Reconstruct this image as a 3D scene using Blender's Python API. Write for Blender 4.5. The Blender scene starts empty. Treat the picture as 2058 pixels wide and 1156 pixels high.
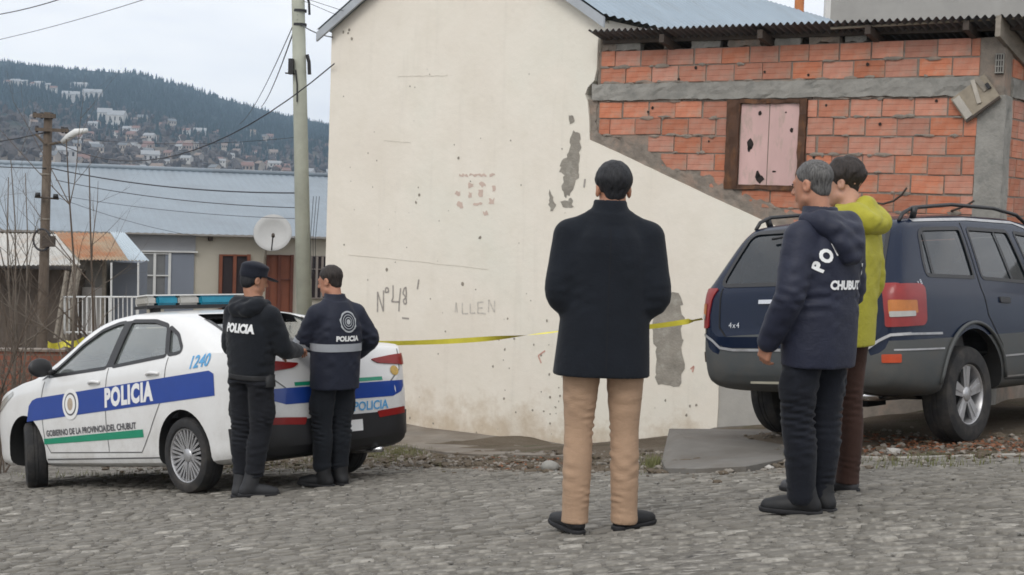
import bpy, bmesh, math, random
import numpy as np
from mathutils import Vector, Matrix, Quaternion
from mathutils.bvhtree import BVHTree
from mathutils.geometry import delaunay_2d_cdt

random.seed(7)
rng = np.random.default_rng(7)
scn = bpy.context.scene
COL = scn.collection
R = math.radians

# ------------------------------------------------------------------ camera, sky, sun, exposure
F_PX, CX, CY = 2900.0, 1029.0, 578.0          # photograph pixels
CAM_Z, PITCH, ROLL = 1.57, math.atan(178.0 / 2900.0), R(2.0)
FWD = Vector((0, math.cos(PITCH), -math.sin(PITCH)))
UP0 = Vector((0, math.sin(PITCH), math.cos(PITCH)))
RT0 = Vector((1, 0, 0))
RT = RT0 * math.cos(ROLL) + UP0 * math.sin(ROLL)
UPV = UP0 * math.cos(ROLL) - RT0 * math.sin(ROLL)
CAMP = Vector((0, 0, CAM_Z))
cam_d = bpy.data.cameras.new('camera')
cam = bpy.data.objects.new('camera', cam_d)
COL.objects.link(cam)
cam.matrix_world = Matrix(((RT.x, UPV.x, -FWD.x, 0), (RT.y, UPV.y, -FWD.y, 0), (RT.z, UPV.z, -FWD.z, CAM_Z), (0, 0, 0, 1)))
cam_d.sensor_width = 36.0
cam_d.lens = 36.0 * F_PX / 2058.0
cam_d.clip_start = 0.1
cam_d.clip_end = 9000.0
cam_d.dof.use_dof = False
scn.camera = cam

SUN_EL, SUN_AZ = 46.0, 200.0                   # azimuth clockwise from +Y: behind the camera, a little left
world = bpy.data.worlds.new('World')
scn.world = world
world.use_nodes = True
nt = world.node_tree
nt.nodes.clear()
w_out = nt.nodes.new('ShaderNodeOutputWorld')
w_bg = nt.nodes.new('ShaderNodeBackground')
sky = nt.nodes.new('ShaderNodeTexSky')
sky.sky_type = 'NISHITA'
sky.sun_disc = False
sky.sun_elevation = R(SUN_EL)
sky.sun_rotation = R(SUN_AZ)
sky.air_density = 1.0
sky.dust_density = 2.0
w_tc = nt.nodes.new('ShaderNodeTexCoord')
w_map = nt.nodes.new('ShaderNodeMapping')
w_map.inputs['Scale'].default_value = (1.0, 1.0, 4.2)
w_n = nt.nodes.new('ShaderNodeTexNoise')
w_n.inputs['Scale'].default_value = 2.6
w_n.inputs['Detail'].default_value = 5
w_n.inputs['Roughness'].default_value = 0.55
w_cr = nt.nodes.new('ShaderNodeValToRGB')
w_cr.color_ramp.elements[0].position = 0.32
w_cr.color_ramp.elements[0].color = (0.69, 0.715, 0.765, 1)
w_cr.color_ramp.elements[1].position = 0.66
w_cr.color_ramp.elements[1].color = (0.98, 0.97, 0.965, 1)
w_mul = nt.nodes.new('ShaderNodeVectorMath')
w_mul.operation = 'SCALE'
w_mul.inputs['Scale'].default_value = 8.5
w_mix = nt.nodes.new('ShaderNodeMix')
w_mix.data_type = 'RGBA'
w_mix.inputs[0].default_value = 0.97
nt.links.new(w_tc.outputs['Generated'], w_map.inputs['Vector'])
nt.links.new(w_map.outputs['Vector'], w_n.inputs['Vector'])
nt.links.new(w_n.outputs['Fac'], w_cr.inputs['Fac'])
nt.links.new(w_cr.outputs['Color'], w_mul.inputs[0])
nt.links.new(sky.outputs['Color'], w_mix.inputs[6])
nt.links.new(w_mul.outputs['Vector'], w_mix.inputs[7])
nt.links.new(w_mix.outputs[2], w_bg.inputs['Color'])
w_bg.inputs['Strength'].default_value = 0.15
nt.links.new(w_bg.outputs['Background'], w_out.inputs['Surface'])

sun_d = bpy.data.lights.new('sun', 'SUN')
sun_d.energy = 1.1
sun_d.angle = R(24)
sun_d.color = (1.0, 0.965, 0.91)
sun = bpy.data.objects.new('sun', sun_d)
COL.objects.link(sun)
_sd = Vector((math.sin(R(SUN_AZ)) * math.cos(R(SUN_EL)), math.cos(R(SUN_AZ)) * math.cos(R(SUN_EL)), math.sin(R(SUN_EL))))
sun.rotation_euler = _sd.to_track_quat('Z', 'Y').to_euler()
sun.location = _sd * 60

scn.view_settings.view_transform = 'Standard'
scn.view_settings.look = 'None'
scn.view_settings.exposure = 0.10
scn.view_settings.gamma = 1.0
scn.view_settings.use_curve_mapping = False
scn.cycles.filter_width = 1.7
scn.cycles.max_bounces = 8
scn.cycles.transparent_max_bounces = 16
scn.cycles.volume_bounces = 0

# ------------------------------------------------------------------ pixels to places
def ray(px, py):
    return (FWD + RT * ((px - CX) / F_PX) - UPV * ((py - CY) / F_PX))
def at_depth(px, py, d):
    return CAMP + ray(px, py) * d
def at_Y(px, py, Y):
    r = ray(px, py)
    return CAMP + r * (Y / r.y)
def to_px(p):
    v = Vector(p) - CAMP
    d = v.dot(FWD)
    return CX + F_PX * v.dot(RT) / d, CY - F_PX * v.dot(UPV) / d, d
GX, GY, GX0, GY0 = 0.11, -0.12, 0.45, 6.9       # the slope of the street
def plane_z(x, y):
    return GX * (x - GX0) + GY * (y - GY0)
GN = Vector((-GX, -GY, 1)).normalized()
def at_ground(px, py, lift=0.0):
    r = ray(px, py)
    t = (plane_z(0, 0) + lift - CAM_Z) / (r.z - GX * r.x - GY * r.y)
    return CAMP + r * t
WA = at_depth(1200, 406, 16.86)
WB = at_depth(1950, 432, 14.29)
WD = Vector((WB.x - WA.x, WB.y - WA.y, 0)).normalized()     # along the wall, to the right
WN = Vector((WD.y, -WD.x, 0))                                # out of the wall, towards the street
WO = Vector((WA.x, WA.y, 0))
def at_wall(px, py, off=0.0):
    """(u, z) on the plane of the house wall, pushed out by off"""
    r = ray(px, py)
    o = WO + WN * off
    t = (o - CAMP).dot(WN) / r.dot(WN)
    p = CAMP + r * t
    return (p - o).dot(WD), p.z
def wall_p(u, z, off=0.0):
    p = WO + WD * u + WN * off
    return Vector((p.x, p.y, z))

# ------------------------------------------------------------------ mesh helpers
MW = {}
def empty(name, loc=(0, 0, 0), rot=None):
    o = bpy.data.objects.new(name, None)
    COL.objects.link(o)
    m = Matrix.Translation(Vector(loc))
    if rot is not None:
        m = m @ rot.to_4x4()
    o.matrix_world = m
    o.empty_display_size = 0.2
    MW[o] = m.copy()
    return o
def tag(o, label=None, cat=None, group=None, kind=None):
    if label: o['label'] = label
    if cat: o['category'] = cat
    if group: o['group'] = group
    if kind: o['kind'] = kind
    return o
def link_mesh(name, me, parent=None, world_space=True, matrix=None):
    o = bpy.data.objects.new(name, me)
    COL.objects.link(o)
    m = matrix.copy() if matrix is not None else Matrix.Identity(4)
    if parent is not None:
        o.parent = parent
        if world_space:
            o.matrix_parent_inverse = MW[parent].inverted()
            o.matrix_basis = m
            MW[o] = m
        else:
            o.matrix_basis = m
            MW[o] = MW[parent] @ m
    else:
        o.matrix_basis = m
        MW[o] = m
    return o
def mesh(name, V, Fc, mat, smooth=False, midx=None):
    me = bpy.data.meshes.new(name)
    me.from_pydata([tuple(v) for v in V], [], [tuple(f) for f in Fc])
    mats = mat if isinstance(mat, (list, tuple)) else [mat]
    for m in mats:
        me.materials.append(m)
    if midx is not None:
        me.polygons.foreach_set('material_index', np.asarray(midx, dtype=np.int32))
    if smooth:
        me.polygons.foreach_set('use_smooth', np.ones(len(me.polygons), dtype=bool))
    me.update()
    return me
def obj(name, V, Fc, mat, parent=None, smooth=False, world_space=True, matrix=None, midx=None):
    return link_mesh(name, mesh(name, V, Fc, mat, smooth, midx), parent, world_space, matrix)
class MB:
    """collects shapes for one mesh"""
    def __init__(s):
        s.V, s.F, s.M = [], [], []
    def add(s, V, Fc, mi=0):
        b = len(s.V)
        s.V += [Vector(v) for v in V]
        s.F += [tuple(i + b for i in f) for f in Fc]
        s.M += [mi] * len(Fc)
        return s
    def box(s, c, size, rot=None, mi=0):
        sx, sy, sz = size[0] / 2, size[1] / 2, size[2] / 2
        P = [Vector((x, y, z)) for x in (-sx, sx) for y in (-sy, sy) for z in (-sz, sz)]
        if rot is not None:
            P = [rot @ p for p in P]
        c = Vector(c)
        return s.add([p + c for p in P], [(0, 1, 3, 2), (4, 6, 7, 5), (0, 4, 5, 1), (2, 3, 7, 6), (0, 2, 6, 4), (1, 5, 7, 3)], mi)
    def obox(s, o, a, b, c, mi=0):
        """a box from a corner and three edge vectors"""
        o, a, b, c = Vector(o), Vector(a), Vector(b), Vector(c)
        P = [o, o + a, o + a + b, o + b, o + c, o + a + c, o + a + b + c, o + b + c]
        Fc = [(0, 3, 2, 1), (4, 5, 6, 7), (0, 1, 5, 4), (1, 2, 6, 5), (2, 3, 7, 6), (3, 0, 4, 7)]
        if a.cross(b).dot(c) < 0:
            Fc = [f[::-1] for f in Fc]
        return s.add(P, Fc, mi)
    def tube(s, pts, r, n=8, caps=True, mi=0, flat=None):
        pts = [Vector(p) for p in pts]
        rs = r if isinstance(r, (list, tuple, np.ndarray)) else [r] * len(pts)
        V, Fc = [], []
        t0 = (pts[1] - pts[0]).normalized()
        a = t0.orthogonal().normalized()
        for i, p in enumerate(pts):
            t = (pts[min(i + 1, len(pts) - 1)] - pts[max(i - 1, 0)])
            if t.length < 1e-9: t = t0
            t = t.normalized()
            a = (a - t * a.dot(t))
            a = a.normalized() if a.length > 1e-6 else t.orthogonal().normalized()
            b = t.cross(a)
            for k in range(n):
                g = 2 * math.pi * k / n
                V.append(p + (a * math.cos(g) + b * math.sin(g)) * float(rs[i]))
        for i in range(len(pts) - 1):
            for k in range(n):
                k2 = (k + 1) % n
                Fc.append((i * n + k, i * n + k2, (i + 1) * n + k2, (i + 1) * n + k))
        if caps:
            Fc.append(tuple(range(n - 1, -1, -1)))
            Fc.append(tuple((len(pts) - 1) * n + k for k in range(n)))
        return s.add(V, Fc, mi)
    def lathe(s, prof, M=None, n=24, mi=0, close=False):
        """profile (r, h) about local z"""
        V, Fc = [], []
        for (r, h) in prof:
            for k in range(n):
                g = 2 * math.pi * k / n
                V.append(Vector((r * math.cos(g), r * math.sin(g), h)))
        L = len(prof)
        for i in range(L - 1 + (1 if close else 0)):
            j = (i + 1) % L
            for k in range(n):
                k2 = (k + 1) % n
                Fc.append((i * n + k, i * n + k2, j * n + k2, j * n + k))
        if M is not None:
            V = [M @ v for v in V]
        return s.add(V, Fc, mi)
    def prism(s, poly, ext, mi=0, frame=None):
        """poly of 3D points (planar), extruded by vector ext; fine for concave outlines"""
        P = [Vector(p) for p in poly]
        ext = Vector(ext)
        n = len(P)
        nrm = Vector((0, 0, 0))
        for i in range(n):
            nrm += P[i].cross(P[(i + 1) % n])
        if nrm.dot(ext) > 0:
            P = P[::-1]
        V = P + [p + ext for p in P]
        Fc = [tuple(range(n)), tuple(range(2 * n - 1, n - 1, -1))]
        Fc += [(i, i + n, (i + 1) % n + n, (i + 1) % n) for i in range(n)]
        return s.add(V, Fc, mi)
    def build(s, name, mat, parent=None, smooth=False, world_space=True, matrix=None):
        return obj(name, s.V, s.F, mat, parent, smooth, world_space, matrix, s.M if isinstance(mat, (list, tuple)) else None)
def autosmooth(o, ang=35):
    """smooth faces with the sharp edges kept"""
    me = o.data
    bm = bmesh.new(); bm.from_mesh(me)
    a = R(ang)
    for f in bm.faces: f.smooth = True
    for e in bm.edges:
        e.smooth = not (len(e.link_faces) != 2 or e.calc_face_angle(0) > a)
    bm.to_mesh(me); bm.free()
    return o
def ico_stone(seed, sub=1, rough=0.25, flat=0.7):
    bm = bmesh.new()
    bmesh.ops.create_icosphere(bm, subdivisions=sub, radius=1.0)
    rr = np.random.default_rng(seed)
    for v in bm.verts:
        v.co *= 1 + rr.uniform(-rough, rough)
        v.co.z *= flat
    V = [v.co.copy() for v in bm.verts]
    Fc = [tuple(l.index for l in f.verts) for f in bm.faces]
    bm.free()
    return V, Fc
def vnoise(P, seed=0):
    """cheap smooth 3D noise in about -1..1; P is (..., 3)"""
    r = np.random.default_rng(seed)
    out = 0
    for k in range(6):
        d = r.normal(size=3); d /= np.linalg.norm(d)
        d2 = r.normal(size=3); d2 /= np.linalg.norm(d2)
        ph = r.uniform(0, 6.28, 2)
        out = out + np.sin(P @ d * (2.2 + .9 * k) + ph[0] + 1.3 * np.sin(P @ d2 * (1.7 + .6 * k) + ph[1]))
    return out / 3.0
_VT = {}
def value_noise2(x, y, seed=0):
    x = np.asarray(x, float); y = np.asarray(y, float)
    if seed not in _VT: _VT[seed] = np.random.default_rng(seed).uniform(-1, 1, (256, 256))
    T = _VT[seed]
    xi = np.floor(x).astype(int); yi = np.floor(y).astype(int)
    fx = x - xi; fy = y - yi
    fx = fx * fx * (3 - 2 * fx); fy = fy * fy * (3 - 2 * fy)
    a = T[xi % 256, yi % 256]; b = T[(xi + 1) % 256, yi % 256]
    c = T[xi % 256, (yi + 1) % 256]; d = T[(xi + 1) % 256, (yi + 1) % 256]
    return (a * (1 - fx) + b * fx) * (1 - fy) + (c * (1 - fx) + d * fx) * fy
def fbm2(x, y, seed=0, oct=4):
    s, a, t = 0, 1.0, 0
    for o in range(oct):
        s = s + a * value_noise2(x * 2 ** o, y * 2 ** o, seed + o); t += a; a *= .5
    return s / t
def cdt_fill(outline, step=None, holes=()):
    """triangulate a 2D outline, with inner grid points step apart"""
    pts = [Vector(p) for p in outline]
    loops = [list(range(len(pts)))]
    for h in holes:
        b = len(pts)
        pts += [Vector(p) for p in h]
        loops.append(list(range(b, len(pts))))
    edges = [(L[i], L[(i + 1) % len(L)]) for L in loops for i in range(len(L))]
    if step:
        xs = [p.x for p in pts]; ys = [p.y for p in pts]
        nb = len(pts)
        def inside(x, y):
            c = False
            for L in loops:
                for i in range(len(L)):
                    a, b2 = pts[L[i]], pts[L[(i + 1) % len(L)]]
                    if (a.y > y) != (b2.y > y) and x < (b2.x - a.x) * (y - a.y) / (b2.y - a.y) + a.x:
                        c = not c
            return c
        gx = np.arange(min(xs) + step / 2, max(xs), step)
        gy = np.arange(min(ys) + step / 2, max(ys), step)
        for x in gx:
            for y in gy:
                if inside(x, y): pts.append(Vector((x, y)))
    V, E, Fc, *_ = delaunay_2d_cdt(pts, edges, [], 1 if not holes else 3, 1e-6)
    return [tuple(v) for v in V], [tuple(f) for f in Fc]
def resample(poly, step, closed=True):
    out = []
    n = len(poly)
    for i in range(n if closed else n - 1):
        a, b = Vector(poly[i]), Vector(poly[(i + 1) % n])
        k = max(1, int(math.ceil((b - a).length / step)))
        for j in range(k):
            out.append(a + (b - a) * (j / k))
    if not closed: out.append(Vector(poly[-1]))
    return out
def round_poly(poly, r, n=4):
    """2D outline with its corners rounded by about r"""
    out = []
    N = len(poly)
    for i in range(N):
        p0, p1, p2 = Vector(poly[i - 1]), Vector(poly[i]), Vector(poly[(i + 1) % N])
        a, b = p0 - p1, p2 - p1
        d = min(r, a.length * .45, b.length * .45)
        A, B = p1 + a.normalized() * d, p1 + b.normalized() * d
        for k in range(n + 1):
            t = k / n
            out.append(A * (1 - t) ** 2 + p1 * (2 * t * (1 - t)) + B * t * t)
    return out
def text2d(s, size=1.0, bold=0.0, shear=0.0, align='CENTER', spacing=1.0):
    c = bpy.data.curves.new('t', 'FONT')
    c.body = s; c.size = size; c.offset = bold; c.shear = shear
    c.align_x = align; c.align_y = 'CENTER'
    c.resolution_u = 3; c.space_character = spacing
    o = bpy.data.objects.new('t', c)
    COL.objects.link(o)
    dg = bpy.context.evaluated_depsgraph_get()
    me = bpy.data.meshes.new_from_object(o.evaluated_get(dg))
    bm = bmesh.new(); bm.from_mesh(me)
    bmesh.ops.triangulate(bm, faces=bm.faces[:])
    V = [(v.co.x, v.co.y) for v in bm.verts]
    Fc = [tuple(v.index for v in f.verts) for f in bm.faces]
    bm.free()
    bpy.data.objects.remove(o); bpy.data.curves.remove(c); bpy.data.meshes.remove(me)
    return V, Fc
def boolean(me, cutters, solver='EXACT'):
    """me minus every cutter mesh, applied one after another"""
    o = bpy.data.objects.new('b', me)
    COL.objects.link(o)
    cs = []
    for c in cutters:
        co = bpy.data.objects.new('c', c)
        COL.objects.link(co); cs.append(co)
        m = o.modifiers.new('b', 'BOOLEAN')
        m.operation = 'DIFFERENCE'; m.solver = solver; m.object = co
        m.material_mode = 'TRANSFER' if hasattr(m, 'material_mode') else m.material_mode
    dg = bpy.context.evaluated_depsgraph_get()
    out = bpy.data.meshes.new_from_object(o.evaluated_get(dg))
    for co in cs: bpy.data.objects.remove(co)
    bpy.data.objects.remove(o)
    return out

# ------------------------------------------------------------------ materials
def lin(c):
    """sRGB 0-255 to linear"""
    out = []
    for v in c:
        v = v / 255.0
        out.append(v / 12.92 if v <= .04045 else ((v + .055) / 1.055) ** 2.4)
    return tuple(out)
class NT:
    def __init__(s, name):
        s.m = bpy.data.materials.new(name)
        s.m.use_nodes = True
        s.t = s.m.node_tree
        s.bsdf = s.t.nodes['Principled BSDF']
        s.out = s.t.nodes['Material Output']
        s.tc = None
    def n(s, typ, **kw):
        nd = s.t.nodes.new(typ)
        for k, v in kw.items(): setattr(nd, k, v)
        return nd
    def l(s, a, b): s.t.links.new(a, b)
    def coord(s, which='Object', scale=(1, 1, 1)):
        if s.tc is None: s.tc = s.n('ShaderNodeTexCoord')
        if tuple(scale) == (1, 1, 1): return s.tc.outputs[which]
        mp = s.n('ShaderNodeMapping')
        mp.inputs['Scale'].default_value = scale
        s.l(s.tc.outputs[which], mp.inputs['Vector'])
        return mp.outputs['Vector']
    def noise(s, scale, detail=4, rough=.55, vec=None, dist=0.0):
        nd = s.n('ShaderNodeTexNoise')
        nd.inputs['Scale'].default_value = scale
        nd.inputs['Detail'].default_value = detail
        nd.inputs['Roughness'].default_value = rough
        nd.inputs['Distortion'].default_value = dist
        s.l(vec if vec is not None else s.coord(), nd.inputs['Vector'])
        return nd.outputs['Fac']
    def ramp(s, fac, stops):
        cr = s.n('ShaderNodeValToRGB')
        e = cr.color_ramp.elements
        while len(e) < len(stops): e.new(0.5)
        for i, (p, c) in enumerate(stops):
            e[i].position = p
            c = c if isinstance(c, (tuple, list)) else (c, c, c)
            e[i].color = (c[0], c[1], c[2], 1)
        s.l(fac, cr.inputs['Fac'])
        return cr.outputs['Color']
    def mix(s, fac, a, b, mode='MIX'):
        mx = s.n('ShaderNodeMix', data_type='RGBA', blend_type=mode)
        for i, v in ((0, fac), (6, a), (7, b)):
            if isinstance(v, (int, float)): mx.inputs[i].default_value = v
            elif isinstance(v, (tuple, list)): mx.inputs[i].default_value = (v[0], v[1], v[2], 1)
            else: s.l(v, mx.inputs[i])
        return mx.outputs[2]
    def math(s, op, a, b=0.0):
        m = s.n('ShaderNodeMath', operation=op)
        for i, v in ((0, a), (1, b)):
            if isinstance(v, (int, float)): m.inputs[i].default_value = v
            else: s.l(v, m.inputs[i])
        return m.outputs[0]
    def set(s, **kw):
        for k, v in kw.items():
            k = {'color': 'Base Color', 'rough': 'Roughness', 'metal': 'Metallic', 'spec': 'Specular IOR Level', 'coat': 'Coat Weight', 'normal': 'Normal', 'sheen': 'Sheen Weight', 'sss': 'Subsurface Weight', 'coat_rough': 'Coat Roughness', 'alpha': 'Alpha'}[k]
            i = s.bsdf.inputs[k]
            if isinstance(v, (int, float)): i.default_value = v
            elif isinstance(v, (tuple, list)): i.default_value = (v[0], v[1], v[2], 1)
            else: s.l(v, i)
        return s
    def bump(s, h, strength=.3, dist=.01):
        b = s.n('ShaderNodeBump')
        b.inputs['Strength'].default_value = strength
        b.inputs['Distance'].default_value = dist
        s.l(h, b.inputs['Height'])
        s.l(b.outputs['Normal'], s.bsdf.inputs['Normal'])
        return s
def mul(c, k): return tuple(min(1.0, v * k) for v in c[:3])
def pm(name, col, rough=.7, var=.18, scale=6.0, bump=.0, bscale=60.0, bdist=.004, metal=0.0, spec=.5, coat=0.0, rnd=0.0, vec=(1, 1, 1), dirt=None, sheen=0.0):
    """plain procedural material: base colour with two scales of noise, optional bump, dirt patches and per-object shift"""
    t = NT(name)
    v = t.coord('Object', vec)
    n1 = t.noise(scale, 5, .6, v)
    c = t.ramp(n1, [(.25, mul(col, 1 - var)), (.75, mul(col, 1 + var))])
    n2 = t.noise(scale * 7.3, 3, .6, v)
    c = t.mix(t.math('MULTIPLY', n2, var * .9), c, mul(col, .55))
    if dirt:
        dc, dscale, dlo, dhi, amt = dirt
        d = t.ramp(t.noise(dscale, 5, .65, v), [(dlo, 0.0), (dhi, 1.0)])
        c = t.mix(t.math('MULTIPLY', d, amt), c, dc)
    if rnd:
        oi = t.n('ShaderNodeObjectInfo')
        hv = t.n('ShaderNodeHueSaturation')
        t.l(t.math('ADD', t.math('MULTIPLY', oi.outputs['Random'], rnd), 1 - rnd / 2), hv.inputs['Value'])
        rr = t.n('ShaderNodeMath', operation='FRACT'); t.l(t.math('MULTIPLY', oi.outputs['Random'], 7.13), rr.inputs[0])
        t.l(t.math('ADD', t.math('MULTIPLY', rr.outputs[0], rnd * .6), 1 - rnd * .3), hv.inputs['Saturation'])
        t.l(c, hv.inputs['Color'])
        c = hv.outputs['Color']
    t.set(color=c, rough=rough, metal=metal, spec=spec, coat=coat, sheen=sheen)
    if bump: t.bump(t.noise(bscale, 4, .6, v), bump, bdist)
    return t.m
def flatm(name, col, rough=.6, **kw):
    return pm(name, col, rough, var=.06, scale=9, **kw)
# ------------------------------------------------------------------ materials of the setting
M = {}
def wall_paint():
    t = NT('cream_wall_paint')
    v = t.coord('Object')
    a = t.ramp(t.noise(.55, 5, .6, v), [(.3, (.75, .69, .60)), (.55, (.795, .745, .655)), (.75, (.755, .73, .64))])
    a = t.mix(t.math('MULTIPLY', t.ramp(t.noise(2.6, 6, .65, v), [(.45, 0.0), (.7, 1.0)]), .35), a, (.68, .63, .53))
    # grey smears and fine speckle of old paint
    sm = t.ramp(t.noise(5.5, 6, .7, t.coord('Object', (1, 1, .55))), [(.6, 0.0), (.72, 1.0)])
    a = t.mix(t.math('MULTIPLY', sm, .14), a, (.50, .47, .42))
    # rain streaks
    rs = t.ramp(t.noise(7.0, 5, .65, t.coord('Object', (1, 1, .07))), [(.56, 0.0), (.75, 1.0)])
    a = t.mix(t.math('MULTIPLY', rs, .22), a, (.55, .51, .44))
    # splashed earth, in patches, along the foot of the wall
    sep = t.n('ShaderNodeSeparateXYZ'); t.l(v, sep.inputs[0])
    foot = t.n('ShaderNodeMapRange'); t.l(sep.outputs[2], foot.inputs[0])
    foot.inputs[1].default_value = -1.35; foot.inputs[2].default_value = -.45
    foot.inputs[3].default_value = .33; foot.inputs[4].default_value = -.12
    f2 = t.math('ADD', t.noise(3.0, 6, .7, v), foot.outputs[0])
    a = t.mix(t.math('MULTIPLY', t.ramp(f2, [(.56, 0.0), (.85, 1.0)]), .6), a, (.44, .33, .21))
    t.set(color=a, rough=.85, spec=.25)
    h = t.math('ADD', t.noise(9, 5, .6, v), t.math('MULTIPLY', t.noise(90, 3, .6, v), .25))
    t.bump(h, .35, .012)
    return t.m
M['paint'] = wall_paint()
M['render_grey'] = pm('grey_render', (.30, .275, .235), .9, .3, 5, .6, 40, .012, dirt=((.42, .40, .35), 9, .5, .7, .6))
M['mortar'] = pm('mortar', (.25, .215, .18), .92, .3, 8, .7, 55, .01, dirt=((.33, .20, .14), 4, .5, .72, .5))
M['concrete'] = pm('concrete', (.285, .275, .25), .9, .22, 4, .6, 35, .012, dirt=((.18, .18, .165), 7, .5, .68, .7))
M['concrete2'] = pm('grey_block_wall', (.34, .335, .32), .9, .14, 1.1, .3, 20, .01)
M['apron'] = pm('trodden_concrete', (.215, .19, .16), .92, .25, 2.2, .5, 45, .008, dirt=((.15, .12, .09), 1.6, .45, .65, .8))
M['brick'] = pm('clay_brick', (.50, .205, .13), .8, .22, 9, .45, 70, .004, rnd=.36, dirt=((.36, .27, .21), 5, .48, .70, .75))
M['brick_hole'] = pm('brick_hole', (.03, .022, .018), .95, .2)
M['rust'] = pm('rusty_wood', (.085, .04, .022), .8, .45, 9, .6, 60, .006, vec=(1, 1, .35), dirt=((.20, .085, .03), 7, .5, .7, .8))
M['pink'] = pm('pink_sheet', (.60, .40, .375), .6, .14, 3, .3, 30, .003, vec=(1, 1, .35), dirt=((.42, .32, .27), 9, .52, .64, .75))
M['hole'] = pm('rust_hole', (.025, .018, .016), .9, .3)
M['tin'] = pm('galvanised_roof', (.27, .335, .395), .5, .12, 1.2, .12, 30, .003, metal=.0, vec=(1, 1, 1), dirt=((.22, .25, .27), 2.5, .5, .75, .5))
M['tin_dark'] = pm('weathered_tin', (.12, .125, .13), .6, .3, 2.5, .2, 30, .003, dirt=((.17, .10, .06), 3, .55, .75, .6))
M['wood_grey'] = pm('grey_timber', (.27, .24, .20), .85, .25, 5, .5, 50, .004, vec=(1, 1, 4))
M['wood_dark'] = pm('dark_timber', (.07, .055, .045), .85, .3, 6, .4, 40, .004)
M['wood_pale'] = pm('weathered_board', (.33, .285, .22), .85, .3, 8, .5, 60, .004)
M['white_trim'] = pm('white_paint', (.70, .70, .68), .6, .1, 4)
M['orange_pipe'] = pm('orange_pipe', (.48, .17, .055), .6, .2, 6)
M['black'] = pm('black_plastic', (.02, .02, .022), .5, .2, 6)
M['wire'] = pm('cable', (.035, .037, .045), .6, .2, 6)
M['yellow'] = pm('yellow_tape', (.72, .64, .07), .5, .12, 8)

# ------------------------------------------------------------------ ground and street
def softplus(v, s):
    return s * np.log1p(np.exp(np.clip(np.asarray(v, float) / s, -60, 60)))
def base_z(x, y):
    x = np.asarray(x, float); y = np.asarray(y, float)
    z = GX * (x - GX0) + GY * (y - GY0)
    z = z + .03 * softplus(-2.6 - x, .25)
    z = -2.85 + softplus(z + 2.85, .22)
    z = 1.4 - softplus(1.4 - z, .2)
    far = np.clip((y - 60) / 240.0, 0, 1)
    z = z * (1 - far) + far * -16
    far2 = np.clip((y - 300) / 2500.0, 0, 1)
    z = z - far2 * 24
    back = np.clip((-y - 5) / 40.0, 0, 1)
    return z * (1 - back) + back * 1.0
def gz(x, y): return float(base_z(x, y))
_EDGE_PX = [(-420, 945), (0, 945), (330, 945), (560, 940), (740, 934), (1000, 945), (1340, 948), (1520, 944), (1700, 924), (2058, 915), (2500, 905)]
_E = sorted([(at_ground(*p).x, at_ground(*p).y) for p in _EDGE_PX])
_EX = np.array([-30.0] + [e[0] for e in _E] + [12.0]); _EY = np.array([30.0] + [e[1] for e in _E] + [_E[-1][1] - 2.0])
def edge_y(x):
    x = np.asarray(x, float)
    return np.interp(x, _EX, _EY) + .16 * fbm2(x * 1.4 + 9, x * 0 + 3, 5, 4)
JEEP_PHI, JEEP_LIFT = 44.5, .11
_jr = at_ground(1936, 889)
JRR = (_jr.x, _jr.y); JSV = (math.cos(R(JEEP_PHI)), -math.sin(R(JEEP_PHI)))
def ground_z(x, y):
    z = base_z(x, y)
    e = np.clip((np.asarray(y) - edge_y(x)) / .35, 0, 1)
    nz = .020 * fbm2(np.asarray(x) * 2.1, np.asarray(y) * 2.1, 11, 4) + .012 * fbm2(np.asarray(x) * 9, np.asarray(y) * 9, 21, 3)
    du = (np.asarray(x) - WO.x) * WN.x + (np.asarray(y) - WO.y) * WN.y
    uu = (np.asarray(x) - WO.x) * WD.x + (np.asarray(y) - WO.y) * WD.y
    dip = .16 * np.exp(-(du / 1.3) ** 2) * np.exp(-((uu - .4) / 1.1) ** 4)
    jx, jy = np.asarray(x) - JRR[0], np.asarray(y) - JRR[1]
    js = -(jx * JSV[0] + jy * JSV[1]); jl = jx * -JSV[1] + jy * JSV[0]
    rise = JEEP_LIFT * np.clip(js / 1.6, 0, 1) * np.clip((jl + .9) / .6, 0, 1) * np.clip((2.35 - js) / .5, 0, 1) * np.clip((5.5 - jl), 0, 1)
    dip = dip - rise
    near = np.clip(1 - (np.asarray(y) - 40) / 20, 0, 1)
    return z - .045 * (1 - e) + nz * e * near - dip
def dirt_mat():
    t = NT('earth')
    v = t.coord('Object')
    c = t.ramp(t.noise(.9, 6, .65, v), [(.3, (.09, .07, .05)), (.5, (.135, .108, .08)), (.72, (.17, .148, .118))])
    c = t.mix(t.ramp(t.noise(1.9, 5, .6, v), [(.56, 0.0), (.68, .7)]), c, (.085, .088, .045))
    c = t.mix(t.ramp(t.noise(38, 3, .7, v), [(.6, 0.0), (.7, .7)]), c, (.30, .28, .25))
    t.set(color=c, rough=.95, spec=.15)
    t.bump(t.math('ADD', t.noise(14, 5, .7, v), t.math('MULTIPLY', t.noise(60, 4, .7, v), .6)), .8, .03)
    return t.m
M['earth'] = dirt_mat()
def axis(segs):
    out = []
    for a, b, n in segs:
        out += list(np.linspace(a, b, n, endpoint=False))
    return np.array(out + [segs[-1][1]])
ax = axis([(-4000, -400, 10), (-400, -40, 14), (-40, -8, 24), (-8, 8, 150), (8, 40, 24), (40, 400, 14), (400, 4000, 10)])
ay = axis([(-60, -4, 10), (-4, 8, 14), (8, 18, 100), (18, 40, 30), (40, 400, 30), (400, 4500, 16)])
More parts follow.
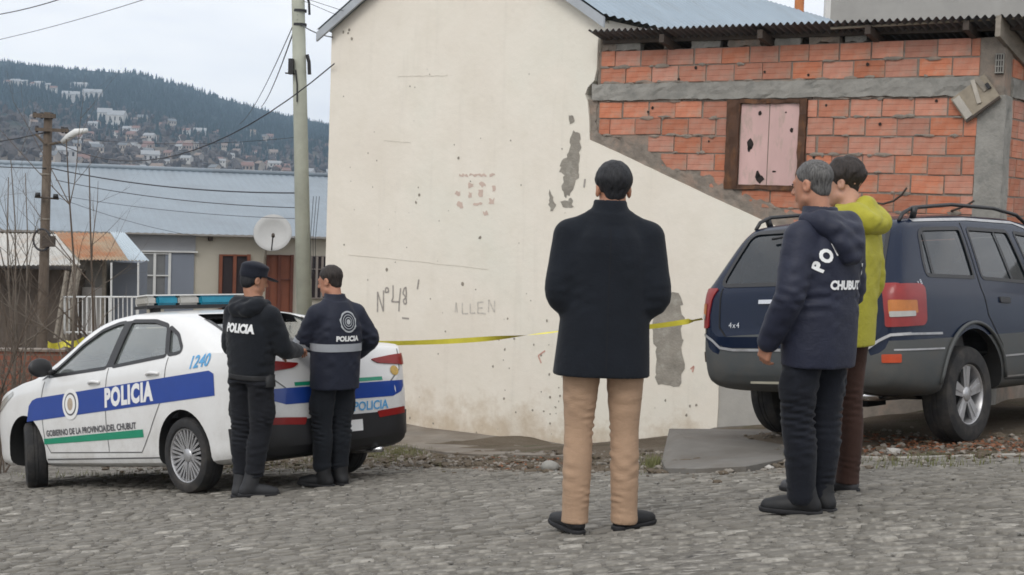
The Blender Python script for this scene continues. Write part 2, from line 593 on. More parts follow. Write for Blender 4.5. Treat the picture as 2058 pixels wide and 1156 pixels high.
def grid_mesh(name, ax, ay, zf, mat, keep=None):
    X, Y = np.meshgrid(ax, ay, indexing='ij')
    Z = zf(X, Y)
    V = np.stack([X, Y, Z], -1).reshape(-1, 3)
    nx, ny = len(ax), len(ay)
    i, j = np.meshgrid(np.arange(nx - 1), np.arange(ny - 1), indexing='ij')
    a = (i * ny + j).ravel()
    Fc = np.stack([a, a + ny, a + ny + 1, a + 1], -1)
    return obj(name, V.tolist(), Fc.tolist(), mat, smooth=True)
tag(grid_mesh('ground', ax, ay, ground_z, M['earth']), kind='structure')

def road_mat():
    t = NT('worn_street')
    v = t.coord('Object')
    st = t.coord('Object', (.55, 2.0, 1.0))
    c = t.ramp(t.noise(.8, 5, .6, v), [(.3, (.12, .11, .094)), (.7, (.175, .162, .140))])
    c = t.mix(t.ramp(t.noise(5.0, 6, .72, st), [(.5, 0.0), (.66, .8)]), c, (.34, .318, .28))
    c = t.mix(t.ramp(t.noise(13.0, 5, .7, st), [(.53, 0.0), (.64, .9)]), c, (.47, .445, .40))
    c = t.mix(t.ramp(t.noise(11.0, 5, .7, t.coord('Object', (1, 2.0, 1.3))), [(.36, .85), (.46, 0.0)]), c, (.055, .052, .048))
    vo = t.n('ShaderNodeTexVoronoi'); vo.inputs['Scale'].default_value = 42; t.l(v, vo.inputs['Vector'])
    c = t.mix(t.ramp(vo.outputs['Distance'], [(.1, .4), (.28, 0.0)]), c, (.34, .325, .30))
    t.set(color=c, rough=.86, spec=.3)
    h = t.math('ADD', t.noise(22, 5, .7, st), t.math('MULTIPLY', t.noise(110, 3, .6, v), .35))
    t.bump(h, .9, .02)
    return t.m
M['road'] = road_mat()
def road_z(x, y):
    hz = .014 * fbm2(x * 3.2, y * 5.0, 31, 4) + .007 * fbm2(x * 17, y * 21, 41, 2)
    fade = np.clip((edge_y(x) - y) / .5, 0, 1)
    near = (np.abs(x) < 9) * 1.0
    return base_z(x, y) - .004 + hz * (.35 + .65 * fade) * near * .8
def build_road():
    xs = axis([(-28, -9, 20), (-9, -6, 30), (-6, 5, 260), (5, 12, 24)])
    ts = np.concatenate([np.linspace(0, .35, 8, endpoint=False), np.linspace(.35, 1, 190)])
    y0 = -30.0
    V, Fc = [], []
    E = edge_y(xs)
    X = np.repeat(xs[:, None], len(ts), 1)
    Y = np.where(ts[None, :] < .35, y0 + (4.0 - y0) * ts[None, :] / .35, 4.0 + (E[:, None] - 4.0) * (ts[None, :] - .35) / .65)
    Z = road_z(X, Y) - .0035 + .006 * fbm2(X * 1.3, Y * 1.3, 51, 3)
    V = np.stack([X, Y, Z], -1).reshape(-1, 3)
    n = len(ts)
    i, j = np.meshgrid(np.arange(len(xs) - 1), np.arange(n - 1), indexing='ij')
    a = (i * n + j).ravel()
    Fc = np.stack([a, a + n, a + n + 1, a + 1], -1)
    return obj('road', V.tolist(), Fc.tolist(), M['road'], smooth=True)
road = tag(build_road(), kind='structure')
# worn setts of the street: the nearest as single stones, the rest joined
def sett_mat():
    t = NT('worn_sett')
    v = t.coord('Object')
    at_ = t.n('ShaderNodeAttribute'); at_.attribute_name = 'tone'
    c = t.ramp(at_.outputs['Fac'], [(.0, (.135, .125, .107)), (.5, (.205, .191, .165)), (.85, (.285, .266, .232)), (1.0, (.42, .396, .35))])
    c = t.mix(t.ramp(t.noise(26, 4, .7, v), [(.42, .55), (.62, 0.0)]), c, (.12, .112, .098))
    c = t.mix(t.ramp(t.noise(9, 5, .7, v), [(.56, 0.0), (.68, .7)]), c, (.36, .34, .30))
    c = t.mix(t.ramp(t.noise(.7, 4, .6, v), [(.4, .35), (.6, 0.0)]), c, (.15, .14, .122))
    t.set(color=c, rough=.82, spec=.3)
    t.bump(t.math('ADD', t.noise(45, 4, .7, v), t.math('MULTIPLY', t.noise(150, 2, .6, v), .4)), .5, .006)
    return t.m
M['sett'] = sett_mat()
def build_setts():
    r = np.random.default_rng(44)
    ca, sa = math.cos(R(9)), math.sin(R(9))
    L, Wd = .122, .102
    stones = []
    for i in range(-80, 85):
        off = r.uniform(0, L)
        for j in range(-80, 85):
            a = j * L + off + r.normal(0, .006); b = i * Wd + r.normal(0, .004) + 9.0 + .05 * math.sin(a * .8 + 1)
            x = a * ca - (b - 9) * sa - .5; y = 9.0 + a * sa + (b - 9) * ca
            if x < -7.5 or x > 5.6 or y < 4.7 or y > 14.5: continue
            stones.append((x, y))
    P = np.array(stones)
    ok = P[:, 1] < edge_y(P[:, 0]) - .05
    P = P[ok]
    n = len(P)
    Z = road_z(P[:, 0], P[:, 1])
    lift = r.normal(0, .0024, n); tx = r.normal(0, .028, n); ty = r.normal(0, .034, n)
    sx = L * r.uniform(.80, .95, n) / 2; sy = Wd * r.uniform(.80, .94, n) / 2
    rot = R(9) + r.normal(0, .05, n); tone = np.clip(r.normal(.48, .25, n), 0, 1)
    gxs = GX; gys = GY
    def sett(k, local=False):
        V = []
        c, s_ = math.cos(rot[k]), math.sin(rot[k])
        o = (0, 0, 0) if local else (P[k, 0], P[k, 1], Z[k])
        rr_ = np.random.default_rng(k)
        for (q, zz_, jj) in ((1.0, -.018, .003), (.88, .0015, .003), (.55, .0040, .003)):
            for (a, b) in ((-1, -1), (0, -1.06), (1, -1), (1.06, 0), (1, 1), (0, 1.06), (-1, 1), (-1.06, 0)):
                f = .93 if a * b != 0 else 1.0
                u = a * f * sx[k] * q + rr_.uniform(-jj, jj); v = b * f * sy[k] * q + rr_.uniform(-jj, jj)
                x, y = u * c - v * s_, u * s_ + v * c
                V.append((o[0] + x, o[1] + y, o[2] + zz_ + lift[k] + x * (gxs + tx[k]) + y * (gys + ty[k])))
        return V
    F1 = [(8 * a + q, 8 * a + (q + 1) % 8, 8 * a + 8 + (q + 1) % 8, 8 * a + 8 + q) for a in (0, 1) for q in range(8)] + [tuple(range(16, 24))]
    # how large each shows in the picture
    view = []
    for k in range(n):
        px, py, d = to_px((P[k, 0], P[k, 1], Z[k]))
        view.append((d if (0 < px < 2058 and 0 < py < 1156) else 99, k))
    view.sort()
    single = [k for d, k in view[:300]]
    sset = set(single)
    def tone_attr(me, vals):
        at_ = me.attributes.new('tone', 'FLOAT', 'POINT'); at_.data.foreach_set('value', np.asarray(vals, np.float32))
    for k in single:
        me = mesh('sett', sett(k, True), F1, M['sett'], True); tone_attr(me, [tone[k]] * 24)
        link_mesh('sett', me, road, True, Matrix.Translation((P[k, 0], P[k, 1], Z[k])))
    V, Fc, T = [], [], []
    for k in range(n):
        if k in sset: continue
        b = len(V); V += sett(k); Fc += [tuple(i + b for i in f) for f in F1]; T += [tone[k]] * 24
    me = mesh('setts', V, Fc, M['sett'], True); tone_attr(me, T)
    link_mesh('setts', me, road)['kind'] = 'stuff'
build_setts()

# concrete strip along the foot of the wall, and the ramp in front of the brick part
def at_terrain(px, py, lift=0.0):
    r = ray(px, py)
    lo, hi = 3.0, 60.0
    for _ in range(60):
        mid = (lo + hi) / 2
        p = CAMP + r * mid
        if p.z > gz(p.x, p.y) + lift: lo = mid
        else: hi = mid
    p = CAMP + r * lo
    return Vector((p.x, p.y, gz(p.x, p.y) + lift))
def slab(name, top_pts, mat, depth=.35):
    pts = [Vector(p) for p in top_pts]
    n = len(pts)
    V2, F2 = cdt_fill([(p.x, p.y) for p in pts], .22)
    key = np.array([[p.x, p.y] for p in pts]); kz = np.array([p.z for p in pts])
    V = []
    for (x, y) in [tuple(v[:2]) for v in V2]:
        d = np.hypot(key[:, 0] - x, key[:, 1] - y)
        w = 1 / (d + 1e-4) ** 2.2
        z = float((w * kz).sum() / w.sum())
        V.append((x, y, z + .006 * float(fbm2(x * 3, y * 3, 77, 3))))
    b = len(V)
    nt_ = len(V)
    Fc = [tuple(f) for f in F2]
    rim = V[:n]
    V = V + [(p[0], p[1], p[2] - depth) for p in rim]
    for i in range(n):
        j = (i + 1) % n
        Fc.append((j, i, nt_ + i, nt_ + j))
    o = obj(name, V, Fc, mat)
    bm = bmesh.new(); bm.from_mesh(o.data); bmesh.ops.recalc_face_normals(bm, faces=bm.faces[:]); bm.to_mesh(o.data); bm.free()
    return o
def wpx(px, py, off=0.0):
    u, z = at_wall(px, py, off)
    return wall_p(u, z, off)
ap_top = [wpx(x, y, .0) for x, y in ((690, 832), (815, 850), (980, 873), (1137, 892), (1190, 897))]
ap_low = [at_terrain(x, y, .02) for x, y in ((1190, 914), (1120, 917), (1038, 914), (960, 913), (898, 909), (840, 901), (787, 893), (730, 884))]
tag(slab('pavement', ap_top + ap_low, M['apron']), kind='structure')
rp_top = [wpx(x, y, .0) for x, y in ((1352, 893), (1400, 871), (1441, 858), (1500, 854), (1640, 850))]
rp_low = [at_terrain(x, y, .03) for x, y in ((1665, 880), (1610, 898), (1575, 922), (1500, 938), (1400, 943), (1338, 941), (1330, 925))]
tag(slab('ramp', rp_top + rp_low, pm('ramp_concrete', (.165, .155, .14), .92, .2, 3, .5, 50, .006, dirt=((.12, .105, .088), 2.5, .45, .65, .7))), kind='structure')

# ------------------------------------------------------------------ the cream house
house = empty('house', wall_p(-2.2, -1.4, -.2))
tag(house, 'tall cream-painted house with a steep grey tin roof and a blank graffitied end wall', 'house')
PL = .03                                          # plaster stands this far in front of the brick plane
uL, uR = -4.27, -.065
zE = 3.72
uM = (uL + uR) / 2
zA = zE + (uR - uL) / 2 * .62
jag = [at_wall(x, y, PL) for x, y in ((1204, 44), (1201, 100), (1199, 140), (1194, 162), (1181, 176), (1176, 190), (1181, 205), (1184, 240), (1185, 281))]
out = [(uL, -2.4), (uL, zE), (uM, zA)] + jag
out += [at_wall(x, y, PL) for x, y in ((1240, 306), (1330, 349), (1430, 396), (1520, 437), (1560, 455))]
e1 = at_wall(1560, 455, PL)
out += [(e1[0], .45), (1.70, .45), (1.695, -.2), (1.71, -.6), (1.69, -2.4)]
def wall_slab(name, outline, off0, off1, mat, parent, step=None):
    mb = MB()
    P = [wall_p(u, z, off1) for u, z in outline]
    mb.prism(P, WN * (off0 - off1))
    return mb.build(name, mat, parent)
gable = wall_slab('end_wall', out, -.22, PL, M['paint'], house)
HD = -WN                                          # into the lot
DEPTH = 11.2
# side walls
MB().obox(wall_p(uL, -2.4, -.22), HD * (DEPTH - .25), WD * .2, Vector((0, 0, zE + 2.4 - .02))).build('side_wall', M['paint'], house)
MB().obox(wall_p(uR - .2, -2.4, -.22), HD * (DEPTH - .25), WD * .2, Vector((0, 0, zE + 2.4 - .02))).build('side_wall', M['paint'], house)
# corrugated roof slopes
def corrugated(o, along, down, n_rib, amp, sub=8, thick=.0, seg=1):
    """sheet from corner o; ribs run along `down`, repeated along `along`"""
    along, down = Vector(along), Vector(down)
    nrm = along.cross(down).normalized()
    if nrm.z < 0: nrm = -nrm
    N = n_rib * sub
    V, Fc = [], []
    for i in range(N + 1):
        h = amp * math.sin(2 * math.pi * i / sub)
        for k in range(seg + 1):
            V.append(o + along * (i / N) + down * (k / seg) + nrm * h)
    m = seg + 1
    for i in range(N):
        for k in range(seg):
            Fc.append((i * m + k, (i + 1) * m + k, (i + 1) * m + k + 1, i * m + k + 1))
    return V, Fc
over = .16
for sgn in (-1, 1):
    top = wall_p(uM, zA + .10, over)
    edge = wall_p(uM + sgn * ((uR - uL) / 2 + .16), zE + .10 - .16 * .62, over)
    V, Fc = corrugated(top, HD * (DEPTH + over), edge - top, 62, .014, 8)
    o = obj('roof', V, Fc, M['tin'], house, smooth=True)
    b = MB()
    d = (edge - top)
    b.obox(top + Vector((0, 0, -.03)), d, HD * .035, Vector((0, 0, -.12)))
    b.build('barge_board', pm('grey_trim', (.40, .43, .46), .6, .12, 4), house)
# flue on the roof
cp = at_Y(1606, 38, 26.2)
b = MB(); b.tube([cp + Vector((0, 0, -.6)), cp + Vector((-.02, 0, 1.6))], .085, 12)
b.build('flue', M['orange_pipe'], house)
# far white edging of the roof
pt = at_Y(1648, 48, 27.4)
# patches of bare render on the end wall
def blob_outline(pts, r, seed, n=7):
    P = resample([Vector(p) for p in pts], r)
    rr = np.random.default_rng(seed)
    return [p + Vector((rr.uniform(-1, 1), rr.uniform(-1, 1))) * r * .45 for p in P]
def patch(px_pts, r, seed, mat, name='bare_patch', off=.004, jit=True):
    pts = [at_wall(x, y, PL) for x, y in px_pts]
    if jit: pts = blob_outline(pts, r, seed)
    V2, F2 = cdt_fill(pts)
    V = [wall_p(v[0], v[1], PL + off) for v in V2]
    return obj(name, V, F2, mat, house)
patch([(1310, 625), (1335, 600), (1352, 588), (1371, 600), (1373, 640), (1372, 700), (1374, 745), (1362, 775), (1345, 772), (1322, 770), (1314, 745), (1318, 690)], .07, 3, M['render_grey'])
patch([(1150, 262), (1164, 266), (1166, 300), (1163, 330), (1164, 352), (1150, 384), (1146, 392), (1136, 398), (1128, 380), (1133, 352), (1126, 345), (1127, 325), (1140, 318), (1146, 300)], .045, 4, M['render_grey'])
patch([(1142, 233), (1154, 230), (1155, 247), (1146, 250)], .04, 5, M['render_grey'])
patch([(1125, 405), (1150, 400), (1152, 415), (1135, 419)], .035, 6, M['render_grey'])
patch([(1104, 382), (1110, 392), (1117, 416), (1108, 425), (1104, 410)], .03, 7, M['render_grey'])
M['smudge'] = pm('red_smudge', (.60, .47, .40), .85, .12, 6)
for k, (x, y, w_, h_) in enumerate([(932, 352, 20, 4), (960, 352, 34, 4), (990, 352, 14, 4), (946, 372, 10, 9), (970, 371, 12, 8), (992, 380, 8, 12), (920, 388, 10, 9), (945, 392, 8, 13), (966, 388, 9, 12), (988, 405, 10, 12), (925, 412, 12, 11), (960, 410, 18, 7), (976, 428, 11, 7)]):
    patch([(x - w_ / 2, y - h_ / 2), (x + w_ / 2, y - h_ / 2 + 1), (x + w_ / 2 - 1, y + h_ / 2), (x - w_ / 2 + 1, y + h_ / 2)], .035, 40 + k, M['smudge'], 'faded_paint_mark', .003)
# chips and pock marks
def pocks():
    rr = np.random.default_rng(12)
    mb = MB()
    spots = [(690, 65, 4), (700, 67, 4), (702, 60, 5), (707, 78, 5), (922, 318, 4), (843, 392, 4), (836, 407, 4), (965, 478, 5), (778, 542, 5), (930, 570, 6), (692, 492, 3), (841, 570, 3)]
    for _ in range(55):
        x = rr.uniform(820, 1440); y = rr.uniform(640, 882)
        if rr.random() < .45: x = rr.uniform(985, 1135); y = rr.uniform(640, 880)
        spots.append((x, y, rr.uniform(1.0, 3.6)))
    for _ in range(40):
        spots.append((rr.uniform(690, 1180), rr.uniform(120, 640), rr.uniform(.9, 2.2)))
    for (x, y, r) in spots:
        if 1135 < x < 1310 and False: continue
        u, z = at_wall(x, y, PL)
        if z < -1.4: continue
        n = 7
        P = [wall_p(u + math.cos(6.283 * k / n) * r / 175 * rr.uniform(.55, 1.15) * .9, z + math.sin(6.283 * k / n) * r / 175 * rr.uniform(.55, 1.15), PL + .0035) for k in range(n)]
        mb.add(P, [tuple(range(n))])
    o = mb.build('paint_chips', pm('chip_grey', (.29, .26, .215), .95, .35, 30), house)
    o['kind'] = 'stuff'
pocks()
# hairline cracks of the form boards
def strokes(name, lines, r, mat, parent, off=.004):
    mb = MB()
    for L in lines:
        P = [wall_p(*at_wall(x, y, PL), PL + off) for x, y in L]
        for a, b2 in zip(P[:-1], P[1:]):
            d = (b2 - a); s = d.normalized().cross(WN).normalized() * r
            mb.add([a - s, b2 - s, b2 + s, a + s], [(0, 1, 2, 3)])
    return mb.build(name, mat, parent)
M['crack'] = pm('crack', (.60, .56, .48), .9, .2, 10)
rr = np.random.default_rng(5)
for y0, y1, xa, xb in ((512, 541, 700, 980), (154, 152, 800, 900), (283, 287, 772, 826)):
    n = 14
    strokes('crack', [[(xa + (xb - xa) * k / n, y0 + (y1 - y0) * k / n + rr.uniform(-.8, .8)) for k in range(n + 1)]], .003, M['crack'], house)
M['marker'] = pm('marker_ink', (.36, .33, .30), .8, .3, 25)
M['marker_faint'] = pm('faint_ink', (.61, .57, .51), .8, .25, 25)
def zz(pts): return [(740 + x / 6.86, 540 + y / 6.86) for x, y in pts]
strokes('graffiti_number', [zz([(130, 600), (132, 320), (210, 590), (214, 300)]), zz([(235, 330), (245, 265), (275, 265), (285, 320), (240, 330)]),
        zz([(345, 230), (345, 400), (325, 455), (440, 460)]), zz([(450, 270), (430, 460), (425, 590)]),
        zz([(530, 260), (500, 270), (480, 340), (525, 400), (528, 330), (520, 260)]), zz([(520, 400), (485, 440), (500, 490), (530, 480), (525, 405)]),
        zz([(470, 680), (565, 690)])], .011, M['marker'], house)
strokes('graffiti_name', [zz([(1200, 600), (1215, 470), (1230, 600)]), zz([(1300, 470), (1300, 620), (1380, 620)]), zz([(1410, 480), (1410, 615), (1480, 610)]),
        zz([(1590, 460), (1510, 465), (1515, 540), (1580, 542)]), zz([(1515, 540), (1510, 610), (1625, 620)]), zz([(1660, 600), (1665, 430), (1740, 600), (1745, 440)])], .009, M['marker_faint'], house)
strokes('graffiti_tick', [zz([(700, 150), (680, 285)])], .012, M['marker'], house)
strokes('graffiti_tick', [[(1176, 360), (1174, 377)]], .012, M['marker'], house)
M['red_faint'] = pm('faint_red', (.58, .33, .27), .8, .2, 25)
strokes('graffiti_scrawl', [[(1388, 742), (1395, 736), (1392, 748)], [(1088, 730), (1082, 715), (1096, 705)]], .009, M['red_faint'], house)

# ------------------------------------------------------------------ the brick annexe
annex = empty('brick_annexe', wall_p(2.2, -.6, -.4))
tag(annex, 'unfinished hollow-brick building with a boarded pink window and sagging tin roof', 'building')
UC = 4.40                                          # where the bricks meet the corner column
UE = 4.68                                          # outer corner
SIDE = 5.0
bw = MB()
bw.obox(wall_p(uR + .012, -2.2, 0), WD * (UE - .04 - uR), WN * -.2, Vector((0, 0, 3.31 + 2.2)))
front = bw.build('front_wall', M['mortar'], annex)
bs = MB()
bs.obox(wall_p(UE - .25, -2.2, -.2), HD * SIDE, WD * .21, Vector((0, 0, 3.2 + 2.2)))
side = bs.build('side_wall', M['mortar'], annex)
# one hollow brick: ribbed face, a little proud of the joints
BL, BH, BD = .328, .178, .05
def brick_mesh(L, H, D, seed, name='brick'):
    r = np.random.default_rng(seed)
    V, Fc = [], []
    zs = [0, .012, .3, .325, .35, .65, .675, .70, .988, 1.0]
    ys = [-.006, 0, 0, -.0035, 0, 0, -.0035, 0, 0, -.006]
    for x in (0, L):
        for z, y in zip(zs, ys):
            V.append((x, y + r.uniform(-.001, .001), z * H))
    n = len(zs)
    for k in range(n - 1):
        Fc.append((k, k + n, k + n + 1, k + 1))
    b = len(V)
    V += [(0, -D, 0), (L, -D, 0), (L, -D, H), (0, -D, H)]
    Fc += [(b, b + 1, n, 0), (n - 1, 2 * n - 1, b + 2, b + 3)]
    Fc += [tuple([b, 0] + list(range(1, n)) + [b + 3]), tuple([b + 1, b + 2] + list(range(2 * n - 1, n - 1, -1)))]
    # local frame: x along the wall, y out of the wall, z up
    me = mesh(name, V, Fc, M['brick'])
    bm = bmesh.new(); bm.from_mesh(me); bmesh.ops.recalc_face_normals(bm, faces=bm.faces[:]); bm.to_mesh(me); bm.free()
    return me
_bm = {}
def brick(u, z, L, H, parent, k, face='front', proud=.007):
    key = (round(L, 3), round(H, 3), k % 4)
    if key not in _bm: _bm[key] = brick_mesh(L, H, BD, len(_bm) + 3)
    if face == 'front':
        m = Matrix(((WD.x, WN.x, 0, 0), (WD.y, WN.y, 0, 0), (0, 0, 1, 0), (0, 0, 0, 1)))
        p = wall_p(u, z, proud)
    else:
        m = Matrix(((HD.x, WD.x, 0, 0), (HD.y, WD.y, 0, 0), (0, 0, 1, 0), (0, 0, 0, 1)))
        p = wall_p(UE - .04 + proud, z, 0) + HD * u
    m = Matrix.Translation(p) @ m @ Matrix.Rotation(rng.uniform(-.014, .014), 4, 'Y')
    return link_mesh('brick', _bm[key], parent, True, m)
DIAG = [at_wall(x, y, 0) for x, y in ((1180, 262), (1240, 292), (1330, 335), (1430, 383), (1530, 430), (1700, 505))]
def diag_z(u): return float(np.interp(u, [d[0] for d in DIAG], [d[1] for d in DIAG]))
WIN = (1.66, 2.60, 1.76, 2.735)                     # opening of the pink window: u0, u1, z0, z1
cut_lengths = {}
def course(z, H, shift, k0, u_from=uR + .06, u_to=UC, win=False):
    u = u_from - shift
    k = k0
    while u < u_to - .03:
        a, b2 = max(u, u_from), min(u + .345 - .017, u_to)
        u += .345
        k += 1
        if b2 - a < .05: continue
        segs = [(a, b2)]
        if win:
            segs2 = []
            for (s, e) in segs:
                if e <= WIN[0] - .01 or s >= WIN[1] + .01: segs2.append((s, e))
                else:
                    if s < WIN[0] - .05: segs2.append((s, WIN[0] - .012))
                    if e > WIN[1] + .05: segs2.append((WIN[1] + .012, e))
            segs = segs2
        for (s, e) in segs:
            if e - s < .045: continue
            if z < diag_z((s + e) / 2) + .03 and (s + e) / 2 < 2.4: continue
            L = round((e - s) / .02) * .02 if abs((e - s) - .328) > .004 else .328
            brick(s + rng.uniform(-.006, .006), z + rng.uniform(-.007, .005), L, H, front, k, proud=.011 + rng.uniform(-.006, .006))
course(3.135, .172, .155, 0)
course(2.945, .176, .0, 50)
z = 2.735
for i in range(9):
    z -= .1935
    course(z + .004, .178, (.17 if i % 2 else .0) + .02, 100 + 40 * i, win=(z + .17 > WIN[2] and z < WIN[3]))
# mortar squeezed out of the joints, smeared over brick edges
def smears():
    r = np.random.default_rng(77); mb = MB()
    for _ in range(170):
        u = r.uniform(0, 4.35); row = r.integers(0, 11)
        z = [3.125, 2.94, 2.735, 2.54, 2.345, 2.155, 1.96, 1.765, 1.57, 1.38, 1.2][row] + r.normal(0, .006)
        if z < diag_z(u) + .04 and u < 2.5: continue
        if WIN[0] - .1 < u < WIN[1] + .1 and WIN[2] - .1 < z < WIN[3] + .1: continue
        w_ = r.uniform(.02, .11); h_ = r.uniform(.010, .026); n = 9
        P = [wall_p(u + math.cos(6.283 * k / n) * w_ * r.uniform(.6, 1.1), z + math.sin(6.283 * k / n) * h_ * r.uniform(.5, 1.2), .021) for k in range(n)]
        c = wall_p(u, z, .027); b = len(mb.V)
        mb.V += P + [c]; mb.F += [(b + k, b + (k + 1) % n, b + n) for k in range(n)]; mb.M += [0] * n
    mb.build('mortar_smears', M['mortar'], annex)['kind'] = 'stuff'
smears()
# right-hand face
def side_course(z, H, shift, k):
    u = .02 - shift
    while u < 3.2:
        a, b2 = max(u, .02), u + .328
        if b2 - a > .06:
            L = .328 if b2 - a > .32 else round((b2 - a) / .02) * .02
            brick(a, z, L, H, side, k, 'side', .006 + rng.uniform(-.003, .003))
        u += .345; k += 1
side_course(2.945, .176, .1, 3)
z = 2.735
for i in range(10):
    z -= .1935
    side_course(z + .004, .178, .17 if i % 2 else 0, 7 * i)
# bond beam, corner column, beam on the side
def rough_box(name, o, a, b2, c, mat, parent, n=(40, 3, 5), amp=.012, seed=1):
    """a cast block with uneven faces"""
    o, a, b2, c = Vector(o), Vector(a), Vector(b2), Vector(c)
    bm = bmesh.new()
    bmesh.ops.create_cube(bm, size=1.0)
    bmesh.ops.translate(bm, verts=bm.verts[:], vec=(.5, .5, .5))
    for axis_i, cuts in enumerate(n):
        ed = [e for e in bm.edges if abs((e.verts[0].co - e.verts[1].co)[axis_i]) > .9 / 1]
        if cuts > 1: bmesh.ops.subdivide_edges(bm, edges=ed, cuts=cuts - 1, use_grid_fill=True)
    P = np.array([v.co for v in bm.verts])
    W = np.array([o + a * p[0] + b2 * p[1] + c * p[2] for p in P])
    nz = np.stack([vnoise(W * 9, seed + q) + .6 * vnoise(W * 31, seed + 9 + q) for q in range(3)], -1) * amp
    V = (W + nz).tolist()
    Fc = [tuple(v.index for v in f.verts) for f in bm.faces]
    bm.verts.index_update()
    bm.free()
    ob = obj(name, V, Fc, mat, parent)
    bm = bmesh.new(); bm.from_mesh(ob.data); bmesh.ops.recalc_face_normals(bm, faces=bm.faces[:]); bm.to_mesh(ob.data); bm.free()
    return ob
rough_box('bond_beam', wall_p(uR - .04, 2.745, -.1), WD * (UC - uR + .1), WN * .135, Vector((0, 0, .185)), M['concrete'], annex, (60, 2, 4), .008, 4)
rough_box('corner_column', wall_p(UC + .005, -2.2, -.2), WD * (UE - UC - .005), WN * .215, Vector((0, 0, 2.2 + 2.74)), M['concrete'], annex, (3, 3, 40), .005, 8)
rough_box('side_beam', wall_p(UE - .1, 2.745, -.24), HD * 3.4, WD * .085, Vector((0, 0, .185)), M['concrete'], annex, (30, 2, 3), .006, 9)
# rough mortar left along the slanting edge and beside the cream wall
def band(px_low, px_up, seed, name, off=.02):
    lo = resample([Vector(at_wall(x, y, 0)) for x, y in px_low], .05, False)
    up = resample([Vector(at_wall(x, y, 0)) for x, y in px_up], .05, False)
    rr = np.random.default_rng(seed)
    lo = [Vector((p[0], p[1])) for p in lo]; up = [Vector((p[0] + rr.uniform(-.02, .02), p[1] + rr.uniform(-.035, .03))) for p in up]
    V2, F2 = cdt_fill(lo + up[::-1], .045)
    V = [wall_p(v[0], v[1], off * (.55 + .5 * float(fbm2(v[0] * 14, v[1] * 14, seed, 3)))) for v in V2]
    n0 = len(V)
    return obj(name, V, F2, M['mortar'], annex)
band([(1184, 283), (1240, 308), (1330, 351), (1430, 398), (1520, 439), (1600, 477)], [(1193, 258), (1225, 275), (1300, 300), (1345, 335), (1420, 352), (1455, 372), (1470, 382), (1530, 400), (1620, 440)], 3, 'mortar_band', .03)
band([(1182, 200), (1184, 240), (1186, 284)], [(1200, 200), (1197, 240), (1199, 268)], 4, 'mortar_edge', .02)
wall_slab('grey_render_panel', [(1.70, -2.3), (2.62, -2.3), (2.62, .44), (1.70, .44)], -.05, .018, pm('pale_grey_render', (.40, .385, .355), .9, .15, 3, .4, 40, .008), annex)
# small holes knocked in the bricks
hb = MB()
for (x, y) in ((1366, 160), (1400, 137), (1304, 225), (1313, 217), (1426, 284), (1538, 145), (1626, 151), (1662, 212), (1770, 250), (1637, 316), (1680, 420), (1883, 203), (1745, 130), (2013, 285)):
    if x > 2000: continue
    u, z = at_wall(x, y, 0)
    rr_ = rng.uniform(.014, .024)
    hb.add([wall_p(u + math.cos(6.28 * k / 7) * rr_ * rng.uniform(.7, 1.1), z + math.sin(6.28 * k / 7) * rr_ * rng.uniform(.7, 1.1), .0185) for k in range(7)], [tuple(range(7))])
hb.build('brick_holes', M['brick_hole'], annex)['kind'] = 'stuff'
# window: rusty frame with two pink leaves
win = empty('window', wall_p((WIN[0] + WIN[1]) / 2, WIN[2], 0)); win.parent = annex; win.matrix_parent_inverse = MW[annex].inverted()
u0, u1, z0, z1 = WIN
wf = lambda: MB()
for (a, b2, c, d_) in ((u0, u0 + .155, z0, z1), (u1 - .085, u1, z0, z1), (u0 + .155, u1 - .085, z1 - .045, z1), (u0 + .155, u1 - .085, z0, z0 + .05)):
    rough_box('frame', wall_p(a, c, -.04), WD * (b2 - a), WN * .075, Vector((0, 0, d_ - c)), M['rust'], win, (3, 2, 12) if d_ - c > .3 else (12, 2, 3), .006, int(a * 100) % 17)
ui0, ui1 = u0 + .165, u1 - .09
um = ui0 + (ui1 - ui0) * .49
for a, b2 in ((ui0, um - .006), (um + .006, ui1)):
    m_ = MB(); m_.obox(wall_p(a, z0 + .055, -.03), WD * (b2 - a), WN * .035, Vector((0, 0, z1 - z0 - .105)))
    leaf = m_.build('shutter', M['pink'], win)
    hs = MB()
    spots = [(1528, 228, 5, 6), (1508, 290, 8, 14), (1506, 300, 5, 8), (1527, 360, 10, 11), (1523, 352, 6, 10)] if a == ui0 else [(1592, 262, 4, 6), (1580, 226, 2, 2), (1556, 345, 6, 2), (1600, 372, 9, 4)]
    for (x, y, w_, h_) in spots:
        uu, zz_ = at_wall(x, y, 0)
        hs.add([wall_p(uu + math.cos(6.283 * k / 9) * w_ / 178 * rng.uniform(.6, 1.1), zz_ + math.sin(6.283 * k / 9) * h_ / 185 * rng.uniform(.6, 1.1), .0085) for k in range(9)], [tuple(range(9))])
        hs.build('rust_hole', M['hole'], win); hs = MB()
MB().obox(wall_p(um - .006, z0 + .055, -.03), WD * .012, WN * .027, Vector((0, 0, z1 - z0 - .105))).build('gap_strip', M['hole'], win)
MB().obox(wall_p(u0 - .05, z1, -.02), WD * (u1 - u0 + .1), WN * .045, Vector((0, 0, .018))).build('lintel_plate', M['wood_dark'], win)
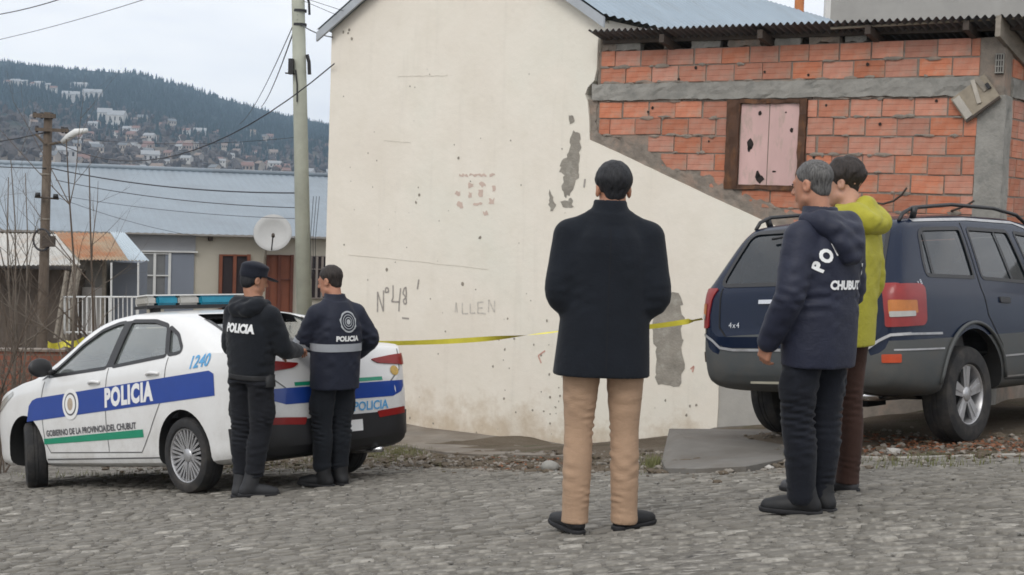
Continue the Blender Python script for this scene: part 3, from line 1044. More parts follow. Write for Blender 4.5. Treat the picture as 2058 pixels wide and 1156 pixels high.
# tin roof of the annexe, falling to the back
zr = 3.50
rf = empty('tin_roof', wall_p(2.0, 3.4, 0)); rf.parent = annex; rf.matrix_parent_inverse = MW[annex].inverted()
o_ = wall_p(-.02, zr + .02, .30)
along = wall_p(UE + .38, zr - .03, .30) - o_
down = HD * 5.4 + Vector((0, 0, -1.25))
V, Fc = corrugated(o_, along, down, 64, .018, 8)
obj('roof_sheet', V, Fc, M['tin_dark'], rf, smooth=True)
V2 = [v + Vector((0, 0, -.02)) for v in V]
MB().obox(wall_p(-.0, 3.40, .02), wall_p(UE + .3, 3.37, .02) - wall_p(-.0, 3.40, .02), HD * .07, Vector((0, 0, .075))).build('roof_beam', M['wood_dark'], rf)
MB().obox(wall_p(2.9, 3.43, .20), wall_p(UE + .36, 3.455, .20) - wall_p(2.9, 3.43, .20), HD * .03, Vector((0, 0, .022))).build('roof_batten', M['wood_pale'], rf)
for uu in (.9, 2.1, 3.3, 4.3):
    MB().obox(wall_p(uu, 3.36, .26), HD * 5.2 + Vector((0, 0, -1.2)), WD * .06, Vector((0, 0, .09))).build('rafter', M['wood_dark'], rf)
MB().obox(wall_p(UE - .05, 3.28, .30), HD * 4.5 + Vector((0, 0, -1.05)), WD * .05, Vector((0, 0, .2))).build('fascia_board', M['wood_grey'], rf)
# broken block and scraps between wall and roof
for k, (x, y, w_, h_) in enumerate([(1262, 88, 60, 22), (1345, 88, 18, 18), (1420, 86, 60, 16), (1500, 78, 70, 20), (1585, 80, 48, 20), (1660, 76, 60, 18), (1720, 72, 40, 14), (1225, 75, 40, 36)]):
    u, z = at_wall(x, y, -.02)
    rough_box('rubble_block', wall_p(u - w_ / 340, 3.315, -.11), WD * (w_ / 178), WN * .09, Vector((0, 0, h_ / 178)), M['mortar'] if k % 2 else M['concrete'], annex, (6, 2, 3), .014, 20 + k)
# vent block at the corner of the side wall
vb = empty('vent_block', wall_p(UE, 2.95, 0)); vb.parent = annex; vb.matrix_parent_inverse = MW[annex].inverted()
MB().obox(wall_p(UC + .16, 2.95, -.02), WD * (UE - UC - .2), WN * .05, Vector((0, 0, .2))).build('backing', M['hole'], vb)
for k in range(4):
    MB().obox(wall_p(UC + .165 + k * .024, 2.955, .028), WD * .010, WN * .012, Vector((0, 0, .19))).build('rib', M['concrete'], vb)
    MB().obox(wall_p(UC + .162, 2.957 + k * .06, .030), WD * (UE - UC - .205), WN * .012, Vector((0, 0, .011))).build('rib', M['concrete'], vb)
# bent reinforcing bars
for pts in ([(1758, 408), (1775, 410), (1796, 404), (1812, 392), (1822, 378)], [(1912, 424), (1930, 418), (1944, 412), (1957, 404)]):
    P = [wall_p(*at_wall(x, y, .06 + .05 * i), .06 + .05 * i) for i, (x, y) in enumerate(pts)]
    P = [P[0] - WN * .12] + P
    MB().tube(P, .011, 6).build('reinforcing_bar', M['wood_dark'], annex, smooth=True)
# wooden panel hanging on the corner
pan = empty('hanging_board', wall_p(UC + .1, 2.6, .06))
tag(pan, 'small weathered wooden panel hung askew at the top corner of the brick wall', 'panel')
pc = at_wall(1960, 198, .06)
ca, sa = math.cos(R(37)), math.sin(R(37))
ex, ez = WD * ca + Vector((0, 0, sa)), WD * -sa + Vector((0, 0, ca))
pc3 = wall_p(pc[0], pc[1], .05)
def pan_box(name, x, y, w_, h_, o0, o1, mat, ang=0.0):
    c2, s2 = math.cos(ang), math.sin(ang)
    a = ex * c2 + ez * s2; b2 = ez * c2 - ex * s2
    MB().obox(pc3 + ex * x + ez * y - a * w_ / 2 - b2 * h_ / 2 + WN * o0, a * w_, b2 * h_, WN * (o1 - o0)).build(name, mat, pan)
pan_box('board', 0, 0, .40, .29, -.015, .006, M['wood_pale'])
pan_box('slat', -.145, .0, .075, .24, .006, .028, pm('pale_slat', (.44, .41, .36), .85, .2, 9))
pan_box('slat', .045, .05, .04, .24, .006, .024, pm('pale_slat_b', (.46, .42, .36), .85, .2, 9), R(-18))
pan_box('slat', .125, .085, .05, .17, .006, .02, M['wood_grey'], R(6))
pan_box('rail', 0, -.135, .40, .022, .006, .022, M['wood_dark'])
pan_box('hook', .17, .02, .03, .06, .006, .04, M['black'])

# ------------------------------------------------------------------ grey building behind
gb = empty('grey_block_building', (12, 36, 0))
tag(gb, 'plain grey rendered building rising behind the brick annexe roof', 'building')
q0 = at_Y(1655, 300, 34.0)
MB().obox((q0.x, 34.0, -2), (26, -9, 0), (3, 9, 0), (0, 0, 12)).build('wall', M['concrete2'], gb)
MB().obox((q0.x + 6, 33.2 - 1.35, 6.95), (19, -6.6, 0), (-.02, -.06, 0), (0, 0, .05)).build('joint_line', M['concrete'], gb)
MB().obox((q0.x - .12, 33.95, -2), (.14, .05, 0), (.02, .3, 0), (0, 0, 12.1)).build('corner_trim', M['white_trim'], gb)
# ------------------------------------------------------------------ far hill, town and forest
def hz_y(px): return 400 + (px - 1029) * math.tan(R(2.0))
SKY_PX = [(-400, 92), (-200, 112), (0, 131), (60, 138), (130, 143), (200, 146), (270, 151), (330, 166), (400, 186), (480, 206), (560, 226), (665, 247), (760, 268), (900, 298), (1100, 330), (1500, 370)]
def sky_y(px): return np.interp(px, [p[0] for p in SKY_PX], [p[1] + 7 for p in SKY_PX])
R0, R1 = 620.0, 2700.0
def hill_z(px, r):
    """height on the hill in viewing direction px at distance r"""
    px = np.asarray(px, float); r = np.asarray(r, float)
    top = CAM_Z + (400 + (px - 1029) * .0349 - sky_y(px)) / F_PX * R1
    t = np.clip((r - R0) / (R1 - R0), 0, 1)
    prof = -34 + (top + 34) * (t ** 1.25)
    az = px / 300.0
    b = 16 * fbm2(az * 3 + 4, r / 340.0, 61, 4) * np.sin(np.pi * np.clip(t, 0, 1)) + 4 * fbm2(az * 12, r / 90.0, 67, 3) * np.sin(np.pi * t)
    # the nearer knoll on the left
    k = 26 * np.exp(-((px - 20) / 110.0) ** 2) * np.exp(-((r - 1250) / 330.0) ** 2)
    return prof + b + k
def hill_xy(px, r):
    t = (np.asarray(px, float) - CX) / F_PX
    y = np.asarray(r) / np.sqrt(1 + t * t)
    return t * y, y
def hill_mat():
    t = NT('wooded_hillside')
    v = t.coord('Object')
    sep = t.n('ShaderNodeSeparateXYZ'); t.l(v, sep.inputs[0])
    n = t.noise(.012, 6, .65, v)
    wood = t.ramp(n, [(.35, (.016, .028, .030)), (.65, (.032, .048, .046))])
    open_ = t.ramp(t.noise(.022, 6, .7, v), [(.3, (.06, .065, .05)), (.5, (.125, .105, .085)), (.7, (.20, .165, .135))])
    f = t.math('ADD', t.math('MULTIPLY', sep.outputs[2], -.0105), t.math('ADD', t.math('MULTIPLY', t.noise(.0045, 5, .6, v), 1.4), .42))
    c = t.mix(t.ramp(f, [(.50, 0.0), (.75, 1.0)]), wood, open_)
    t.set(color=c, rough=.95, spec=.1)
    return t.m
M['hill'] = hill_mat()
hp = np.linspace(-420, 1500, 150); hr = np.linspace(R0, R1 + 500, 90)
HP, HR = np.meshgrid(hp, hr, indexing='ij')
HZ = hill_z(HP, np.minimum(HR, R1)) - np.maximum(0, HR - R1) * .25
HX, HY = hill_xy(HP, HR)
V = np.stack([HX, HY, HZ], -1).reshape(-1, 3)
n_ = len(hr)
i_, j_ = np.meshgrid(np.arange(len(hp) - 1), np.arange(n_ - 1), indexing='ij')
a_ = (i_ * n_ + j_).ravel()
tag(obj('hill', V.tolist(), np.stack([a_, a_ + n_, a_ + n_ + 1, a_ + 1], -1).tolist(), M['hill'], smooth=True), kind='structure')
def conifers(name, spots, mat):
    V, Fc = [], []
    r = np.random.default_rng(3)
    for (px, rr_, h) in spots:
        x, y = hill_xy(px, rr_); z = float(hill_z(px, min(rr_, R1)))
        n = 5; w = h * r.uniform(.22, .34)
        for (z0, z1, k) in ((.0, .62, 1.0), (.38, 1.0, .62)):
            b = len(V); ph = r.uniform(0, 6)
            for q in range(n):
                a = 6.283 * q / n + ph; g = w * k * r.uniform(.75, 1.25)
                V.append((x + g * math.cos(a), y + g * math.sin(a), z - 1 + h * z0))
            V.append((x + r.uniform(-.5, .5), y, z + h * z1))
            for q in range(n): Fc.append((b + q, b + (q + 1) % n, b + n))
    return obj(name, V, Fc, mat)
sp = []
for _ in range(5200):
    px = rng.uniform(-150, 760); t = rng.uniform(.30, 1.0) ** .8
    dens = .25 + .75 * min(1, max(0, (t - .42) / .25))
    if rng.random() > dens: continue
    sp.append((px, R0 + (R1 - R0) * t, rng.uniform(9, 16) * (1 if t > .5 else .8) * (1 if t < .88 else .5)))
for px in np.arange(-60, 700, 2.6):
    if rng.random() < .8: sp.append((px + rng.uniform(-2, 2), R1 - rng.uniform(0, 60), rng.uniform(5, 10) * (1.3 if 240 < px < 430 else .6)))
wood = conifers('conifer_forest', sp, pm('conifer', (.020, .038, .040), .95, .35, .05))
tag(wood, 'dark conifer forest covering the upper hillside', 'forest', kind='stuff')
# bare winter trees among the houses, as soft clumps
V, Fc = [], []
cl = np.random.default_rng(9)
for _ in range(3200):
    px = cl.uniform(-80, 720); t = cl.uniform(.12, .62)
    rr_ = R0 + (R1 - R0) * t
    x, y = hill_xy(px, rr_); z = float(hill_z(px, rr_))
    Vs, Fs = ico_stone(cl.integers(1, 60), 1, .6, 1.35)
    s_ = cl.uniform(1.4, 3.6); b = len(V)
    V += [(x + v.x * s_, y + v.y * s_, z + s_ * .6 + v.z * s_) for v in Vs]; Fc += [tuple(i + b for i in f) for f in Fs]
tag(obj('bare_woodland', V, Fc, pm('bare_twigs', (.085, .073, .068), .95, .5, .05)), 'grey-brown leafless woodland among the hillside houses', 'woodland', kind='stuff')
# houses of the town on the hill
HW = [pm('town_wall_%d' % k, c, .8, .1, .3) for k, c in enumerate([(.52, .51, .49), (.42, .37, .32), (.30, .28, .27), (.46, .455, .45), (.34, .27, .23)])]
HRF = [pm('town_roof_%d' % k, c, .7, .15, .3) for k, c in enumerate([(.20, .12, .10), (.15, .16, .17), (.30, .31, .32), (.22, .17, .14)])]
def house_mesh(w, d, h, rh, wm, rm):
    x, y = w / 2, d / 2; e = .5
    V = [(-x, -y, -4), (x, -y, -4), (x, y, -4), (-x, y, -4), (-x, -y, h), (x, -y, h), (x, y, h), (-x, y, h), (-x, 0, h + rh), (x, 0, h + rh)]
    Fc = [(0, 1, 5, 4), (1, 2, 6, 9, 5), (2, 3, 7, 6), (3, 0, 4, 8, 7)]
    mi = [0] * 4
    b = len(V)
    V += [(-x - e, -y - e, h - .2), (x + e, -y - e, h - .2), (x + e, 0, h + rh + .2), (-x - e, 0, h + rh + .2), (-x - e, y + e, h - .2), (x + e, y + e, h - .2)]
    Fc += [(b, b + 1, b + 2, b + 3), (b + 3, b + 2, b + 5, b + 4)]; mi += [1, 1]
    # window row on the side towards the street
    for k in (-.3, .0, .3):
        b = len(V)
        V += [(w * k - .8, -y - .06, h * .35), (w * k + .8, -y - .06, h * .35), (w * k + .8, -y - .06, h * .8), (w * k - .8, -y - .06, h * .8)]
        Fc.append((b, b + 1, b + 2, b + 3)); mi.append(2)
    return mesh('hillside_house', V, Fc, [HW[wm], HRF[rm], M['hole']], False, mi)
protos = [house_mesh(w, d, h, rh, wm, rm) for (w, d, h, rh, wm, rm) in ((9, 7, 4.5, 2.6, 0, 0), (11, 8, 5.5, 2.8, 1, 1), (8, 7, 4, 2.4, 2, 3), (14, 9, 6.5, 3, 3, 2), (10, 8, 5, 3, 4, 0), (12, 8, 5, 2.2, 0, 2), (9, 8, 6, 2.5, 1, 3))]
hs = np.random.default_rng(21)
cnt = 0
while cnt < 170:
    px = hs.uniform(60, 690); t = min(hs.beta(2.0, 3.2) * .62 + .10, .62)
    if px < 150 and hs.random() < .6: continue
    rr_ = R0 + (R1 - R0) * t
    x, y = hill_xy(px, rr_); z = float(hill_z(px, rr_))
    o = bpy.data.objects.new('hillside_house', protos[hs.integers(len(protos))])
    COL.objects.link(o)
    o.location = (float(x), float(y), z + 1.0); o.rotation_euler = (0, 0, hs.uniform(-.7, .7)); s_ = hs.uniform(.55, 1.05); o.scale = (s_, s_, s_)
    tag(o, 'tiny house of the town spread over the wooded hillside', 'house', 'houses of the hillside town')
    cnt += 1
def big_house(px, r, w, d, h, rh, label, wm=0, rm=2):
    me = house_mesh(w, d, h, rh, wm, rm)
    x, y = hill_xy(px, r)
    o = bpy.data.objects.new('hillside_hotel', me); COL.objects.link(o)
    o.location = (float(x), float(y), float(hill_z(px, r)) + 2); o.rotation_euler = (0, 0, rng.uniform(-.3, .3))
    tag(o, label, 'building')
def hill_r_at(px, py):
    best = None
    for r in np.arange(R0 + 50, R1, 12.0):
        x, y = hill_xy(px, r); yy = to_px((float(x), float(y), float(hill_z(px, r))))[1]
        if best is None or abs(yy - py) < best[0]: best = (abs(yy - py), r)
    return best[1]
big_house(203, hill_r_at(203, 252), 16, 12, 13, 5, 'tall white hotel block standing highest above the hillside town, left half', 0, 2)
big_house(228, hill_r_at(228, 252), 20, 12, 10, 5, 'long white hotel wing beside the tall white block on the hill', 0, 2)
big_house(178, hill_r_at(178, 202), 24, 12, 9, 4, 'white building alone among the trees above the hotel block', 3, 2)
big_house(152, hill_r_at(152, 182), 24, 12, 7, 3, 'uppermost white building on the hillside below the ridge forest', 3, 2)
big_house(135, hill_r_at(135, 205), 22, 12, 8, 4, 'pale broad building on the hill left of the lone white one', 3, 2)
for k, (px, py) in enumerate([(8, 172), (24, 174), (40, 173), (56, 177), (72, 178), (88, 180), (100, 186)]):
    r = hill_r_at(px, py); x, y = hill_xy(px, r)
    o = bpy.data.objects.new('ridge_house', protos[(0, 3, 5)[k % 3]]); COL.objects.link(o)
    o.location = (float(x), float(y), float(hill_z(px, r)) + 2); o.rotation_euler = (0, 0, hs.uniform(-.4, .4)); o.scale = (1.0, 1.0, .9)
    tag(o, 'pale house in the row under the ridge at the left end of the hill', 'house', 'row of houses under the ridge')

# ------------------------------------------------------------------ long low building with a grey tin roof
lb_ = empty('long_building', (-6, 35, -2.8))
tag(lb_, 'long low house with a wide grey tin roof beyond the street', 'house')
yl, yr_ = 33.0, 36.6
def on_fac(px, py, off=0.0):
    """point on the facade plane through (px -600, Y yl) and (px 660, Y yr_)"""
    a = at_Y(-600, 400, 31.0); b = at_Y(700, 400, yr_)
    d = Vector((b.x - a.x, b.y - a.y, 0)).normalized(); n = Vector((d.y, -d.x, 0))
    r = ray(px, py); o = a + n * off
    t = (o - CAMP).dot(n) / r.dot(n)
    return CAMP + r * t
_fa, _fb = on_fac(-600, 460), on_fac(760, 477)
FD = Vector((_fb.x - _fa.x, _fb.y - _fa.y, 0)).normalized(); FN = Vector((FD.y, -FD.x, 0))
eaveL, eaveR = on_fac(-600, 452, .35), on_fac(800, 477, .35)
ez = (on_fac(0, 462, .35).z + on_fac(640, 475, .35).z) / 2
eaveL.z = eaveR.z = ez
rise = FN * -6.2
ridge_z = (lambda p: p.z)(CAMP + ray(330, 342) * ((eaveL + rise - CAMP).dot(FN) / ray(330, 342).dot(FN)))
top_o = eaveL + rise; top_o.z = ridge_z
M['tin_blue'] = pm('blue_grey_roof', (.23, .275, .315), .5, .06, .7, .1, 8, .004, dirt=((.17, .195, .22), .9, .45, .7, .5))
V, Fc = corrugated(top_o, eaveR - eaveL, eaveL - top_o, int((eaveR - eaveL).length / .19), .007, 6)
obj('roof', V, Fc, M['tin_blue'], lb_, smooth=True)
V, Fc = corrugated(top_o, eaveR - eaveL, Vector((top_o.x, top_o.y, ez)) + rise - top_o - Vector((0, 0, 0)) , 20, .016, 6)
obj('roof_back', V, Fc, M['tin_blue'], lb_, smooth=True)
b = MB(); b.tube([top_o + Vector((0, 0, .03)), top_o + (eaveR - eaveL) + Vector((0, 0, .03))], .07, 8); b.build('ridge_cap', M['tin_blue'], lb_, smooth=True)
def fac_box(name, px0, py0, px1, py1, off0, off1, mat, parent=lb_, zmin=None):
    a = on_fac(px0, py0, 0); c = on_fac(px1, py1, 0)
    z0 = c.z if zmin is None else zmin
    L = (Vector((c.x, c.y, 0)) - Vector((a.x, a.y, 0))).dot(FD)
    o = Vector((a.x, a.y, z0)) + FN * off0
    return MB().obox(o, FD * L, FN * (off1 - off0), Vector((0, 0, a.z - z0))).build(name, mat, parent)
M['beige'] = pm('beige_render', (.47, .44, .37), .9, .1, .8, .2, 12, .006)
M['slate'] = pm('blue_grey_panel', (.20, .225, .27), .7, .08, .8)
M['slate2'] = pm('grey_panel', (.30, .31, .33), .7, .08, .8)
M['door_red'] = pm('brown_door', (.20, .065, .035), .6, .2, 3)
M['dark_in'] = pm('dark_opening', (.03, .022, .025), .8, .2)
M['white_frame'] = pm('white_frame', (.66, .67, .66), .6, .08, 4)
M['pane'] = pm('dull_pane', (.17, .18, .19), .15, .15, 2, coat=.5)
fac_box('wall', -600, 453, 780, 800, -.25, 0, M['beige'], zmin=-3.2)
fac_box('upper_panel', 240, 470, 392, 505, 0, .05, M['slate2'])
fac_box('lower_panel', 332, 508, 388, 600, 0, .05, M['slate'], zmin=-3.0)
fac_box('lintel_strip', 283, 503, 396, 508, .05, .10, M['white_frame'])
# doorways and windows of the facade
def fac_window(name, x0, y0, x1, y1, mullions, bars, pane_mat, frame_mat=None, fw=3.0):
    w = empty(name, on_fac((x0 + x1) / 2, y1)); w.parent = lb_; w.matrix_parent_inverse = MW[lb_].inverted()
    fm_ = frame_mat or M['white_frame']
    fac_box('pane', x0, y0, x1, y1, .01, .03, pane_mat, w)
    for xx in [x0, x1 - fw] + mullions: fac_box('frame', xx, y0, xx + fw, y1, .035, .08, fm_, w)
    for yy in [y0, y1 - fw] + bars: fac_box('frame', x0 + fw, yy, x1 - fw, yy + fw, .033, .07, fm_, w)
    return w
fac_window('window', 283, 508, 341, 612, [308], [552], M['pane'])
fac_window('doorway', 440, 511, 500, 620, [468], [], M['dark_in'], M['door_red'], 4)
fac_window('door', 535, 512, 586, 640, [558], [560], M['door_red'], pm('door_frame', (.13, .04, .025), .6, .2), 3)
fac_window('window', 622, 514, 668, 600, [634, 645, 656], [540], M['dark_in'], pm('bars', (.25, .22, .2), .6, .1), 2)
fac_box('lamp_bracket', 418, 476, 426, 484, 0, .12, M['wood_dark'])
# white railing
rail = empty('railing', on_fac(230, 680)); tag(rail, 'thin white metal railing in front of the long low house', 'railing')
def on_rail(px, py): return at_Y(px, py, 27.6)
for (xa, xb, yy) in ((128, 280, 597), (128, 280, 668), (280, 345, 600), (280, 345, 607)):
    MB().tube([on_rail(xa, yy), on_rail(xb, yy + (xb - xa) * .0)], .018, 6).build('rail', M['white_frame'], rail)
for xx in list(range(130, 281, 9)):
    MB().tube([on_rail(xx, 597), on_rail(xx, 672)], .022 if (xx - 130) % 45 == 0 else .011, 6).build('baluster', M['white_frame'], rail)
for xx in (224, 278):
    MB().tube([on_rail(xx, 528), on_rail(xx - 1, 690)], .02, 6).build('post', M['white_frame'], rail)

# ------------------------------------------------------------------ shed with patched tin roofs
shed = empty('shed', at_Y(120, 640, 29))
tag(shed, 'dark shed with patched rusty and pale tin lean-to roofs', 'shed')
def quad_sheet(name, P, mat, ribs=10, amp=.012):
    """corrugated sheet between top-left, top-right, bottom-right, bottom-left"""
    tl, tr, br, bl = [Vector(p) for p in P]
    N = ribs * 6
    V = []
    nrm = (tr - tl).cross(bl - tl).normalized()
    if nrm.z < 0: nrm = -nrm
    for i in range(N + 1):
        t = i / N; h = nrm * amp * math.sin(2 * math.pi * i / 6)
        V += [tl.lerp(tr, t) + h, bl.lerp(br, t) + h]
    Fc = [(2 * i, 2 * i + 2, 2 * i + 3, 2 * i + 1) for i in range(N)]
    return obj(name, V, Fc, mat, shed, smooth=True)
M['rusty_tin'] = pm('rusty_tin', (.36, .27, .18), .8, .25, 1.2, dirt=((.33, .13, .05), 1.0, .42, .62, .9))
M['pale_tin'] = pm('pale_tin', (.47, .46, .43), .7, .15, 1.5, dirt=((.38, .28, .2), 2, .5, .7, .6))
M['blue_tin'] = pm('blue_tin', (.42, .49, .54), .5, .1, 1.5)
quad_sheet('rusty_roof', [at_Y(108, 467, 31.0), at_Y(222, 469, 31.0), at_Y(258, 523, 28.6), at_Y(160, 522, 28.6)], M['rusty_tin'], 14)
quad_sheet('pale_roof', [at_Y(-130, 468, 30.6), at_Y(112, 470, 30.6), at_Y(162, 532, 28.4), at_Y(-130, 535, 28.4)], M['pale_tin'], 30)
quad_sheet('blue_roof', [at_Y(221, 466, 31.2), at_Y(250, 467, 31.2), at_Y(300, 524, 28.9), at_Y(257, 523, 28.9)], M['blue_tin'], 6)
def shed_box(name, px0, px1, py0, Y, dep, mat, zb=-3.2):
    a = at_Y(px0, py0, Y); c = at_Y(px1, py0, Y)
    return MB().obox((a.x, Y, zb), (c.x - a.x, 0, 0), (0, dep, 0), (0, 0, a.z - zb)).build(name, mat, shed)
M['shack'] = pm('shack_boards', (.105, .085, .07), .9, .4, 1.5, .4, 10, .01, vec=(1.5, 1.5, .4))
shed_box('wall', -130, 160, 534, 29.2, 1.6, M['shack'])
shed_box('side_panel', 160, 208, 523, 29.6, 1.4, pm('grey_board', (.25, .245, .23), .9, .2, 1.5))
shed_box('pale_panel', 158, 206, 577, 29.4, .12, pm('pale_board', (.40, .385, .37), .9, .12, 1.5))
shed_box('door', 225, 277, 527, 29.8, .8, M['slate'])
shed_box('post', 206, 212, 523, 29.35, .1, M['wood_grey'])
for (xa, xb, ya, yb) in ((135, 112, 545, 640), (150, 122, 535, 655), (160, 130, 540, 660)):
    MB().tube([at_Y(xa, ya, 28.2), at_Y(xb, yb + 40, 28.0)], .05, 6).build('leaning_timber', M['wood_grey'], shed)

# ------------------------------------------------------------------ low brick wall behind the car
lw = empty('low_brick_wall', at_Y(40, 745, 19)); tag(lw, 'low red brick garden wall behind the police car bonnet', 'wall')
def brick_tex():
    t = NT('low_brick')
    br = t.n('ShaderNodeTexBrick')
    br.inputs['Color1'].default_value = (.36, .11, .06, 1); br.inputs['Color2'].default_value = (.28, .09, .055, 1); br.inputs['Mortar'].default_value = (.24, .17, .13, 1)
    br.inputs['Scale'].default_value = 3.0; br.inputs['Mortar Size'].default_value = .03
    mp = t.n('ShaderNodeMapping'); mp.inputs['Rotation'].default_value = (R(90), 0, 0); t.l(t.coord(), mp.inputs['Vector']); t.l(mp.outputs[0], br.inputs['Vector'])
    c = t.mix(t.math('MULTIPLY', t.noise(3, 5, .7), .5), br.outputs['Color'], (.16, .10, .075))
    t.set(color=c, rough=.9); return t.m
a = at_Y(-160, 704, 19.0); c = at_Y(128, 708, 19.4)
MB().obox((a.x, 19.0, -3.2), (c.x - a.x, .4, 0), (0, .14, 0), (0, 0, a.z + 3.2)).build('wall', brick_tex(), lw)
MB().obox((a.x - .02, 18.97, a.z), (c.x - a.x + .04, .4, 0), (0, .2, 0), (0, 0, .03)).build('coping', M['mortar'], lw)

# ------------------------------------------------------------------ poles, lamp, wires, dish
M['pole'] = pm('concrete_pole', (.35, .36, .30), .85, .15, 2, .3, 30, .006, dirt=((.25, .26, .21), 3, .45, .7, .6))
M['pole_wood'] = pm('creosote_pole', (.11, .085, .065), .9, .3, 3, .4, 30, .01, vec=(3, 3, .6), dirt=((.18, .15, .12), 4, .5, .7, .6))
YP = 22.5
pb, pt_ = at_Y(613, 680, YP), at_Y(598, -60, YP)
pole = empty('utility_pole', (pb.x, pb.y, gz(pb.x, pb.y)))
tag(pole, 'tall pale concrete utility pole standing at the corner of the cream house', 'pole')
base = pb + (pb - pt_) * ((pb.z - gz(pb.x, pb.y)) / (pt_.z - pb.z)) - Vector((0, 0, .1))
MB().tube([base, base.lerp(pt_, .5), pt_], [.128, .115, .098], 20).build('shaft', M['pole'], pole, smooth=True)
def pp(px, py, dy=0.0): return at_Y(px, py, YP + dy)
b = MB(); b.box(pp(585, 134, -.12), (.075, .1, .24)); b.build('junction_box', M['black'], pole)
MB().tube([pp(573, 147, -.12), pp(592, 148, -.1)], .012, 6).build('box_bracket', M['black'], pole)
MB().tube([pp(594, 140, -.12), pp(597, 170, -.12), pp(597, 205, -.12)], .012, 6).build('drop_cable', M['black'], pole)
MB().tube([pp(617, 110, -.05), pp(621, 125, -.05), pp(622, 150, -.05)], .028, 8).build('cable_clamp', M['black'], pole)
MB().tube([pp(612, -20, -.05), pp(621, 5, -.05), pp(622, 30, -.05)], .02, 6).build('cable_loop', M['black'], pole)
for yy in (22, 50):
    MB().lathe([(.112, -.02), (.112, .02)], Matrix.Translation(pp(602, yy, .0)), 20).build('pole_band', M['black'], pole)
# climbing cables at the foot
for k in range(3):
    MB().tube([pp(626 + 4 * k, 560 - 10 * k, -.14), pp(624 + 5 * k, 480, -.16), pp(630 + 6 * k, 395, .3)], .005, 5).build('guy_cable', M['wire'], pole)

YW = 27.0
wb_, wt_ = at_Y(84, 700, YW), at_Y(97, 226, YW)
wpole = empty('wooden_pole', (wb_.x, wb_.y, gz(wb_.x, wb_.y)))
tag(wpole, 'brown wooden pole with crossarms and a street lamp above the shed', 'pole')
MB().tube([Vector((wb_.x - .02, wb_.y, gz(wb_.x, wb_.y) - .1)), wb_, wt_], [.105, .10, .075], 12).build('shaft', M['pole_wood'], wpole, smooth=True)
def wp(px, py, dy=0.0): return at_Y(px, py, YW + dy)
MB().obox(wp(66, 236, -.12), wp(110, 238, -.12) - wp(66, 236, -.12), (0, .07, 0), (0, 0, .08)).build('crossarm', M['pole_wood'], wpole)
MB().obox(wp(70, 263, -.12), wp(136, 266, -.12) - wp(70, 263, -.12), (0, .07, 0), (0, 0, .06)).build('crossarm', M['pole_wood'], wpole)
for (xx, yy) in ((70, 232), (84, 233), (104, 234), (74, 260), (126, 262), (133, 263)):
    MB().tube([wp(xx, yy + 6, -.08), wp(xx, yy, -.08), wp(xx, yy - 7, -.08)], [.02, .045, .03], 8).build('insulator', M['black'], wpole, smooth=True)
MB().tube([wp(72, 270, -.1), wp(92, 290, -.1)], .025, 6).build('brace', M['pole_wood'], wpole)
MB().tube([wp(128, 285, -.1), wp(100, 290, -.1)], .025, 6).build('lamp_arm', M['pole_wood'], wpole)
MB().tube([wp(126, 286, -.1), wp(138, 275, -.15), wp(152, 266, -.2), wp(176, 262, -.2)], [.05, .065, .07, .04], 10).build('lamp_head', M['white_frame'], wpole, smooth=True)
for (xx, yy) in ((76, 392), (112, 395)):
    MB().tube([wp(xx, yy - 5, -.15), wp(xx, yy + 3, -.15)], [.045, .055], 8).build('insulator', M['black'], wpole, smooth=True)
MB().tube([wp(70, 396, -.15), wp(118, 400, -.15)], .018, 6).build('spool_bar', M['wood_dark'], wpole)
ring = [wp(85, 482, -.15) + Vector((.16 * math.cos(t), -.02, .2 * math.sin(t))) for t in np.linspace(0, 6.283, 24)]
MB().tube(ring, .02, 6).build('cable_coil', M['wire'], wpole, smooth=True)
b = MB(); b.box(wp(98, 485, -.16), (.22, .12, .2)); b.build('splice_box', M['wood_dark'], wpole)
for yy in (350, 440, 500):
    MB().lathe([(.098, -.012), (.098, .012)], Matrix.Translation(wp(92 - (yy - 350) * .02, yy)), 14).build('pole_band', M['wood_grey'], wpole)

def wire(a, b, sag, r, label, n=18):
    P = [Vector(a).lerp(Vector(b), t) - Vector((0, 0, sag * 4 * t * (1 - t))) for t in np.linspace(0, 1, n)]
    o = MB().tube(P, r * .55, 5, True).build('overhead_wire', M['wire'], smooth=True)
    tag(o, label, 'wire', 'overhead wires')
wire(at_Y(-60, 36, 24), at_Y(140, -8, 20), .05, .014, 'dark overhead wire crossing the top left corner of the sky')
wire(at_Y(-60, 92, 26), at_Y(330, -14, 20), .05, .009, 'thin pale-looking wire slanting across the sky below the corner wire')
wire(pp(606, 50, -.06), wpx(668, 75, .1), .03, .016, 'short service wire from the utility pole to the cream house eave')
wire(pp(610, -4, -.06), wpx(690, 22, .3), .0, .008, 'upper thin service wire from the pole top to the house roof')
wire(pp(610, 2, -.06), wpx(676, 30, .3), .0, .008, 'lower thin service wire from the pole top to the house roof')
wire(wp(112, 285, -.1), wpx(672, 128, .1), .75, .016, 'long sagging wire from the wooden pole to the cream house wall')
wire(wp(-120, 296, 1), wp(92, 266, -.1), .05, .02, 'dark wire coming in from the left edge to the wooden pole')
wire(wp(102, 338, -.1), pp(606, 388, -.1), .12, .02, 'thick dark cable along the ridge of the grey tin roof')
wire(wp(-120, 325, 1), wp(92, 338, -.1), .03, .018, 'dark cable left of the wooden pole along the roof ridge')
wire(wp(112, 362, -.1), pp(608, 418, -.1), .1, .013, 'middle dark cable across the grey tin roof')
wire(wp(118, 392, -.1), pp(610, 440, -.1), .08, .008, 'thin cable across the lower half of the grey roof')
wire(wp(118, 398, -.1), on_fac(420, 478, .3), .1, .008, 'thin drop wire from the wooden pole to the beige facade')
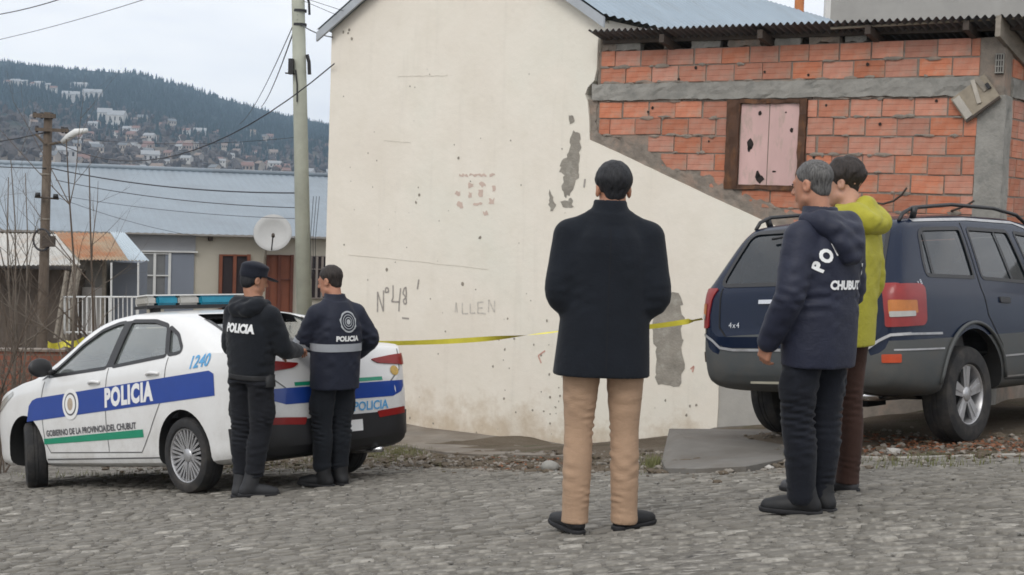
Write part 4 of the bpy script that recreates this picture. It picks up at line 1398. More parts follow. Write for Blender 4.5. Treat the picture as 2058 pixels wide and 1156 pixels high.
wire(wp(128, 275, -.1), pp(606, 275, -.1), .12, .007, 'faint high wire from the lamp arm to the concrete pole')
wire(pp(598, 30, -.1), at_Y(480, 250, 60), .3, .016, 'steep wire falling from the pole top towards the hillside')
wire(pp(598, 40, -.1), at_Y(525, 215, 55), .2, .022, 'short steep wire falling from the pole top beside the black box')

dish = empty('satellite_dish', on_fac(545, 520, .3)); tag(dish, 'grey satellite dish on the facade of the long low house', 'satellite dish')
dc = on_fac(548, 468, .75); dn = (FN * .92 + FD * -.35 + Vector((0, 0, .32))).normalized()
DM = Matrix.Translation(dc) @ dn.to_track_quat('Z', 'Y').to_matrix().to_4x4()
b = MB(); rd = .46
b.lathe([(.001, -.09), (rd * .35, -.078), (rd * .7, -.04), (rd, .012), (rd * 1.015, .005), (rd * .7, -.055), (rd * .35, -.095), (.001, -.11)], DM, 36)
b.build('reflector', pm('dish_grey', (.42, .42, .41), .5, .1, 2), dish, smooth=True)
b = MB(); b.tube([DM @ Vector((0, -rd * .95, .0)), DM @ Vector((.08, -rd * .5, .5))], .016, 6); b.build('feed_arm', M['black'], dish)
b = MB(); b.tube([DM @ Vector((.08, -rd * .5, .46)), DM @ Vector((.09, -rd * .45, .56))], .04, 8); b.build('feed_horn', M['wood_dark'], dish)
b = MB(); b.tube([DM @ Vector((0, 0, -.1)), on_fac(535, 500, .2), on_fac(530, 545, .02)], .03, 8); b.build('mast', M['wood_grey'], dish)

# ------------------------------------------------------------------ bare shrubs on the left
M['twig'] = pm('grey_twig', (.16, .135, .11), .9, .3, 8)
M['twig2'] = pm('brown_twig', (.115, .088, .068), .9, .3, 8)
def shrub(name, base, height, n_stem, spread, seed, mat, label, lean=(0, 0), thick=.014, depth=3, straight=.15):
    r = random.Random(seed)
    root = empty(name, base)
    tag(root, label, 'shrub')
    mb = MB(); tw = MB()
    def grow(p, d, L, rad, lev, m):
        P = [p]; q = d.copy(); n = 5
        for k in range(n):
            q = (q + Vector((r.gauss(0, straight), r.gauss(0, straight), r.gauss(.02, straight * .6)))).normalized()
            P.append(P[-1] + q * L / n)
        m.tube(P, [rad * (1 - .72 * k / n) for k in range(n + 1)], 5 if lev < 2 else 4, False)
        if lev >= depth: return
        for k in range(r.randint(3, 5)):
            i = r.randint(1, n)
            ax_ = Vector((r.gauss(0, 1), r.gauss(0, 1), r.gauss(.5, .6))).normalized()
            nd = (q * .7 + ax_ * .8).normalized()
            grow(P[i], nd, L * r.uniform(.3, .55), rad * (1 - .72 * i / n) * .7, lev + 1, tw)
    for k in range(n_stem):
        d = Vector((r.gauss(0, spread) + lean[0], r.gauss(0, spread) + lean[1], 1)).normalized()
        grow(Vector(base) + Vector((r.uniform(-.15, .15), r.uniform(-.15, .15), -.05)), d, height * r.uniform(.65, 1.05), thick * r.uniform(.7, 1.2), 0, mb)
    mb.build('stems', mat, root, smooth=True)['kind'] = 'stuff'
    tw.build('twigs', mat, root, smooth=True)['kind'] = 'stuff'
def gpt(px, Y):
    p = at_Y(px, 700, Y); return Vector((p.x, Y, gz(p.x, Y)))
shrub('bare_sapling', gpt(142, 17.6), 2.9, 1, .03, 1, M['twig'], 'pale slim bare sapling in front of the wooden pole', thick=.035, straight=.06)
shrub('bare_shrub', gpt(20, 17.4), 2.7, 6, .22, 2, M['twig2'], 'leafless brown shrub at the left edge of the picture')
shrub('bare_shrub', gpt(70, 17.8), 2.2, 6, .28, 3, M['twig2'], 'leafless twiggy shrub behind the police car bonnet')
shrub('bare_shrub', gpt(115, 17.0), 1.7, 5, .35, 4, M['twig'], 'low leafless shrub beside the police car mirror')
shrub('bare_sapling', gpt(168, 18.4), 4.0, 2, .03, 5, M['twig2'], 'tall thin bare sapling just right of the wooden pole', thick=.022, straight=.05)
shrub('bare_sapling', gpt(212, 18.6), 3.6, 2, .03, 6, M['twig2'], 'thin bare sapling in front of the rusty tin roof', thick=.018, straight=.06)
shrub('bare_sapling', gpt(36, 18.2), 4.3, 3, .05, 7, M['twig'], 'cluster of tall thin bare shoots at the left edge', thick=.02, straight=.05)
shrub('bare_shrub', gpt(-30, 16.6), 1.9, 7, .35, 8, M['twig2'], 'dense leafless bramble in the bottom left corner beside the bonnet')
shrub('bare_shrub', gpt(10, 15.6), 1.15, 7, .45, 9, M['twig2'], 'low tangle of bare stems in front of the police car headlamp')

# ------------------------------------------------------------------ air
hz_m = bpy.data.materials.new('air'); hz_m.use_nodes = True
hn = hz_m.node_tree; hn.nodes.clear()
ho = hn.nodes.new('ShaderNodeOutputMaterial'); hv = hn.nodes.new('ShaderNodeVolumePrincipled')
hv.inputs['Color'].default_value = (.56, .77, 1.0, 1); hv.inputs['Density'].default_value = HAZE = .00017
hv.inputs['Anisotropy'].default_value = 0.2
hn.links.new(hv.outputs[0], ho.inputs['Volume'])
b = MB(); b.box((0, 1600, 115), (7000, 3500, 330)); tag(b.build('haze', hz_m), 'thin bluish air between the street and the hill', 'haze', kind='stuff')
# ------------------------------------------------------------------ vehicles
def pchip(tab):
    X = np.array([t[0] for t in tab], float); Y = np.array([t[1] for t in tab], float)
    h = np.diff(X); d = np.diff(Y) / h
    m = np.zeros_like(X)
    for i in range(1, len(X) - 1):
        if d[i - 1] * d[i] > 0:
            w1, w2 = 2 * h[i] + h[i - 1], h[i] + 2 * h[i - 1]
            m[i] = (w1 + w2) / (w1 / d[i - 1] + w2 / d[i])
    m[0], m[-1] = d[0], d[-1]
    def f(x):
        x = np.clip(np.asarray(x, float), X[0], X[-1])
        i = np.clip(np.searchsorted(X, x) - 1, 0, len(h) - 1)
        t = (x - X[i]) / h[i]
        return Y[i] * (1 + 2 * t) * (1 - t) ** 2 + m[i] * h[i] * t * (1 - t) ** 2 + Y[i + 1] * t * t * (3 - 2 * t) + m[i + 1] * h[i] * t * t * (t - 1)
    return f
def catmull(P, counts):
    P = np.array(P, float)
    out = []
    n = len(P)
    for i in range(n - 1):
        p0 = P[max(i - 1, 0)]; p1 = P[i]; p2 = P[i + 1]; p3 = P[min(i + 2, n - 1)]
        # keep the tangents short where spans differ a lot
        l = np.linalg.norm(p2 - p1)
        t1 = (p2 - p0); t2 = (p3 - p1)
        t1 = t1 / (np.linalg.norm(t1) + 1e-9) * l * .85; t2 = t2 / (np.linalg.norm(t2) + 1e-9) * l * .85
        if i == 0: t1 = (p2 - p1)
        if i == n - 2: t2 = (p2 - p1)
        for k in range(counts[i]):
            t = k / counts[i]
            out.append(p1 * (2 * t ** 3 - 3 * t * t + 1) + t1 * (t ** 3 - 2 * t * t + t) + p2 * (-2 * t ** 3 + 3 * t * t) + t2 * (t ** 3 - t * t))
    out.append(P[-1])
    return out
COUNTS = [3, 3, 4, 5, 4, 3, 7, 4, 6]
class Shell:
    def __init__(s, T, inset=0.0, floor=None):
        s.f = {k: pchip(v) for k, v in T.items() if isinstance(v, list)}
        s.T, s.inset, s.floor = T, inset, floor
    def section(s, x):
        g = lambda k: float(s.f[k](x))
        w, zb, zt, zm, zbelt, tum, crown = g('w') - s.inset, g('zb'), g('zt') - s.inset, g('zm'), g('belt'), g('tum'), g('crown')
        if s.floor is not None: zb = s.floor
        zt = max(zt, zb + .06)
        zbe = min(zbelt, zt - .045)
        zs = min(zbe - .02, max(zb + .05, zbe - .10))
        zm = min(zm, zs - .02); zm = max(zm, zb + .04)
        rr = .075
        zr = max(zt - rr - crown * .3, zbe + .008)
        wb = w * s.T['wbelt']
        yr = wb - tum * (zr - zbe)
        z3 = min(zb + .20, zb + (zm - zb) * .6)
        P = [(0, zb), (w * .78, zb), (w * .955, zb + min(.045, (zm - zb) * .3)), (w * s.T['wlow'], z3), (w, zm), (w * s.T['wsh'], zs), (wb, zbe),
             (yr, zr), (max(yr - .085, yr * .8), zt - crown * .45 - .006), (0, zt)]
        return catmull(P, COUNTS)
    def build(s, xs, mats, mfun=None):
        rings = []
        for x in xs:
            h = s.section(x)
            ring = [(x, p[0], p[1]) for p in h] + [(x, -p[0], p[1]) for p in h[-2:0:-1]]
            rings.append(ring)
        n = len(rings[0]); nh = len(s.section(xs[0]))
        V = [v for r in rings for v in r]
        Fc, mi = [], []
        for i in range(len(xs) - 1):
            for k in range(n):
                k2 = (k + 1) % n
                Fc.append((i * n + k, (i + 1) * n + k, (i + 1) * n + k2, i * n + k2))
                kk = k if k < nh - 1 else n - 1 - k
                mi.append(mfun((xs[i] + xs[i + 1]) / 2, kk) if mfun else 0)
        Fc.append(tuple(range(n))); Fc.append(tuple((len(xs) - 1) * n + k for k in range(n - 1, -1, -1)))
        mi += [mfun(xs[0], 12) if mfun else 0, mfun(xs[-1], 12) if mfun else 0]
        me = mesh('shell', V, Fc, mats, True, mi)
        bm = bmesh.new(); bm.from_mesh(me); bmesh.ops.recalc_face_normals(bm, faces=bm.faces[:]); bm.to_mesh(me); bm.free()
        return me
def bvh_of(me):
    return BVHTree.FromPolygons([v.co.copy() for v in me.vertices], [tuple(p.vertices) for p in me.polygons])
class Car:
    """local frame: x forward from the rear bumper, y to the left, z up"""
    def __init__(s, root, shell_me):
        s.root = root; s.b = bvh_of(shell_me); s.corner = (.1, .8)
    def cast(s, p, d, off):
        h, n, i, dist = s.b.ray_cast(Vector(p), Vector(d))
        if h is None: return None
        if n.dot(Vector(d)) > 0: n = -n
        return h + n * off
    def project(s, V2, F2, view, off, side=1):
        V = []
        ok = []
        for v in V2:
            a, b = v[0], v[1]
            if view == 'side': p, d = (a, 3 * side, b), (0, -side, 0)
            elif view == 'rear': p, d = (-3, a, b), (1, 0, 0)
            elif view == 'front': p, d = (8, a, b), (-1, 0, 0)
            elif view == 'corner':
                q = .7071
                p, d = (s.corner[0] - 3 * q + a * q, side * (s.corner[1] + 3 * q + a * q), b), (q, -side * q, 0)
            else: p, d = (a, b, 4), (0, 0, -1)
            h = s.cast(p, d, off)
            ok.append(h is not None)
            V.append(h if h is not None else Vector((0, 0, 0)))
        dv = {'side': Vector((0, side, 0)), 'rear': Vector((-1, 0, 0)), 'front': Vector((1, 0, 0)), 'top': Vector((0, 0, 1)), 'corner': Vector((-.7071, side * .7071, 0))}[view]
        out = []
        for f in F2:
            if not all(ok[i] for i in f): continue
            P = [V[i] for i in f]
            n = (P[1] - P[0]).cross(P[2] - P[0])
            if n.length > 1e-12 and abs(n.normalized().dot(dv)) < .30: continue
            out.append(f if n.dot(dv) > 0 else tuple(f[::-1]))
        s.ok = ok
        return V, out
    def panel(s, name, outline, view, mat, off=.003, side=1, step=.06, parent=None, rnd=0.0, thick=0.0, smooth=True):
        if rnd: outline = round_poly(outline, rnd)
        pts = resample(outline, step)
        V2, F2 = cdt_fill(pts, step)
        V, F2 = s.project([v[:2] for v in V2], F2, view, off, side)
        if thick:
            n = len(V); m = len(pts)
            ok = s.ok
            Vb, _ = s.project([v[:2] for v in V2], [], view, off - thick, side)
            V = V + Vb
            F2 = list(F2) + [(i, n + i, n + (i + 1) % m, (i + 1) % m) for i in range(m) if ok[i] and ok[(i + 1) % m]]
        # keep the largest connected patch only
        par = list(range(len(V)))
        def find(i):
            while par[i] != i: par[i] = par[par[i]]; i = par[i]
            return i
        for f in F2:
            for i in f[1:]: par[find(i)] = find(f[0])
        cnt_ = {}
        for f in F2: cnt_[find(f[0])] = cnt_.get(find(f[0]), 0) + 1
        if cnt_:
            best_ = max(cnt_, key=cnt_.get)
            F2 = [f for f in F2 if find(f[0]) == best_]
        o = obj(name, V, F2, mat, parent or s.root, smooth, False)
        if thick: autosmooth(o, 40)
        return o
    def strip(s, name, line, width, view, mat, off=.003, side=1, step=.05, parent=None, closed=False):
        P = resample([Vector(p) for p in line], step, closed)
        n = len(P)
        V2, F2 = [], []
        for i, p in enumerate(P):
            a = P[(i - 1) % n] if closed else P[max(i - 1, 0)]
            b = P[(i + 1) % n] if closed else P[min(i + 1, n - 1)]
            t = (b - a); t = t.normalized() if t.length > 0 else Vector((1, 0))
            nn = Vector((-t.y, t.x)) * width / 2
            V2 += [p - nn, p + nn]
        for i in range(n if closed else n - 1):
            j = (i + 1) % n
            F2.append((2 * i, 2 * j, 2 * j + 1, 2 * i + 1))
        V, F2 = s.project(V2, F2, view, off, side)
        return obj(name, V, F2, mat, parent or s.root, True, False)
    def text(s, name, body, at, size, view, mat, off=.005, side=1, slope=0.0, flip=False, bold=.0, shear=0.0, spacing=1.0, sx=1.0, parent=None):
        V2, F2 = text2d(body, size, bold, shear, spacing=spacing)
        k = -1 if flip else 1
        V2 = [(at[0] + k * x * sx, at[1] + y + slope * k * x * sx) for x, y in V2]
        V, F2 = s.project(V2, F2, view, off, side)
        return obj(name, V, F2, mat, parent or s.root, False, False)
def window_prism(outline, y0, y1, mat, axis_='side'):
    mb = MB()
    if axis_ == 'side': mb.prism([(p[0], y0, p[1]) for p in outline], (0, y1 - y0, 0))
    else: mb.prism([(y0, p[0], p[1]) for p in outline], (y1 - y0, 0, 0))
    me = mesh('cut', mb.V, mb.F, mat)
    bm = bmesh.new(); bm.from_mesh(me); bmesh.ops.recalc_face_normals(bm, faces=bm.faces[:]); bm.to_mesh(me); bm.free()
    return me
def cyl_y(x, z, r, y0, y1, mat, n=40):
    P = [(x + r * math.cos(6.28318 * k / n), z + r * math.sin(6.28318 * k / n)) for k in range(n)]
    return window_prism(P, y0, y1, mat)
def glass_mat(name, tint, gloss=1.0, rough=.02, ior=1.6, sky_sheen=0.0, sky_sheen_col=(.6, .66, .64)):
    t = NT(name)
    t.t.nodes.remove(t.bsdf)
    tr = t.n('ShaderNodeBsdfTransparent'); tr.inputs['Color'].default_value = (*tint, 1)
    gl = t.n('ShaderNodeBsdfGlossy'); gl.inputs['Roughness'].default_value = rough
    gl.inputs['Color'].default_value = (gloss, gloss, gloss, 1)
    fr = t.n('ShaderNodeFresnel'); fr.inputs['IOR'].default_value = ior
    mx = t.n('ShaderNodeMixShader')
    df = t.n('ShaderNodeBsdfDiffuse'); df.inputs['Color'].default_value = (*sky_sheen_col, 1)  # pale diffuse film: sky reflection painted into the glass colour
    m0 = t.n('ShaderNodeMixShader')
    t.l(t.math('MULTIPLY', t.ramp(t.noise(3.0, 5, .6), [(.2, .6), (.8, 1.0)]), sky_sheen), m0.inputs[0])
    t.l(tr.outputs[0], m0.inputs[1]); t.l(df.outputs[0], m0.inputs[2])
    t.l(fr.outputs[0], mx.inputs[0]); t.l(m0.outputs[0], mx.inputs[1]); t.l(gl.outputs[0], mx.inputs[2])
    t.l(mx.outputs[0], t.out.inputs['Surface'])
    return t.m
def car_paint(name, col, dirt_col, amt, rough=.3, coat=.6, spec=.5):
    t = NT(name)
    v = t.coord('Object')
    d = t.ramp(t.noise(2.4, 6, .7, v), [(.42, 0.0), (.72, 1.0)])
    sep = t.n('ShaderNodeSeparateXYZ'); t.l(v, sep.inputs[0])
    low = t.n('ShaderNodeMapRange'); t.l(sep.outputs[2], low.inputs[0])
    low.inputs[1].default_value = .2; low.inputs[2].default_value = .85; low.inputs[3].default_value = 1.0; low.inputs[4].default_value = .25
    f = t.math('MULTIPLY', t.math('MULTIPLY', d, low.outputs[0]), amt)
    sp = t.math('MULTIPLY', t.ramp(t.noise(55, 3, .7, v), [(.55, 0.0), (.75, 1.0)]), t.math('MULTIPLY', low.outputs[0], amt * .5))
    c = t.mix(t.math('ADD', f, sp), col, dirt_col)
    r = t.math('ADD', t.math('MULTIPLY', f, .5), rough)
    t.set(color=c, rough=r, coat=coat, coat_rough=.06, spec=spec)
    return t.m
M['tyre'] = pm('tyre_rubber', (.022, .022, .023), .85, .3, 12, .3, 80, .003, dirt=((.075, .065, .055), 6, .45, .7, .6))
M['liner'] = pm('arch_liner', (.012, .012, .012), .9, .2)
M['alloy'] = pm('alloy', (.50, .50, .51), .38, .1, 10, metal=.7, dirt=((.16, .14, .12), 8, .5, .75, .5))
M['trim_black'] = pm('black_trim', (.018, .018, .02), .45, .15, 8)
M['cabin'] = pm('cabin_grey', (.20, .20, .195), .8, .2, 8)
M['seat'] = pm('seat_cloth', (.20, .20, .20), .9, .2, 20)
M['red_lens'] = pm('red_lens', (.24, .010, .009), .35, .15, 14, coat=.15)
M['amber_lens'] = pm('amber_lens', (.45, .15, .025), .35, .15, 14, coat=.15)
M['orange_lens'] = pm('orange_lens', (.48, .07, .025), .25, .15, 14, coat=.5)
M['clear_lens'] = pm('clear_lens', (.38, .37, .34), .18, .12, 14, coat=.8)
M['chrome'] = pm('chrome', (.6, .6, .61), .18, .05, 10, metal=1.0)

def make_wheel(root, x, y, z, r, width, rim_r, steer=0.0, side=1, spokes=7, style='fan', name='wheel'):
    """side=+1: outer face towards +y"""
    m = Matrix.Translation((x, y, z)) @ Matrix.Rotation(steer, 4, 'Z')
    w = empty(name)
    w.parent = root; w.matrix_world = MW[root] @ m
    w.matrix_parent_inverse = Matrix.Identity(4); w.matrix_basis = m
    MW[w] = MW[root] @ m
    # axis of the wheel along local y
    AX = Matrix.Rotation(R(-90) * side, 4, 'X')        # local z -> outward
    hw = width / 2
    prof = [(rim_r * .97, -hw * .8), (rim_r * 1.02, -hw * .95), (r * .86, -hw), (r * .965, -hw * .86), (r, -hw * .6), (r, -hw * .22), (r * .985, -hw * .2), (r * .985, -hw * .12), (r, -hw * .1), (r, hw * .1), (r * .985, hw * .12), (r * .985, hw * .2),
            (r, hw * .22), (r, hw * .6), (r * .965, hw * .86), (r * .86, hw), (rim_r * 1.06, hw * .96), (rim_r * 1.0, hw * .84), (rim_r * .97, hw * .7)]
    b = MB(); b.lathe(prof, AX, 48); autosmooth(b.build('tyre', M['tyre'], w, True, False), 30)
    b = MB()
    b.lathe([(rim_r * 1.02, hw * .84), (rim_r * .97, hw * .80), (rim_r * .93, hw * .62), (rim_r * .90, -hw * .2), (rim_r * .95, -hw * .8)], AX, 48)
    rim = autosmooth(b.build('rim', M['alloy'], w, True, False), 40)
    b = MB(); b.lathe([(rim_r * .90, -hw * .15), (.001, -hw * .15)], AX, 40); b.build('brake_shadow_plate', M['liner'], w, True, False)
    # spokes
    sp = MB()
    def spoke(a0, a1, r0, r1, w0, w1, zo0, zo1, th=.022):
        P = []
        for (a, rr, ww, zz_) in ((a0, r0, w0, zo0), (a1, r1, w1, zo1)):
            c = Vector((rr * math.cos(a), rr * math.sin(a), zz_)); t_ = Vector((-math.sin(a), math.cos(a), 0))
            P.append([c - t_ * ww / 2, c + t_ * ww / 2, c + t_ * ww * .42 + Vector((0, 0, -th)), c - t_ * ww * .42 + Vector((0, 0, -th))])
        V = P[0] + P[1]
        sp.add([AX @ v for v in V], [(0, 1, 5, 4), (1, 2, 6, 5), (2, 3, 7, 6), (3, 0, 4, 7), (0, 3, 2, 1), (4, 5, 6, 7)])
    if style == 'fan':
        for k in range(spokes):
            a = 2 * math.pi * k / spokes + .2
            d = math.pi / spokes
            for q in (-.62, -.2, .2, .62):
                spoke(a + d * q * .35, a + d * q * 1.35, rim_r * .2, rim_r * .95, .014, .021, hw * .62, hw * .74)
    else:
        for k in range(spokes):
            a = 2 * math.pi * k / spokes + .3
            spoke(a, a, rim_r * .18, rim_r * .95, rim_r * .30, rim_r * .52, hw * .66, hw * .70, .03)
            spoke(a, a, rim_r * .30, rim_r * .92, rim_r * .10, rim_r * .14, hw * .70, hw * .76, .02)
    sp.build('spokes', M['alloy'], w, False, False)['kind'] = 'stuff'
    b = MB(); b.lathe([(rim_r * .26, hw * .55), (rim_r * .25, hw * .68), (rim_r * .2, hw * .74), (.001, hw * .75)], AX, 24); b.build('hub_cap', M['alloy'], w, True, False)
    return w
def seat(root, x, y, z, h=.62, w=.46):
    b = MB()
    def rbox(c, s_, rot): b.box(c, s_, rot)
    rt = Matrix.Rotation(R(-14), 3, 'Y')
    rbox((x, y, z + h * .42), (.12, w, h * .85), rt)
    rbox((x + .25, y, z + .02), (.5, w, .14), Matrix.Identity(3))
    b.box((x - .14, y, z + h * .98), (.09, .24, .17), rt)
    o = b.build('seat', M['seat'], root, False, False)
    bm = bmesh.new(); bm.from_mesh(o.data); bmesh.ops.bevel(bm, geom=bm.edges[:], offset=.03, segments=2, affect='EDGES'); bm.to_mesh(o.data); bm.free()
    return o
def car_pose(contacts, ax_rear, ax_front, track):
    """orientation from the ground under rear-left, rear-right and front-mid contact points (world)"""
    rl, rr_, fm = [Vector(c) for c in contacts]
    rm = (rl + rr_) / 2
    X = (fm - rm).normalized()
    Yv = (rl - rr_); Yv = (Yv - X * Yv.dot(X)).normalized()
    Z = X.cross(Yv)
    o = rm - X * ax_rear
    rot = Matrix(((X.x, Yv.x, Z.x), (X.y, Yv.y, Z.y), (X.z, Yv.z, Z.z)))
    return o, rot

# ---------------- police sedan
PT = dict(
    w=[(0, .60), (.03, .69), (.09, .765), (.22, .825), (.5, .853), (1.0, .865), (3.3, .865), (3.75, .845), (4.05, .79), (4.22, .70), (4.32, .58), (4.36, .47)],
    zb=[(0, .36), (.08, .27), (.35, .23), (1.0, .20), (3.5, .19), (4.0, .19), (4.25, .22), (4.36, .34)],
    zt=[(0, .80), (.025, .90), (.06, 1.02), (.10, 1.095), (.16, 1.125), (.42, 1.15), (.62, 1.215), (.9, 1.335), (1.2, 1.435), (1.55, 1.49), (1.9, 1.512), (2.3, 1.49), (2.55, 1.43), (2.9, 1.255), (3.2, 1.10), (3.36, 1.035), (3.6, .985), (4.0, .90), (4.2, .81), (4.31, .70), (4.36, .60)],
    zm=[(0, .62), (4.36, .60)],
    belt=[(0, 1.08), (.5, 1.09), (.9, 1.085), (3.2, .985), (4.36, .85)],
    tum=[(0, .9), (.4, .75), (.9, .52), (1.6, .45), (2.6, .47), (3.2, .6), (4.36, .6)],
    crown=[(0, .05), (.5, .04), (1.5, .04), (2.6, .04), (3.4, .05), (4.36, .06)],
    wbelt=.955, wlow=.985, wsh=.985)
def build_police():
    ar, af = .95, 3.47
    rl = at_terrain(389, 991); 
    # the front wheel stands a wheelbase away along the line the photograph shows
    best = None
    for k in range(900):
        t = 11 + k * .005
        p = CAMP + ray(70, 985) * t
        q = Vector((p.x, p.y, gz(p.x, p.y)))
        e = abs((q - rl).length - (af - ar))
        if t > 12.4 and (best is None or e < best[0]): best = (e, q)
    fl = best[1]
    X = (fl - rl).normalized()
    side_v = Vector((X.y, -X.x, 0)).normalized()          # to the right of the car
    rr_ = rl + side_v * 1.56; rr_.z = gz(rr_.x, rr_.y)
    fr_ = fl + side_v * 1.56; fr_.z = gz(fr_.x, fr_.y)
    o, rot = car_pose((rl, rr_, (fl + fr_) / 2), ar, af, 1.56)
    root = empty('police_car', o, rot)
    tag(root, 'white police sedan with blue stripe and roof light bar parked below the cream wall', 'car')
    paint = car_paint('white_car_paint', (.74, .74, .73), (.33, .29, .24), .5)
    M['pol_paint'] = paint
    sh = Shell(PT)
    xs = axis([(0, .12, 9), (.12, .5, 8), (.5, 1.3, 14), (1.3, 2.4, 12), (2.4, 3.4, 16), (3.4, 4.1, 10), (4.1, 4.36, 9)])
    # lower part of the rear bumper is black: ring bands 0..9
    def mf(x, k):
        if x < .34 and k < 12: return 1
        return 0
    me = sh.build(xs, [paint, M['trim_black'], M['cabin']], mf)
    car = Car(root, me)
    inner = Shell(PT, .055, .42).build(axis([(.98, 1.3, 6), (1.3, 2.4, 8), (2.4, 3.12, 9)]), [M['cabin']])
    # openings (side view x, z)
    fw = [(3.06, 1.005), (2.62, 1.265), (2.36, 1.375), (2.12, 1.42), (1.99, 1.425), (2.07, 1.045)]
    rw = [(1.90, 1.428), (1.52, 1.405), (1.30, 1.355), (1.18, 1.105), (1.98, 1.05)]
    qw = [(1.27, 1.345), (1.10, 1.27), (.985, 1.16), (.985, 1.128), (1.03, 1.118), (1.155, 1.11)]
    trim = [(3.16, .975), (2.66, 1.275), (2.38, 1.40), (2.1, 1.45), (1.9, 1.457), (1.5, 1.435), (1.24, 1.37), (1.07, 1.285), (.945, 1.165), (.95, 1.10)]
    rear_glass = round_poly([(-.56, 1.17), (.56, 1.17), (.47, 1.44), (-.47, 1.44)], .06)
    wind = round_poly([(-.68, 1.07), (.68, 1.07), (.53, 1.405), (-.53, 1.405)], .06)
    cuts = [inner]
    for P in (fw, rw, qw):
        cuts.append(window_prism(round_poly(P, .035), -1.2, 1.2, M['trim_black']))
    cuts.append(window_prism(rear_glass, .3, 1.35, M['trim_black'], 'x'))
    cuts.append(window_prism(wind, 2.3, 3.6, M['trim_black'], 'x'))
    for x in (ar, af):
        for s_ in (-1, 1):
            cuts.append(cyl_y(x, .315, .355, .48 * s_ if s_ > 0 else -1.2, 1.2 if s_ > 0 else -.48, M['liner']))
    body = link_mesh('body', boolean(me, cuts), root, False)
    autosmooth(body, 32)
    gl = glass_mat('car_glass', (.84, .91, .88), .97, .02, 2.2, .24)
    for s_ in (1, -1):
        for P, nm in ((fw, 'window'), (rw, 'window'), (qw, 'window')):
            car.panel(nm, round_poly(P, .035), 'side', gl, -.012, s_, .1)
        # black surround
        for P in (fw, rw, qw):
            car.strip('window_trim', round_poly(P, .035), .03, 'side', M['trim_black'], .003, s_, .05, closed=True)
        car.panel('pillar_trim', [(2.085, 1.047), (1.97, 1.049), (1.895, 1.43), (1.995, 1.43)], 'side', M['trim_black'], .004, s_, .08)
        car.panel('pillar_trim', [(3.06, 1.0), (3.16, .975), (2.98, 1.075), (2.90, 1.1)], 'side', M['trim_black'], .004, s_, .06)
        # door seams and handles
        seam = pm('seam', (.10, .10, .10), .8, .1) if s_ == 1 else M['cabin']
        car.strip('door_seam', [(3.10, .965), (3.14, .80), (3.10, .42), (3.02, .33), (2.05, .33)], .010, 'side', seam, .002, s_)
        car.strip('door_seam', [(2.03, 1.04), (2.06, .80), (2.05, .33), (1.55, .33), (1.40, .50), (1.24, .72), (1.17, .86), (1.14, 1.09)], .010, 'side', seam, .002, s_)
        car.strip('sill_seam', [(3.1, .27), (1.3, .285)], .012, 'side', seam, .002, s_)
        for hx, hz in ((2.23, .925), (1.33, .965)):
            b = MB()
            P = [car.cast((hx + d, 3 * s_, hz + .01 * math.sin(3.1 * (d + .09) / .18)), (0, -s_, 0), .022 * math.sin(max(.0, min(1, (d + .09) / .18)) * math.pi) + .004) for d in np.linspace(-.09, .09, 9)]
            b.tube(P, .014, 8); b.build('door_handle', paint, root, True, False)
        # mirror
        b = MB()
        c = car.cast((2.98, 3 * s_, 1.04), (0, -s_, 0), .0)
        cc = c + Vector((.0, .13 * s_, .05))
        bm = bmesh.new(); bmesh.ops.create_uvsphere(bm, u_segments=16, v_segments=10, radius=1)
        for v in bm.verts:
            v.co = Vector((v.co.x * .075 * (1.0 if v.co.x > 0 else .45), v.co.y * .115, v.co.z * .085))
        b.add([v.co + cc for v in bm.verts], [tuple(v.index for v in f.verts) for f in bm.faces]); bm.free()
        b.tube([c, cc + Vector((0, -.06 * s_, -.04))], .028, 8)
        b.build('mirror', M['trim_black'], root, True, False)
        # headlamp on the corner
        car.panel('headlamp', [(4.22, .72), (4.05, .80), (3.72, .90), (3.70, .86), (3.95, .74), (4.18, .66)], 'side', M['clear_lens'], .004, s_, .05, rnd=.02)
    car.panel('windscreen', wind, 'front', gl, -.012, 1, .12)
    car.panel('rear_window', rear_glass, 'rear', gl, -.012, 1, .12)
    car.strip('rear_window_trim', rear_glass, .035, 'rear', M['trim_black'], .003, 1, .06, closed=True)
    # rear: lamps, trunk seam, plate recess, reflectors
    for s_ in (1, -1):
        y = s_
        car.corner = (.10, .74)
        car.panel('tail_lamp', [(-.30, .975), (-.12, 1.0), (.05, 1.015), (.12, .985), (.08, .935), (-.05, .915), (-.26, .94)], 'corner', M['red_lens'], .012, s_, .035, rnd=.02, thick=.02)
        car.panel('bumper_reflector', [(.36 * y, .555), (.68 * y, .575), (.68 * y, .52), (.38 * y, .50)], 'rear', M['red_lens'], .013, 1, .05, rnd=.01)
    car.strip('trunk_seam', [(-.70, 1.05), (-.66, .88), (-.5, .76), (.5, .76), (.66, .88), (.70, 1.05)], .012, 'rear', M['cabin'], .002, 1)
    blue = pm('livery_blue', (.012, .055, .30), .35, .08, 5, coat=.4)
    green = pm('livery_green', (.008, .27, .15), .4, .08, 5, coat=.3)
    lblue = pm('livery_light_blue', (.10, .36, .66), .4, .08, 5)
    white = pm('livery_white', (.80, .80, .79), .4, .05, 5)
    ink = pm('livery_ink', (.10, .10, .11), .5, .1, 8)
    sk = (.975 - .83) / (.5 - 3.25)
